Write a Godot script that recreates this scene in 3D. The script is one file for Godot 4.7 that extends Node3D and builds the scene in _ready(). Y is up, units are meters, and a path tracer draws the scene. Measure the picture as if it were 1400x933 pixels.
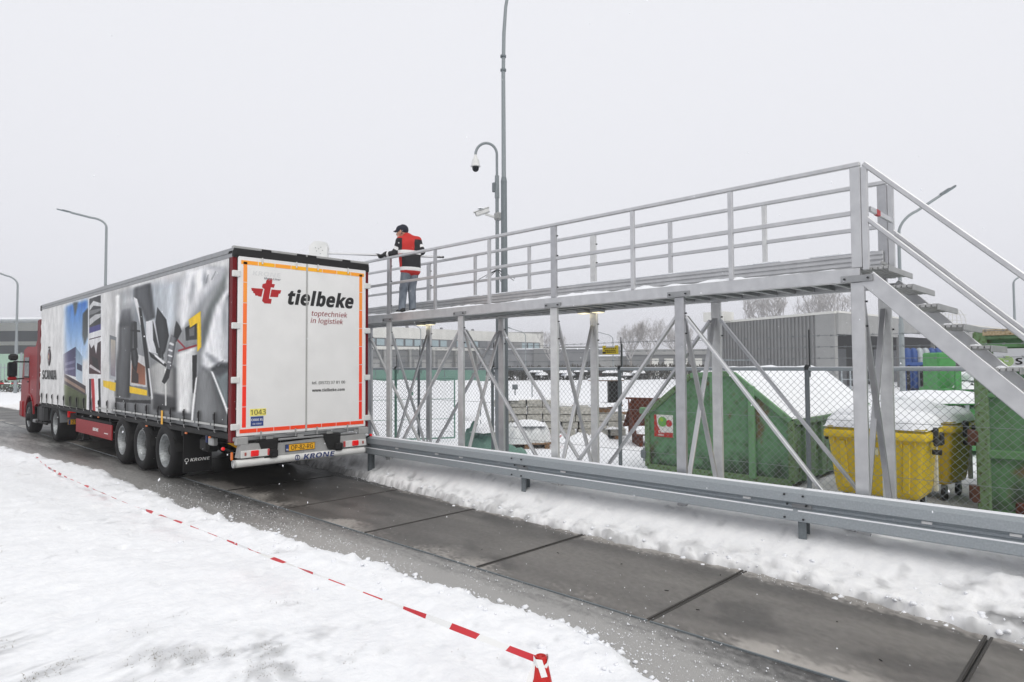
extends Node3D
# Snowy industrial yard: a curtain trailer beside an aluminium snow-clearing platform.
# x runs across the road (to the yard), y up, the road runs away along -z.

var rng := RandomNumberGenerator.new()
var nz := FastNoiseLite.new()
var nf := FastNoiseLite.new()
var taken := {}
var M := {}
var T := {}

# ---------------------------------------------------------------- naming
func numbered(called: String) -> String:
	if not taken.has(called):
		taken[called] = 0
		return called
	taken[called] += 1
	return "%s_%03d" % [called, taken[called]]

func tag(o: Node, label: String, category: String, group := "") -> Node:
	o.set_meta("label", label)
	o.set_meta("category", category)
	if group != "":
		o.set_meta("group", group)
	return o

func thing(called: String, label: String, category: String, at := Vector3.ZERO, turn := 0.0, group := "") -> Node3D:
	var o := Node3D.new()
	o.name = numbered(called)
	add_child(o)
	o.position = at
	o.rotation.y = turn
	tag(o, label, category, group)
	return o

func obj(called: String, st: SurfaceTool, m: Material, parent: Node = self) -> MeshInstance3D:
	st.generate_normals()
	var mesh := st.commit()
	return inst(called, mesh, m, parent)

func inst(called: String, mesh: Mesh, m: Material, parent: Node = self) -> MeshInstance3D:
	var o := MeshInstance3D.new()
	o.mesh = mesh
	o.material_override = m
	if parent == self:
		o.name = numbered(called)
		add_child(o)
	else:
		var n := 0
		var nm := called
		while parent.has_node(nm):
			n += 1
			nm = "%s_%03d" % [called, n]
		o.name = nm
		parent.add_child(o)
	return o

func struct(o: Node) -> Node:
	o.set_meta("kind", "structure")
	return o

func stuff(o: Node) -> Node:
	o.set_meta("kind", "stuff")
	return o

# ---------------------------------------------------------------- shapes
func new_st() -> SurfaceTool:
	var st := SurfaceTool.new()
	st.begin(Mesh.PRIMITIVE_TRIANGLES)
	st.set_smooth_group(-1)
	return st

func tri(st: SurfaceTool, a: Vector3, b: Vector3, c: Vector3) -> void:
	st.add_vertex(a)
	st.add_vertex(b)
	st.add_vertex(c)

func quad(st: SurfaceTool, a: Vector3, b: Vector3, c: Vector3, d: Vector3) -> void:
	tri(st, a, b, c)
	tri(st, a, c, d)

# a box with chamfered edges; c centre, s size, b axes
func box(st: SurfaceTool, c: Vector3, s: Vector3, cham := 0.0, b := Basis.IDENTITY) -> void:
	var h := s * 0.5
	var k := minf(cham, minf(h.x, minf(h.y, h.z)) * 0.9)
	var p := func(x: float, y: float, z: float) -> Vector3: return c + b * Vector3(x, y, z)
	if k <= 0.0:
		for ax in 3:
			for sg in [-1.0, 1.0]:
				var q := []
				for e in [[-1, -1], [1, -1], [1, 1], [-1, 1]]:
					var v := Vector3.ZERO
					v[ax] = h[ax] * sg
					v[(ax + 1) % 3] = h[(ax + 1) % 3] * e[0] * -sg
					v[(ax + 2) % 3] = h[(ax + 2) % 3] * e[1]
					q.append(c + b * v)
				quad(st, q[0], q[1], q[2], q[3])
		return
	# faces
	for ax in 3:
		var u := (ax + 1) % 3
		var w := (ax + 2) % 3
		for sg in [-1.0, 1.0]:
			var q := []
			for e in [[-1, -1], [1, -1], [1, 1], [-1, 1]]:
				var v := Vector3.ZERO
				v[ax] = h[ax] * sg
				v[u] = (h[u] - k) * e[0] * -sg
				v[w] = (h[w] - k) * e[1]
				q.append(c + b * v)
			quad(st, q[0], q[1], q[2], q[3])
		# edges along ax
		for su in [-1.0, 1.0]:
			for sw in [-1.0, 1.0]:
				var q := []
				for e in [[-1, 0], [1, 0], [1, 1], [-1, 1]]:
					var v := Vector3.ZERO
					v[ax] = (h[ax] - k) * e[0] * su * sw
					v[u] = (h[u] - (k if e[1] == 1 else 0.0)) * su
					v[w] = (h[w] - (0.0 if e[1] == 1 else k)) * sw
					q.append(c + b * v)
				quad(st, q[0], q[1], q[2], q[3])
	for sx in [-1.0, 1.0]:
		for sy in [-1.0, 1.0]:
			for sz in [-1.0, 1.0]:
				var a0: Vector3 = p.call(h.x * sx, (h.y - k) * sy, (h.z - k) * sz)
				var a1: Vector3 = p.call((h.x - k) * sx, h.y * sy, (h.z - k) * sz)
				var a2: Vector3 = p.call((h.x - k) * sx, (h.y - k) * sy, h.z * sz)
				if sx * sy * sz > 0:
					tri(st, a0, a2, a1)
				else:
					tri(st, a0, a1, a2)

func frame_of(a: Vector3, b: Vector3, up := Vector3.UP) -> Basis:
	var d := (b - a).normalized()
	if absf(d.dot(up)) > 0.98:
		up = Vector3(0, 0, 1) if absf(d.z) < 0.9 else Vector3(1, 0, 0)
	var x := d.cross(up).normalized()
	var y := x.cross(d)
	return Basis(x, y, -d)

# rectangular bar from a to b; w sideways, h along up
func bar(st: SurfaceTool, a: Vector3, b: Vector3, w: float, h: float, cham := 0.0, up := Vector3.UP) -> void:
	box(st, (a + b) * 0.5, Vector3(w, h, a.distance_to(b)), cham, frame_of(a, b, up))

func tube(st: SurfaceTool, pts: Array, rad: Array, sides := 8, cap := true) -> void:
	st.set_smooth_group(0)
	var rings := []
	var fr := frame_of(pts[0], pts[1])
	for i in pts.size():
		var d: Vector3
		if i == 0:
			d = pts[1] - pts[0]
		elif i == pts.size() - 1:
			d = pts[i] - pts[i - 1]
		else:
			d = (pts[i + 1] - pts[i]).normalized() + (pts[i] - pts[i - 1]).normalized()
		d = d.normalized()
		var x := fr.x - d * fr.x.dot(d)
		x = x.normalized()
		fr = Basis(x, x.cross(d) * -1.0, -d)
		var ring := []
		var r: float = rad[i] if i < rad.size() else rad[rad.size() - 1]
		for k in sides:
			var an := TAU * k / sides
			ring.append(pts[i] + (fr.x * cos(an) + fr.y * sin(an)) * r)
		rings.append(ring)
	for i in pts.size() - 1:
		for k in sides:
			var k2 := (k + 1) % sides
			quad(st, rings[i][k], rings[i + 1][k], rings[i + 1][k2], rings[i][k2])
	st.set_smooth_group(-1)
	if cap:
		for e in [0, pts.size() - 1]:
			for k in sides:
				tri(st, pts[e], rings[e][k], rings[e][(k + 1) % sides])

# profile of (radius, height) turned round the y axis of b at c
func lathe(st: SurfaceTool, prof: Array, sides := 24, c := Vector3.ZERO, b := Basis.IDENTITY, smooth := true) -> void:
	st.set_smooth_group(0 if smooth else -1)
	for i in prof.size() - 1:
		for k in sides:
			var a0 := TAU * k / sides
			var a1 := TAU * (k + 1) / sides
			var p: Vector2 = prof[i]
			var q: Vector2 = prof[i + 1]
			var v00 := c + b * Vector3(cos(a0) * p.x, p.y, sin(a0) * p.x)
			var v01 := c + b * Vector3(cos(a1) * p.x, p.y, sin(a1) * p.x)
			var v10 := c + b * Vector3(cos(a0) * q.x, q.y, sin(a0) * q.x)
			var v11 := c + b * Vector3(cos(a1) * q.x, q.y, sin(a1) * q.x)
			if p.x > 1e-5:
				tri(st, v00, v10, v01)
			if q.x > 1e-5:
				tri(st, v01, v10, v11)
	st.set_smooth_group(-1)

# polygon in (x, y) of the frame, from z = -d/2 to d/2
func prism(st: SurfaceTool, poly: Array, d: float, xf := Transform3D.IDENTITY) -> void:
	var pv := PackedVector2Array()
	for q in poly:
		pv.append(q)
	var ix := Geometry2D.triangulate_polygon(pv)
	for sg in [-1.0, 1.0]:
		for i in range(0, ix.size(), 3):
			var a := xf * Vector3(pv[ix[i]].x, pv[ix[i]].y, d * 0.5 * sg)
			var b := xf * Vector3(pv[ix[i + 1]].x, pv[ix[i + 1]].y, d * 0.5 * sg)
			var c := xf * Vector3(pv[ix[i + 2]].x, pv[ix[i + 2]].y, d * 0.5 * sg)
			if sg > 0:
				tri(st, a, c, b)
			else:
				tri(st, a, b, c)
	for i in pv.size():
		var p := pv[i]
		var q := pv[(i + 1) % pv.size()]
		quad(st, xf * Vector3(p.x, p.y, d * 0.5), xf * Vector3(q.x, q.y, d * 0.5), xf * Vector3(q.x, q.y, -d * 0.5), xf * Vector3(p.x, p.y, -d * 0.5))

# flat polygon in (z, y), extruded along x from x0 to x1
func prism_x(st: SurfaceTool, zy: Array, x0: float, x1: float) -> void:
	prism(st, zy, x1 - x0, Transform3D(Basis(Vector3(0, 0, 1), Vector3(0, 1, 0), Vector3(-1, 0, 0)), Vector3((x0 + x1) * 0.5, 0, 0)))

func one(called: String, a: Vector3, s: Vector3, m: Material, parent: Node = self, cham := 0.004) -> MeshInstance3D:
	var st := new_st()
	box(st, a, s, cham)
	return obj(called, st, m, parent)

func one_bar(called: String, a: Vector3, b: Vector3, w: float, h: float, m: Material, parent: Node = self, cham := 0.004, up := Vector3.UP) -> MeshInstance3D:
	var st := new_st()
	bar(st, a, b, w, h, cham, up)
	return obj(called, st, m, parent)

func one_tube(called: String, pts: Array, rad: Array, m: Material, parent: Node = self, sides := 10) -> MeshInstance3D:
	var st := new_st()
	tube(st, pts, rad, sides)
	return obj(called, st, m, parent)

# height field: xs, zs coordinates, f(x, z) -> height, c(x, z, y) -> Color
func field(xs: Array, zs: Array, f: Callable, c = null) -> SurfaceTool:
	var st := new_st()
	st.set_smooth_group(0)
	var nx := xs.size()
	for z in zs:
		for x in xs:
			var y: float = f.call(x, z)
			if c != null:
				st.set_color(c.call(x, z, y))
			st.add_vertex(Vector3(x, y, z))
	for j in zs.size() - 1:
		for i in nx - 1:
			var a := j * nx + i
			for k in [a, a + 1, a + nx, a + 1, a + nx + 1, a + nx]:
				st.add_index(k)
	return st

func steps(from: float, to: float, step: float) -> Array:
	var out := []
	var n := maxi(1, int(round(absf(to - from) / step)))
	for i in n + 1:
		out.append(lerpf(from, to, float(i) / n))
	return out

func text(called: String, s: String, at: Vector3, cap_h: float, m: Material, parent: Node, turn := 0.0, bold := true, slant := 0.0, stretch := 1.0, serif := false, fat := 0.0) -> MeshInstance3D:
	var f := SystemFont.new()
	f.font_names = PackedStringArray(["Droid Serif" if serif else "Droid Sans"])
	f.font_weight = 700 if bold else 400
	var t := TextMesh.new()
	t.text = s
	t.font = f
	if fat > 0.0:
		var v := FontVariation.new()
		v.base_font = f
		v.variation_embolden = fat
		t.font = v
	t.font_size = 64
	t.pixel_size = cap_h / (64.0 * 0.715)
	t.depth = 0.004
	t.curve_step = 1.0
	var o := inst(called, t, m, parent)
	var b := Basis(Vector3.UP, turn) * Basis(Vector3(stretch, 0, 0), Vector3(slant, 1, 0), Vector3(0, 0, 1))
	o.transform = Transform3D(b, at)
	return o

func smooth(a: float, b: float, x: float) -> float:
	return smoothstep(a, b, x)

# ---------------------------------------------------------------- materials
func ramp(a: String, b: String, stops := []) -> Gradient:
	var g := Gradient.new()
	g.set_color(0, Color(a))
	g.set_color(1, Color(b))
	for s in stops:
		g.add_point(s[0], Color(s[1]))
	return g

func noise_tex(freq: float, oct: int, sd: int, g: Gradient = null, size := 512, kind := FastNoiseLite.TYPE_SIMPLEX_SMOOTH) -> NoiseTexture2D:
	var n := FastNoiseLite.new()
	n.noise_type = kind
	n.frequency = freq
	n.fractal_octaves = oct
	n.seed = sd
	var t := NoiseTexture2D.new()
	t.width = size
	t.height = size
	t.seamless = true
	t.noise = n
	if g:
		t.color_ramp = g
	return t

func mat(hex: String, rough := 0.7, metal := 0.0) -> StandardMaterial3D:
	var m := StandardMaterial3D.new()
	m.albedo_color = Color(hex)
	m.roughness = rough
	m.metallic = metal
	return m

func worn(hex: String, tex: Texture2D, scale: float, rough := 0.7, metal := 0.0, bump: Texture2D = null, cm := 0.2) -> StandardMaterial3D:
	var m := mat(hex, rough, metal)
	m.uv1_triplanar = true
	m.uv1_world_triplanar = true
	m.uv1_scale = Vector3.ONE * scale
	m.albedo_texture = tex
	if bump:
		m.heightmap_enabled = true
		m.heightmap_texture = bump
		m.heightmap_scale = cm
	return m

func make_materials() -> void:
	T.speck = noise_tex(0.12, 3, 4, ramp("cacaca", "ffffff"))
	T.grain = noise_tex(0.3, 2, 9)
	T.cloudy = noise_tex(0.012, 4, 7, ramp("ececec", "ffffff"))
	T.white = noise_tex(0.01, 3, 17, ramp("f6f6f6", "ffffff"))
	T.lumps = noise_tex(0.03, 5, 21)
	T.snow = noise_tex(0.02, 5, 31, ramp("f3f4f6", "ffffff"))
	T.dirt = noise_tex(0.02, 5, 41, ramp("a8a8a4", "ffffff", [[0.42, "e2e2de"], [0.6, "ffffff"]]))
	T.slab = noise_tex(0.35, 3, 43, ramp("b4b2ae", "ffffff"))
	T.rust = noise_tex(0.011, 6, 51, ramp("7a5232", "ffffff", [[0.14, "a08258"], [0.24, "d8d0be"], [0.36, "e9e8e0"], [0.6, "ffffff"]]), 1024)
	T.grime = noise_tex(0.012, 5, 57, ramp("c8c4b4", "ffffff", [[0.3, "e8e8e0"], [0.55, "ffffff"]]))
	T.rusty = noise_tex(0.02, 6, 52, ramp("5a4434", "e8d8cc", [[0.45, "a08a78"]]), 512)
	T.galv = noise_tex(0.06, 3, 61, ramp("e0e2e4", "ffffff"), 512, FastNoiseLite.TYPE_CELLULAR)
	T.brush = noise_tex(0.008, 3, 71, ramp("ebebec", "ffffff"))
	T.asphalt = noise_tex(0.25, 3, 81, ramp("6a6a6a", "ffffff", [[0.5, "b4b4b4"]]))

	M.snow = worn("f7f9fd", T.snow, 0.7, 0.9, 0.0, T.lumps, 0.8)
	M.snow.vertex_color_use_as_albedo = true
	M.snow_cap = worn("f7f9fd", T.snow, 0.9, 0.9, 0.0, T.lumps, 0.6)
	M.road = worn("ffffff", T.asphalt, 1.3, 0.4, 0.0, T.grain, 0.2)
	M.road.vertex_color_use_as_albedo = true
	M.slab = worn("ffffff", T.slab, 0.9, 0.42, 0.0, T.grain, 0.10)
	M.slab.vertex_color_use_as_albedo = true
	M.slab_edge = worn("4a4744", T.speck, 1.5, 0.5, 0.3)
	M.alu = worn("d0d1d3", T.brush, 1.1, 0.36, 0.6)
	M.alu_bright = worn("dcdddd", T.brush, 1.4, 0.42, 0.4)
	M.alu_dull = worn("bcbdc0", T.brush, 1.3, 0.34, 0.65)
	M.alu_dark = worn("a6a8aa", T.brush, 1.3, 0.5, 0.6)
	M.alu_ribbed = worn("b4b5b5", T.brush, 0.9, 0.5, 0.5)
	M.galv = worn("b2b9be", T.galv, 1.6, 0.5, 0.35)
	M.galv_pole = worn("9aa1a4", T.galv, 1.2, 0.6, 0.25)
	M.galv_dark = worn("82898d", T.galv, 1.2, 0.6, 0.25)
	M.wire = mat("8d9296", 0.5, 0.3)
	M.bolt = mat("3c3e40", 0.5, 0.6)
	M.black = worn("131314", T.speck, 1.0, 0.6)
	M.rubber = worn("19191b", T.speck, 2.0, 0.85)
	M.chassis = worn("0f0f10", T.dirt, 0.8, 0.7)
	M.red_dark = worn("6e141a", T.cloudy, 0.8, 0.45)
	M.red_dark.metallic_specular = 0.3
	M.red = worn("9c1820", T.cloudy, 0.8, 0.4)
	M.red.metallic_specular = 0.3
	M.red_cab = worn("920e18", T.cloudy, 0.7, 0.4)
	M.red_cab.metallic_specular = 0.3
	M.white_door = worn("efefef", T.white, 0.35, 0.35)
	M.white_paint = worn("e4e5e4", T.cloudy, 0.8, 0.4)
	M.grey_steel = worn("b0b1b1", T.cloudy, 0.9, 0.45, 0.2)
	M.rim = worn("a9adb1", T.dirt, 1.6, 0.42, 0.4)
	M.disc = worn("6c7074", T.dirt, 1.6, 0.5, 0.2)
	M.ink = mat("1c1c1e", 0.5)
	M.ink_red = mat("b01f24", 0.5)
	M.ink_wine = mat("8c2430", 0.5)
	M.ink_blue = mat("24356e", 0.5)
	M.ink_white = mat("f0f0f0", 0.5)
	M.ink_grey = mat("b9bcc0", 0.5)
	M.plate_yellow = mat("f0b21c", 0.45)
	M.yellow_note = mat("f6ea7c", 0.5)
	M.sticker_blue = mat("2c4687", 0.5)
	M.lens_red = mat("e01218", 0.2)
	M.lens_red.emission_enabled = true
	M.lens_red.emission = Color("ff1a1e")
	M.lens_red.emission_energy_multiplier = 0.12
	M.lens_orange = mat("e0742a", 0.3)
	M.glass = mat("1c2226", 0.12, 0.0)
	M.glass.metallic_specular = 0.35
	M.pane = mat("9fb0b6", 0.1, 0.1)
	M.green_skip = worn("719d73", T.grime, 0.45, 0.5)
	M.steel_stained = worn("ffffff", T.grime, 0.8, 0.5)
	M.steel_stained.vertex_color_use_as_albedo = true
	M.green_rust = worn("6d8a62", T.rust, 1.2, 0.7)
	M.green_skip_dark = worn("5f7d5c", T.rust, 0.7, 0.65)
	M.green_tall = worn("5f8a5c", T.grime, 0.42, 0.6)
	for m in [M.green_skip, M.green_skip_dark, M.green_tall]:
		m.uv1_scale = Vector3(0.75, 0.28, 0.75)
	M.green_bright = worn("4a9450", T.grime, 0.8, 0.5)
	M.rust = worn("86503a", T.rusty, 1.0, 0.85)
	M.bin_yellow = worn("e8c826", T.cloudy, 0.6, 0.45)
	M.bin_yellow_dark = worn("b8a324", T.cloudy, 0.6, 0.5)
	M.wood = worn("8a6a4c", T.dirt, 1.4, 0.8)
	M.wood_pale = worn("a58d63", T.dirt, 1.4, 0.8)
	M.block = worn("c0beb8", T.dirt, 1.2, 0.9)
	M.plastic_film = worn("dfe2e4", T.cloudy, 1.5, 0.35)
	M.clad = worn("868788", T.cloudy, 0.15, 0.6)
	M.clad_pale = worn("9c9d9d", T.cloudy, 0.15, 0.6)
	M.recess = worn("4a4b4d", T.cloudy, 0.2, 0.8)
	M.office = worn("dcdcd8", T.cloudy, 0.1, 0.8)
	M.office_band = worn("84868a", T.cloudy, 0.1, 0.8)
	M.office_low = worn("7e8082", T.cloudy, 0.1, 0.8)
	M.window_frame = mat("6d7074", 0.6)
	M.blue_steel = worn("33528f", T.cloudy, 0.7, 0.5)
	M.bark = worn("a5a19e", T.speck, 1.0, 0.9)
	M.twig = worn("d2d0d0", T.speck, 1.0, 0.9)
	M.hedge = worn("5a5954", T.dirt, 0.6, 0.95)
	M.screen_green = worn("6f9488", T.cloudy, 0.5, 0.8)
	M.screen_pale = worn("a9c6b4", T.cloudy, 0.3, 0.8)
	M.tape_red = mat("c8202c", 0.4)
	M.tape_white = mat("eceded", 0.4)
	M.cone_red = worn("c81e1a", T.cloudy, 2.0, 0.35)
	M.beacon = mat("fff2c8", 0.4)
	M.beacon.emission_enabled = true
	M.beacon.emission = Color("fff0c0")
	M.beacon.emission_energy_multiplier = 0.7
	M.tinted = mat("cfd4d6", 0.35)
	M.bin_black = mat("222325", 0.55)

# ---------------------------------------------------------------- ground heights
func pick(tab: Array, z: float) -> float:   # table of [z, x], z rising
	if z <= tab[0][0]:
		return tab[0][1]
	for i in tab.size() - 1:
		if z <= tab[i + 1][0]:
			return lerpf(tab[i][1], tab[i + 1][1], (z - tab[i][0]) / (tab[i + 1][0] - tab[i][0]))
	return tab[tab.size() - 1][1]

var left_edge := [[-46.0, -12.0], [-36.0, -4.0], [-28.0, 1.4], [-21.6, 3.1], [-18.0, 3.42], [-15.0, 3.78], [-10.6, 3.68], [-7.4, 3.9], [-5.3, 4.0], [-4.0, 4.10], [-3.3, 4.14], [-2.9, 4.06], [-2.4, 3.86], [-1.6, 3.6], [6.0, 3.5]]
var right_edge := [[-46.0, 6.2], [-26.0, 7.0], [-12.0, 7.0], [-10.4, 6.88], [-7.1, 6.5], [-5.0, 6.42], [-2.9, 6.36], [-1.6, 6.26], [-1.0, 6.12], [0.2, 6.0], [6.0, 6.0]]

func left_snow(x: float, z: float) -> float:
	var e := pick(left_edge, z) + 0.14 * nz.get_noise_2d(x * 30.0, z * 80.0) + 0.07 * nz.get_noise_2d(x * 200.0, z * 360.0) + 0.05 * nf.get_noise_2d(x * 500.0, z * 900.0)
	var t := e - x
	if t < 0.0:
		return -0.03 + t * 0.05
	var h := 0.11 * smooth(0.0, 0.28, t) + 0.03 * smooth(0.2, 2.0, t) - 0.03
	var near := smooth(0.05, 0.3, t)
	h += near * (0.05 * nz.get_noise_2d(x * 40.0, z * 40.0) + 0.03 * nz.get_noise_2d(x * 150.0 + 50.0, z * 150.0) + 0.010 * nf.get_noise_2d(x * 420.0, z * 420.0))
	# ploughed lumps along the edge
	var ridge := smooth(0.02, 0.15, t) * (1.0 - smooth(0.35, 0.9, t))
	h += ridge * (0.035 + 0.07 * maxf(0.0, nz.get_noise_2d(x * 260.0, z * 260.0 + 90.0)))
	# footprints
	var f := nz.get_noise_2d(x * 330.0 + 900.0, z * 210.0 + 30.0)
	h -= 0.05 * smooth(0.42, 0.62, f) * smooth(0.4, 0.9, t) * smooth(-0.1, 0.3, nz.get_noise_2d(x * 25.0, z * 25.0 + 400.0))
	return h

func right_snow(x: float, z: float) -> float:
	var e := pick(right_edge, z) + 0.06 * nz.get_noise_2d(x * 30.0, z * 120.0) + 0.06 * nz.get_noise_2d(x * 200.0, z * 380.0) + 0.04 * nf.get_noise_2d(x * 500.0, z * 900.0)
	var t := x - e
	if t < 0.0:
		return -0.03 + t * 0.05
	var top := lerpf(0.45, 0.40, smooth(-8.5, -5.0, z))
	if z < -11.0:
		top = lerpf(0.45, 0.14, smooth(-11.0, -22.0, z))
	var ramp_w := maxf(0.3, 7.42 - e)
	var h := top * (0.16 * smooth(0.0, 0.09, t) + 0.50 * clampf(t / ramp_w, 0.0, 1.0) + 0.34 * smooth(0.2, ramp_w, t)) - 0.02
	h -= 0.17 * smooth(1.0, 0.1, Vector2((x - 7.8) / 0.8, (z + 1.86) / 0.30).length() + 0.5 * nz.get_noise_2d(x * 160.0, z * 160.0))
	h -= (h - 0.03) * smooth(7.55, 8.7, x) * 0.6
	var near := smooth(0.03, 0.25, t)
	h += near * (0.035 * nz.get_noise_2d(x * 45.0, z * 45.0 + 300.0) + 0.022 * nz.get_noise_2d(x * 150.0 + 80.0, z * 150.0) + 0.010 * nf.get_noise_2d(x * 480.0, z * 480.0))
	var ridge := smooth(0.0, 0.08, t) * (1.0 - smooth(0.2, 0.5, t))
	h += ridge * 0.06 * maxf(0.0, nz.get_noise_2d(x * 300.0, z * 300.0 + 70.0))
	# trodden, lumpy snow near the end of the stair
	var d := Vector2(x - 6.75, z + 0.35).length()
	h += smooth(1.3, 0.3, d) * (0.07 * nz.get_noise_2d(x * 260.0, z * 260.0 + 11.0) + 0.03 * nf.get_noise_2d(x * 700.0, z * 700.0))
	return h

func yard_height(x: float, z: float) -> float:
	var d := x * 0.719 - z * 0.695
	var h := 0.01 + 0.02 * nz.get_noise_2d(x * 12.0, z * 12.0) + 0.62 * smooth(30.0, 58.0, d) * smooth(12.0, 26.0, x)
	h += 0.25 * smooth(0.1, 0.7, nz.get_noise_2d(x * 3.5, z * 3.5 + 77.0)) * smooth(13.0, 22.0, x)
	return h

# ---------------------------------------------------------------- ready
func _ready() -> void:
	rng.seed = 20240117
	nz.seed = 5
	nz.frequency = 0.01
	nz.fractal_octaves = 3
	nf.seed = 11
	nf.frequency = 0.01

	# camera
	var cam := Camera3D.new()
	cam.name = "camera"
	cam.fov = 54.77
	cam.near = 0.05
	cam.far = 1500.0
	var fw := Vector3(0.7186, 0.0365, -0.6945)
	var rt := Vector3(0.6950, -0.0055, 0.7190).normalized()
	fw = fw.normalized()
	rt = (rt - fw * rt.dot(fw)).normalized()
	cam.transform = Transform3D(Basis(rt, rt.cross(fw), -fw), Vector3(0, 2.073, 0))
	add_child(cam)
	cam.current = true

	# sky, sun, exposure
	var env := Environment.new()
	var sky := Sky.new()
	var sm := ProceduralSkyMaterial.new()
	sm.sky_top_color = Color("dcdde2")
	sm.sky_horizon_color = Color("d2d3da")
	sm.sky_curve = 0.12
	sm.ground_bottom_color = Color("c6c7cc")
	sm.ground_horizon_color = Color("d0d1d8")
	sm.ground_curve = 0.1
	sm.sun_angle_max = 1.0
	sm.sun_curve = 0.05
	sky.sky_material = sm
	env.background_mode = Environment.BG_SKY
	env.sky = sky
	env.background_energy_multiplier = 1.0
	env.tonemap_mode = Environment.TONE_MAPPER_LINEAR
	env.tonemap_exposure = 1.23
	env.sdfgi_enabled = true
	env.ssao_enabled = true
	env.ssil_enabled = true
	env.fog_enabled = true
	env.fog_density = 0.0018
	env.fog_light_color = Color("f2f3f8")
	var we := WorldEnvironment.new()
	we.name = "world_environment"
	we.environment = env
	add_child(we)
	var sun := DirectionalLight3D.new()
	sun.name = "sun"
	sun.light_energy = 0.46
	sun.light_angular_distance = 60.0
	sun.light_color = Color("fffdfa")
	sun.shadow_enabled = true
	sun.rotation_degrees = Vector3(-50, -22, 0)
	add_child(sun)

	make_materials()
	build_ground()
	build_far()
	build_fence()
	build_platform()
	build_guardrail()
	build_trailer()
	build_tractor()
	build_yard()
	build_poles()
	build_person()
	build_small()

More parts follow.
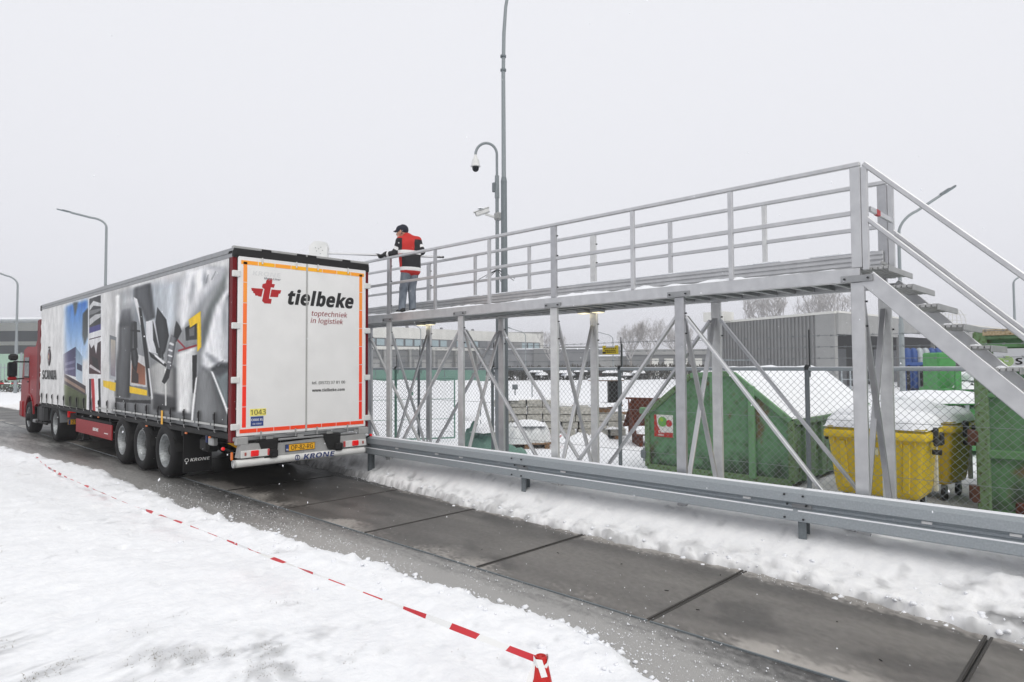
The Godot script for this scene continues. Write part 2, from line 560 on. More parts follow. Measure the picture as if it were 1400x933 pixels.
# ---------------------------------------------------------------- ground
func build_ground() -> void:
	# far ground, one sheet to the horizon
	var g := new_st()
	quad(g, Vector3(-260, -0.09, -300), Vector3(300, -0.09, -300), Vector3(300, -0.09, 120), Vector3(-260, -0.09, 120))
	struct(obj("ground", g, M.snow_cap))

	# asphalt of the road, grey with slush
	var road_col := func(x: float, z: float, _y: float) -> Color:
		var e := pick(left_edge, z)
		var r := pick(right_edge, z)
		var n := nz.get_noise_2d(x * 90.0, z * 22.0) * 0.5 + nz.get_noise_2d(x * 330.0, z * 60.0) * 0.35 + nf.get_noise_2d(x * 900.0, z * 700.0) * 0.35
		var dusty := 0.0
		var streak := nz.get_noise_2d(x * 260.0 + 9.0, z * 14.0) * 0.6 + nf.get_noise_2d(x * 1300.0, z * 300.0) * 0.5
		dusty += smooth(0.95, 0.0, x - e + n * 0.5 + streak * 0.5) * 1.0
		dusty += smooth(0.30, 0.0, r - x + n * 0.2) * 0.7
		dusty += 0.55 * smooth(-3.9, -2.2, z) * smooth(4.55, 4.0, x + n * 0.3 + streak * 0.3)
		# slush between wheel track and slabs
		dusty += 0.45 * smooth(4.75, 4.45, x + n * 0.25) * smooth(-0.25, 0.35, n + 0.12 * sin(z * 0.7))
		dusty += 0.35 * smooth(0.1, 0.6, n) * smooth(-14.0, -24.0, z)
		var wet := smooth(-4.0, -10.0, z)
		var base := lerpf(0.15, 0.12, wet)
		dusty *= lerpf(1.0, 0.7, smooth(-6.0, -9.0, z) * smooth(-22.0, -15.0, z))
		dusty += 0.07 + 0.3 * n + 0.4 * nf.get_noise_2d(x * 1900.0, z * 1500.0) + 0.2 * streak
		var c := lerpf(base * (1.0 + 0.25 * n), 0.78, clampf(dusty, 0.0, 1.0))
		return Color(c, c * 0.985, c * 0.965)
	var flat := func(_x: float, _z: float) -> float: return -0.012
	var road := field(steps(-34.0, 2.6, 0.6) + steps(2.7, 4.72, 0.026), steps(-46.0, -20.0, 0.16) + steps(-19.94, -8.0, 0.06) + steps(-7.97, 0.3, 0.028) + steps(0.4, 5.0, 0.2), flat, road_col)
	var road_o := obj("road", road, M.road)
	struct(road_o)
	var road2 := field(steps(4.70, 7.6, 0.15), steps(-46.0, 5.0, 0.5), func(_x, _z): return -0.02, func(_x, _z, _y): return Color(0.06, 0.06, 0.058))
	struct(obj("road_bed", road2, M.road))
	# concrete slabs, two metres square
	var k := 0
	for i in range(-22, 4):
		var z0 := -0.93 + i * 2.045
		var z1 := z0 + 2.045
		slab(z0 + 0.008, z1 - 0.008, k, road_o)
		k += 1
	# worn white lane lines on the far carriageway
	for a in [[Vector3(3.6, -0.006, -24.5), Vector3(-6.0, -0.006, -33.0)], [Vector3(6.9, -0.006, -28.5), Vector3(1.0, -0.006, -37.5)]]:
		var st := new_st()
		var d: Vector3 = (a[1] - a[0]).normalized().cross(Vector3.UP) * 0.06
		quad(st, a[0] - d, a[0] + d, a[1] + d, a[1] - d)
		struct(obj("road_line", st, mat("a9a9a6", 0.7), road_o))

	# ploughed snow left of the road
	var snow_col := func(x: float, z: float, y: float) -> Color:
		var e := pick(left_edge, z)
		var t := e - x
		var n := nz.get_noise_2d(x * 45.0 + 20.0, z * 45.0)
		var n2 := nz.get_noise_2d(x * 210.0, z * 210.0 + 500.0)
		var d := 0.0
		d += smooth(0.03, -0.02, y) * 0.35
		d += smooth(0.16, 0.0, t + n2 * 0.12) * 0.5
		# thin, trampled snow with the ground showing through in the foreground
		var dep := x * 0.719 - z * 0.695
		var off := x * 0.695 + z * 0.719
		var n3 := nz.get_noise_2d(x * 620.0 + 77.0, z * 620.0)
		var fg := smooth(5.3, 4.3, dep + n * 1.3) * smooth(-0.9, -1.5, off + n * 0.5)
		d += fg * smooth(-0.25, 0.45, n2 * 0.8 + n3 * 0.6 + n * 0.4) * 0.62
		d += 0.30 * smooth(0.25, 0.55, n2 * 0.7 + n3 * 0.5) * smooth(0.0, 0.4, n)
		d = clampf(d, 0.0, 1.0)
		var w := lerpf(1.0, 0.34, d)
		return Color(w, w * 0.997, w * 0.99)
	var lx := steps(-30.0, -2.2, 1.2) + steps(-2.0, 1.4, 0.14) + steps(1.45, 4.5, 0.045)
	var lz := steps(-46.0, -24.0, 0.6) + steps(-23.8, -12.0, 0.14) + steps(-11.94, 0.6, 0.05) + steps(0.8, 6.0, 0.4)
	struct(obj("snow_verge", field(lx, lz, left_snow, snow_col), M.snow))
	# snow bank under the guard rail
	var bank_col := func(x: float, z: float, y: float) -> Color:
		var n2 := nz.get_noise_2d(x * 230.0, z * 230.0 + 900.0)
		var n := nz.get_noise_2d(x * 60.0, z * 60.0 + 40.0)
		var e := pick(right_edge, z)
		var t := x - e
		var sp := nf.get_noise_2d(x * 1100.0, z * 700.0)
		var d := smooth(0.13, -0.02, t + n2 * 0.16 - n * 0.05 + sp * 0.14) * 0.62
		d += smooth(0.02, 0.3, t) * smooth(0.45, 0.15, t) * smooth(0.05, 0.4, n2 + n * 0.6) * 0.5
		d += smooth(1.25, 0.4, Vector2(x - 6.75, z + 0.35).length()) * smooth(0.0, 0.35, n2 + sp * 0.5) * 0.6
		d += smooth(0.42, 0.6, n2) * 0.3
		d += smooth(0.02, 0.0, y) * 0.2
		d = clampf(d, 0.0, 1.0)
		var w := lerpf(1.0, 0.30, d)
		return Color(w, w * 0.985, w * 0.96)
	struct(obj("snow_bank", field(steps(5.7, 7.6, 0.04) + steps(7.68, 8.8, 0.08), steps(-46.0, -14.0, 0.4) + steps(-13.9, 1.2, 0.045) + steps(1.4, 6.0, 0.4), right_snow, bank_col), M.snow))
	# yard
	var yard_col := func(x: float, z: float, _y: float) -> Color:
		var n := nz.get_noise_2d(x * 40.0, z * 40.0)
		# thin grey snow round the wheeled bins
		var p := Vector2((x - 11.4) / 3.4, (z + 2.6) / 2.3).length()
		var d := smooth(1.15, 0.7, p + n * 0.25) * 0.8
		d += smooth(0.35, 0.6, nz.get_noise_2d(x * 120.0, z * 120.0)) * 0.12
		var w := lerpf(1.0, 0.42, clampf(d, 0.0, 1.0))
		return Color(w, w, w * 1.005)
	struct(obj("yard_ground", field(steps(8.75, 20.0, 0.15) + steps(20.5, 60.0, 1.0) + steps(64.0, 180.0, 6.0), steps(-130.0, -40.0, 3.0) + steps(-39.0, -20.0, 1.0) + steps(-19.7, 4.0, 0.2) + steps(5.0, 40.0, 5.0), yard_height, yard_col), M.snow))
	# snow verge beyond the far carriageway
	var verge := func(x: float, z: float) -> float:
		var line := 6.2 + (-44.0 - z) * 0.16
		return -0.05 + 0.28 * smooth(0.0, 1.6, -44.6 - z + (x - 6.0) * 0.35 + 0.5 * nz.get_noise_2d(x * 20.0, z * 20.0)) + 0.04 * nz.get_noise_2d(x * 60.0, z * 60.0) + 0.0 * line
	struct(obj("far_verge", field(steps(-40.0, 40.0, 0.8), steps(-120.0, -66.0, 6.0) + steps(-65.0, -40.0, 0.5), verge, func(_x, _z, _y): return Color(1, 1, 1)), M.snow))

func slab(z0: float, z1: float, k: int, parent: Node) -> void:
	var off := nz.get_noise_1d(k * 700.0) * 0.004
	var col := func(x: float, z: float, _y: float) -> Color:
		var r := pick(right_edge, z)
		var n := nz.get_noise_2d(x * 90.0, z * 26.0 + 60.0) * 0.6 + nz.get_noise_2d(x * 300.0, z * 110.0) * 0.3
		var sp := nf.get_noise_2d(x * 1500.0, z * 1100.0)
		var dust := 0.6 * smooth(5.0, 4.7, x + n * 0.6 + sp * 0.3) * smooth(-0.1, 0.3, nz.get_noise_2d(x * 40.0, z * 45.0 + 200.0) + sp * 0.4)
		dust += 0.5 * smooth(0.10, 0.0, r - x + n * 0.25 + sp * 0.16)
		var wet := smooth(-4.5, -9.5, z + n * 2.0)
		var tone := 1.0 + 0.18 * nz.get_noise_1d(k * 350.0 + 90.0)
		var base := lerpf(0.225, 0.095, wet) * tone * (1.0 + 0.2 * n + 0.34 * sp)
		# wheel tracks, damp stains, rubbed-in salt
		base *= 1.0 - 0.16 * smooth(0.25, 0.0, absf(x - 4.98 + 0.1 * nz.get_noise_1d(z * 20.0))) - 0.12 * smooth(0.3, 0.0, absf(x - 6.1))
		base *= 1.0 - 0.35 * smooth(0.3, 0.5, nz.get_noise_2d(x * 70.0 + 800.0, z * 50.0))
		dust += 0.10 * smooth(0.1, 0.5, nz.get_noise_2d(x * 120.0 + 30.0, z * 22.0 + 700.0)) + 0.25 * smooth(0.62, 0.8, nf.get_noise_2d(x * 2300.0, z * 2300.0))
		# darker, damp stripe along the snow
		base *= lerpf(0.72, 1.0, smooth(0.1, 0.5, r - x + n * 0.2))
		var c := lerpf(base, 0.7, clampf(dust, 0.0, 0.85))
		return Color(c, c * 0.95, c * 0.90)
	var st := field([4.66, 4.672] + steps(4.7, 6.6, 0.034) + [6.65, 6.662], [z0, z0 + 0.01] + steps(z0 + 0.04, z1 - 0.04, 0.036 if k > 16 else 0.09) + [z1 - 0.01, z1], func(x, z):
		var edge := minf(minf(x - 4.66, 6.662 - x), minf(z - z0, z1 - z))
		return off - (0.008 if edge < 0.006 else 0.0), col)
	var o := obj("concrete_slab", st, M.slab, parent)
	struct(o)
	# steel corner profiles along the joints
	for e in [z0 + 0.012, z1 - 0.012]:
		var wide := 0.02
		if k == 22 and e > z0 + 1.0 or k == 23 and e < z0 + 1.0:
			wide = 0.075
		struct(one("slab_edge", Vector3(5.66, off - 0.012, e + (wide * 0.5 - 0.01) * (1.0 if e < z0 + 1.0 else -1.0)), Vector3(1.98, 0.03, wide), M.slab_edge, o, 0.002))
	struct(one("slab_edge", Vector3(4.652, -0.014, (z0 + z1) * 0.5), Vector3(0.014, 0.03, z1 - z0 - 0.01), M.galv_dark, o, 0.0))

# ---------------------------------------------------------------- platform
func alu_tone() -> Material:
	return [M.alu, M.alu_bright, M.alu_dull, M.alu][rng.randi() % 4]

func post_z(i: float) -> float:
	return -2.12 - 1.358 * i

func build_platform() -> void:
	var t := thing("loading_platform", "long aluminium walkway on braced legs with handrails and a stair at its end", "platform", Vector3(7.3, 0, -6.0))
	var o := Vector3(7.3, 0, -6.0)
	var L := func(x: float, y: float, z: float) -> Vector3: return Vector3(x, y, z) - o
	var zA := post_z(0) + 0.03
	var zB := post_z(10.5)
	# stringers, one piece per three posts so that joints show
	for x in [7.3, 8.25]:
		var st := new_st()
		bar(st, L.call(x, 2.975, zA), L.call(x, 2.975, zB), 0.06, 0.145, 0.006)
		bar(st, L.call(x + (0.035 if x > 8.0 else -0.035), 2.912, zA), L.call(x + (0.035 if x > 8.0 else -0.035), 2.912, zB), 0.02, 0.016, 0.003)
		obj("stringer", st, M.alu, t)
	# deck planks
	for i in 4:
		var x := 7.44 + 0.223 * i
		one_bar("deck_plank", L.call(x, 3.04, zA), L.call(x, 3.04, zB), 0.214, 0.03, M.alu_ribbed, t)
	# joists under the deck
	var z := zA - 0.12
	while z > zB:
		one_bar("joist", L.call(7.335, 2.972, z), L.call(8.215, 2.972, z), 0.05, 0.09, M.alu_dark, t, 0.003)
		z -= 0.2265
	# ribbed toe board along the far side
	for x in [8.2]:
		var st := new_st()
		for r in 5:
			bar(st, L.call(x, 3.10 + r * 0.054, zA - 0.02), L.call(x, 3.10 + r * 0.054, zB), 0.026, 0.044, 0.007)
		bar(st, L.call(x + 0.009, 3.20, zA - 0.02), L.call(x + 0.009, 3.20, zB), 0.012, 0.25, 0.0)
		obj("toe_board", st, M.alu, t)
	# short toe board across the stair head
	var tb := new_st()
	for r in 3:
		bar(tb, L.call(8.0, 3.09 + r * 0.043, zA + 0.01), L.call(8.2, 3.09 + r * 0.043, zA + 0.01), 0.018, 0.036, 0.005)
	obj("toe_board", tb, M.alu_ribbed, t)
	# railing posts
	for x in [7.3, 8.25]:
		for i in 11:
			var wide := 0.10 if i % 3 == 0 else 0.055
			var low := 3.05 if x < 8.0 else 3.06
			if x > 8.0 and i % 3 != 0:
				low = 3.3
			one("post", L.call(x, (low + 4.09) * 0.5, post_z(i)), Vector3(0.045, 4.09 - low, wide), alu_tone(), t, 0.005)
			if i % 3 == 0:
				for y in [3.2, 3.66, 3.95]:
					lag(t, L.call(x + 0.012, y, post_z(i) + wide * 0.5), Vector3(0, 0, 1))
		# rails
		one_bar("handrail", L.call(x, 4.115, zA + 0.02), L.call(x, 4.115, zB), 0.05, 0.05, M.alu, t, 0.01)
		one_bar("mid_rail", L.call(x + 0.002, 3.62, zA), L.call(x + 0.002, 3.62, zB), 0.036, 0.05, M.alu, t, 0.008)
	# legs, base plates, head plates, cross braces
	for i in 6:
		var lz := post_z(1.5 * i)
		for x in [7.3, 8.25]:
			one("leg", L.call(x, 1.475, lz), Vector3(0.05, 2.85, 0.13), alu_tone(), t, 0.006)
			one("base_plate", L.call(x, 0.045, lz), Vector3(0.16, 0.02, 0.2), M.alu_dark, t, 0.004)
			one("head_plate", L.call(x + (-0.042 if x < 8.0 else 0.042), 2.935, lz), Vector3(0.02, 0.07, 0.3), M.alu_dark, t, 0.004)
			for s in [-0.11, 0.11]:
				lag(t, L.call(x + (-0.056 if x < 8.0 else 0.056), 2.935, lz + s), Vector3(-1 if x < 8.0 else 1, 0, 0))
			for y in [2.45, 2.7]:
				lag(t, L.call(x + 0.01, y, lz + 0.068), Vector3(0, 0, 1))
		one_bar("cross_brace", L.call(7.335, 2.68, lz + 0.03), L.call(8.215, 0.28, lz + 0.03), 0.03, 0.06, alu_tone(), t, 0.005, Vector3(0, 0, 1))
		one_bar("cross_brace", L.call(7.335, 0.28, lz - 0.01), L.call(8.215, 2.68, lz - 0.01), 0.03, 0.06, alu_tone(), t, 0.005, Vector3(0, 0, 1))
		if i % 2 == 1:
			for x in [7.33, 8.22]:
				for s in [-1, 1]:
					var ez: float = post_z(1.5 * (i + s)) - s * -0.06
					if i + s <= 5:
						one_bar("long_brace", L.call(x, 2.66, lz - s * 0.07), L.call(x, 0.3, ez), 0.06, 0.036, alu_tone(), t, 0.005)
	# twin lamps under the deck by the far legs
	for i in [1.5 * 2, 1.5 * 4]:
		for s in [-0.14, 0.14]:
			var lamp := one("lamp", L.call(8.17, 2.902, post_z(i) + s), Vector3(0.16, 0.05, 0.17), M.alu_dark, t, 0.012)
			one("lamp_lens", L.call(8.17, 2.874, post_z(i) + s), Vector3(0.13, 0.012, 0.14), M.beacon, lamp, 0.003)
			var li := OmniLight3D.new()
			li.name = "lamp_light"
			li.light_energy = 0.006
			li.light_color = Color("fff0c8")
			li.light_size = 0.06
			li.omni_range = 30.0
			li.omni_attenuation = 2.0
			li.shadow_enabled = true
			lamp.add_child(li)
			li.position = L.call(8.17, 2.85, post_z(i) + s)
		one_tube("cable", [L.call(8.15, 2.89, post_z(i) - 0.2), L.call(8.12, 2.886, post_z(i) - 0.6), L.call(8.1, 2.89, post_z(i) - 1.2)], [0.008], M.tinted, t, 6)
	# stair: stringers, treads and rails going down towards the camera side
	var sdir := Vector3(0, -1.0, 0.985)
	for x in [7.3, 8.25]:
		var top := Vector3(x, 2.94, zA + 0.06)
		one_bar("stair_stringer", top - o, top + sdir * 2.92 - o, 0.052, 0.165, M.alu, t, 0.006)
		one_bar("stair_rail", L.call(x, 4.115, zA + 0.05), L.call(x, 4.115 - 2.85, zA + 0.05 + 2.81), 0.05, 0.055, M.alu, t, 0.01)
		one_bar("stair_rail", L.call(x, 3.585, zA + 0.03), L.call(x, 3.585 - 2.45, zA + 0.03 + 2.413), 0.04, 0.05, M.alu, t, 0.01)
		one_bar("stair_post", L.call(x, 4.08, zA + 0.054), L.call(x, 3.02, zA + 0.054), 0.043, 0.06, M.alu, t)
		one_bar("stair_post", L.call(x, 1.6, zA + 2.6), L.call(x, 0.45, zA + 2.6), 0.045, 0.06, M.alu, t)
	one_bar("gate_bar", L.call(7.4, 3.66, zA + 0.07), L.call(8.2, 3.66, zA + 0.07), 0.03, 0.055, M.alu, t)
	one("gate_mark", L.call(7.66, 3.66, zA + 0.07), Vector3(0.12, 0.059, 0.036), M.ink_red, t, 0.001)
	for i in 15:
		var y := 3.035 - 0.2055 * i
		var tz := zA + 0.07 + 0.2035 * i
		if y < 0.2:
			break
		var tr := new_st()
		for r in 5:
			box(tr, L.call(7.775, y, tz + r * 0.048 - 0.04), Vector3(0.9, 0.032, 0.04), 0.005)
		box(tr, L.call(7.775, y - 0.014, tz + 0.182), Vector3(0.89, 0.06, 0.014), 0.003)
		obj("tread", tr, M.alu_ribbed, t)
		snow_heap("tread_snow", L.call(7.42 + 0.1 * rng.randf(), y + 0.012, tz + 0.03), Vector3(0.14 + 0.08 * rng.randf(), 0.025, 0.08), t)
	# snow lying along the deck edge
	var sx := [7.28, 7.30, 7.325, 7.35, 7.38, 7.42, 7.47, 7.53]
	var sz := steps(zA - 0.05, zB, 0.06)
	var sf := func(x: float, zz: float) -> float:
		var n := 0.5 + 0.9 * nz.get_noise_2d(30.0, zz * 95.0) + 0.5 * nz.get_noise_2d(88.0, zz * 420.0)
		var h := clampf(n, 0.0, 1.6) * 0.07 + 0.012
		var u := (x - 7.28) / 0.25
		return 3.046 - o.y + h * sin(clampf(u * 1.25, 0.0, 1.0) * PI * 0.62) * (1.0 - 0.65 * u) - (0.06 if u > 0.98 else 0.0)
	var st2 := new_st()
	st2.set_smooth_group(0)
	for zz in sz:
		for x in sx:
			st2.add_vertex(Vector3(x - o.x, sf.call(x, zz), zz - o.z))
	for j in sz.size() - 1:
		for i in sx.size() - 1:
			var a := j * sx.size() + i
			for q in [a, a + 1, a + sx.size(), a + 1, a + sx.size() + 1, a + sx.size()]:
				st2.add_index(q)
	obj("deck_snow", st2, M.snow_cap, t)
	for x in [8.2]:
		var st3 := new_st()
		var zz := zA - 0.1
		while zz > zB + 0.4:
			var h := 0.012 + 0.012 * rng.randf()
			bar(st3, L.call(x, 3.336 + h * 0.5, zz), L.call(x, 3.336 + h * 0.5, zz - 0.36), 0.032, h, 0.006)
			zz -= 0.36 + (0.5 * rng.randf() if rng.randf() < 0.3 else 0.0)
		obj("rail_snow", st3, M.snow_cap, t)

func lag(parent: Node, at: Vector3, dir: Vector3) -> void:
	var st := new_st()
	var b := frame_of(Vector3.ZERO, dir)
	lathe(st, [Vector2(0, 0.016), Vector2(0.011, 0.016), Vector2(0.011, 0.0)], 6, at, Basis(b.x, -b.z, b.y), false)
	obj("bolt", st, M.bolt, parent)

# lumpy cap of snow, s full size
func snow_heap(called: String, at: Vector3, s: Vector3, parent: Node, m: Material = null, brim := false) -> MeshInstance3D:
	var st := new_st()
	st.set_smooth_group(0)
	var n := 14
	var sd := rng.randf() * 900.0
	for j in n + 1:
		for i in n + 1:
			var u := float(i) / n * 2.0 - 1.0
			var v := float(j) / n * 2.0 - 1.0
			if brim:
				u = signf(u) * (1.0 - pow(1.0 - absf(u), 1.8))
				v = signf(v) * (1.0 - pow(1.0 - absf(v), 1.8))
			var pw := 8.0 if brim else 3.0
			var r := pow(pow(absf(u), pw) + pow(absf(v), pw), 1.0 / pw)
			var h := sqrt(maxf(0.0, 1.0 - minf(1.0, r * r)))
			if brim:
				h = 0.42 + 0.58 * h if r < 0.99 else 0.0
			h *= 0.8 + 0.35 * nz.get_noise_2d(u * 90.0 + sd, v * 90.0)
			st.add_vertex(at + Vector3(u * s.x * 0.5, h * s.y - 0.01 * smooth(0.9, 1.0, r), v * s.z * 0.5))
	for j in n:
		for i in n:
			var a := j * (n + 1) + i
			for q in [a, a + 1, a + n + 1, a + 1, a + n + 2, a + n + 1]:
				st.add_index(q)
	return obj(called, st, m if m else M.snow_cap, parent)

# ---------------------------------------------------------------- guard rail
func build_guardrail() -> void:
	var t := thing("guard_rail", "double corrugated galvanised steel guard rail on short posts in the snow bank", "guard rail", Vector3(6.98, 0, -2.6))
	# cross-section in (x, y): two folded waves with a recess between
	var prof := [Vector2(0.045, 0.765), Vector2(0.012, 0.76), Vector2(-0.035, 0.735), Vector2(-0.04, 0.645), Vector2(0.02, 0.622), Vector2(0.034, 0.60), Vector2(0.034, 0.578), Vector2(-0.012, 0.566), Vector2(-0.04, 0.552), Vector2(-0.04, 0.462), Vector2(0.0, 0.442), Vector2(0.045, 0.436)]
	var joints := [5.3, 1.32, -2.6, -6.55, -10.5, -14.45, -18.4, -22.35]
	for i in joints.size() - 1:
		var st := new_st()
		var z0: float = joints[i] + 2.6 + 0.01
		var z1: float = joints[i + 1] + 2.6 - 0.14
		var sink := 0.0012 * i
		for k in prof.size() - 1:
			var p: Vector2 = prof[k]
			var q: Vector2 = prof[k + 1]
			var m := Vector2(-sink, 0)
			quad(st, Vector3(p.x + m.x, p.y, z0), Vector3(q.x + m.x, q.y, z0), Vector3(q.x + m.x, q.y, z1), Vector3(p.x + m.x, p.y, z1))
			quad(st, Vector3(p.x + m.x + 0.004, p.y, z1), Vector3(q.x + m.x + 0.004, q.y, z1), Vector3(q.x + m.x + 0.004, q.y, z0), Vector3(p.x + m.x + 0.004, p.y, z0))
		obj("beam", st, M.galv, t)
		# second rail on the far side of the posts
		var st2 := new_st()
		for k in prof.size() - 1:
			var p: Vector2 = prof[k]
			var q: Vector2 = prof[k + 1]
			quad(st2, Vector3(0.20 - p.x, p.y, z0), Vector3(0.20 - q.x, q.y, z0), Vector3(0.20 - q.x, q.y, z1), Vector3(0.20 - p.x, p.y, z1))
		obj("back_beam", st2, M.galv, t)
		# snow on the ledge of the lower wave
		var sn := new_st()
		bar(sn, Vector3(-0.03, 0.558, z0 - 0.1), Vector3(-0.03, 0.558, z1 + 0.1), 0.03, 0.012, 0.004)
		bar(sn, Vector3(0.10, 0.758, z0), Vector3(0.10, 0.758, z1 + 0.1), 0.108, 0.022, 0.006)
		obj("ledge_snow", sn, M.snow_cap, t)
	for i in joints.size():
		var z: float = joints[i] + 2.6
		var po := new_st()
		box(po, Vector3(0.10, 0.32, z - 0.03), Vector3(0.10, 0.80, 0.012), 0.002)
		box(po, Vector3(0.055, 0.32, z - 0.03), Vector3(0.012, 0.80, 0.085), 0.002)
		box(po, Vector3(0.145, 0.32, z - 0.03), Vector3(0.012, 0.80, 0.085), 0.002)
		obj("post", po, M.galv_dark, t)
		one("splice_plate", Vector3(0.026, 0.6, z - 0.02), Vector3(0.012, 0.05, 0.2), M.alu_dark, t, 0.003)
		for bz in [-0.14, 0.05]:
			for by in [0.715, 0.48]:
				lag(t, Vector3(-0.044, by, z + bz - 0.03), Vector3(-1, 0, 0))
			lag(t, Vector3(0.01, 0.61, z + bz - 0.02), Vector3(-1, 0, 0))
	# small white reflectors stuck in the recess
	for z in [-0.6, 1.1, 1.75, -3.2, -5.3, -5.9, -7.0, -8.4]:
		one("reflector", Vector3(0.012, 0.612, z), Vector3(0.02, 0.024, 0.085), M.ink_white, t, 0.003)

# ---------------------------------------------------------------- chain-link fence
func build_fence() -> void:
	var X := 8.8
	var t := thing("chain_link_fence", "chain link fence with a tube top rail and barbed wires behind the platform", "fence", Vector3(X, 0, -6.0))
	var z0 := 3.2
	var z1 := -20.0
	var h := 2.0
	one_tube("top_rail", [Vector3(0, h, z0 + 6.0), Vector3(0, h, z1 + 6.0)], [0.024], M.galv, t, 10)
	var sn := new_st()
	bar(sn, Vector3(0, h + 0.024, z0 + 6.0), Vector3(0, h + 0.024, z1 + 6.0), 0.03, 0.012, 0.004)
	obj("rail_snow", sn, M.snow_cap, t)
	var posts := [2.6, -0.28, -3.19, -6.11, -9.03, -11.3, -12.13, -15.0, -17.9]
	for i in posts.size():
		var z: float = posts[i] + 6.0
		var m: Material = M.galv_dark if posts[i] > -10.0 or i % 2 == 1 else M.screen_green
		one_tube("post", [Vector3(0, -0.1, z), Vector3(0, h + 0.02, z)], [0.03], m, t, 12)
		var cap := new_st()
		lathe(cap, [Vector2(0.034, 0.0), Vector2(0.034, 0.04), Vector2(0.02, 0.065), Vector2(0, 0.07)], 12, Vector3(0, h - 0.01, z))
		obj("post_cap", cap, M.bolt, t)
		one_tube("wire_arm", [Vector3(0.0, h - 0.02, z + 0.035), Vector3(0.0, 2.51, z + 0.035)], [0.009], M.bolt, t, 6)
		one_tube("wire_arm", [Vector3(0.05, h - 0.1, z + 0.02), Vector3(0.05, 2.40, z + 0.02)], [0.011], M.galv_dark, t, 6)
	for y in [2.14, 2.285, 2.43]:
		var st := new_st()
		var pts := []
		var z := z0 + 6.0
		while z > z1 + 6.0:
			pts.append(Vector3(0.004, y - 0.012 * absf(sin(z * 1.08)), z))
			z -= 0.7
		tube(st, pts, [0.0035], 4, false)
		z = z0 + 6.0
		while z > z1 + 12.0:
			var p := Vector3(0.004, y - 0.012 * absf(sin(z * 1.08)), z)
			tube(st, [p + Vector3(0.018, 0.014, 0.01), p - Vector3(0.018, 0.014, 0.01)], [0.003], 3, false)
			tube(st, [p + Vector3(-0.018, 0.014, -0.006), p - Vector3(-0.018, 0.014, -0.006)], [0.003], 3, false)
			z -= 0.16
		obj("barbed_wire", st, M.wire, t)
	# woven mesh: zigzag wires side by side, hooked into each other
	var mesh := new_st()
	mesh.set_smooth_group(-1)
	var half := 0.044
	var n := int(h / half)
	var z := z0 + 6.0
	var r := 0.0015
	var flip := 0
	while z > z1 + 6.0:
		var prev := Vector3.ZERO
		flip = 1 - flip
		for i in n + 1:
			var p := Vector3(0.003 * (1 if i % 2 == 0 else -1), 0.03 + i * half, z - (half if i % 2 == flip else 0.0))
			if i > 0:
				var e := Vector3(0, r, r) if i % 2 == flip else Vector3(0, r, -r)
				var f := Vector3(r * 1.2, 0, 0)
				quad(mesh, prev + e, p + e, p + f, prev + f)
				quad(mesh, prev + f, p + f, p - e, prev - e)
				quad(mesh, prev - e, p - e, p + e, prev + e)
			prev = p
		z -= half
	stuff(obj("wire_mesh", mesh, M.wire, t))
	# tension wires
	for y in [0.06, 0.72, 1.36]:
		one_tube("tension_wire", [Vector3(0.006, y, z0 + 6.0), Vector3(0.006, y, z1 + 6.0)], [0.003], M.wire, t, 4)
	# yellow notice
	var g := thing("warning_sign", "small yellow notice plate tied to the top wires of the fence", "sign", Vector3(8.78, 2.31, -6.27))
	var st := new_st()
	prism(st, [Vector2(-0.155, -0.07), Vector2(0.155, -0.07), Vector2(0.155, 0.07), Vector2(0.09, 0.07), Vector2(0.09, 0.036), Vector2(-0.09, 0.036), Vector2(-0.09, 0.07), Vector2(-0.155, 0.07)], 0.004, Transform3D(Basis(Vector3.UP, -PI / 2), Vector3.ZERO))
	obj("plate", st, mat("d8c22e", 0.5), g)
	for r2 in [[0.022, 0.21], [-0.012, 0.18], [-0.038, 0.19]]:
		for k in 6:
			var w: float = 0.016 + 0.018 * rng.randf()
			one("print_line", Vector3(-0.004, r2[0], -r2[1] * 0.5 + k * r2[1] / 5.0), Vector3(0.002, 0.018, w), mat("6b5a20", 0.6), g, 0.0)
	one("bolt_strip", Vector3(-0.005, -0.045, -0.12), Vector3(0.003, 0.03, 0.06), M.bolt, g, 0.001)

# ---------------------------------------------------------------- print of the side curtain
func paint_poly(im: Image, pts: Array, c1: Color, c2: Color, how: String) -> void:
	var W := im.get_width()
	var H := im.get_height()
	var lo := Vector2(1e9, 1e9)
	var hi := Vector2(-1e9, -1e9)
	for p in pts:
		lo = lo.min(p)
		hi = hi.max(p)
	for y in range(maxi(0, int(lo.y)), mini(H, int(hi.y) + 1)):
		var xs := []
		var yc := y + 0.5
		for i in pts.size():
			var a: Vector2 = pts[i]
			var b: Vector2 = pts[(i + 1) % pts.size()]
			if (a.y <= yc) != (b.y <= yc):
				xs.append(a.x + (yc - a.y) / (b.y - a.y) * (b.x - a.x))
		xs.sort()
		for k in range(0, xs.size() - 1, 2):
			var x0 := maxi(0, int(round(xs[k])))
			var x1 := mini(W, int(round(xs[k + 1])))
			if x1 <= x0:
				continue
			if how != "v":
				for x in range(x0, x1):
					var f := clampf((x - lo.x) / maxf(1.0, hi.x - lo.x), 0.0, 1.0)
					if how == "r":   # rounded form: lighter a third of the way in, dark at its rims
						f = clampf(absf((x - xs[k]) / (xs[k + 1] - xs[k]) - 0.4) * 1.75, 0.0, 1.0)
						f = f * f * 0.85 + 0.15 * (yc - lo.y) / (hi.y - lo.y)
					im.set_pixel(x, y, c1.lerp(c2, f))
			else:
				var f := clampf((yc - lo.y) / maxf(1.0, hi.y - lo.y), 0.0, 1.0)
				im.fill_rect(Rect2i(x0, y, x1 - x0, 1), c1.lerp(c2, f))

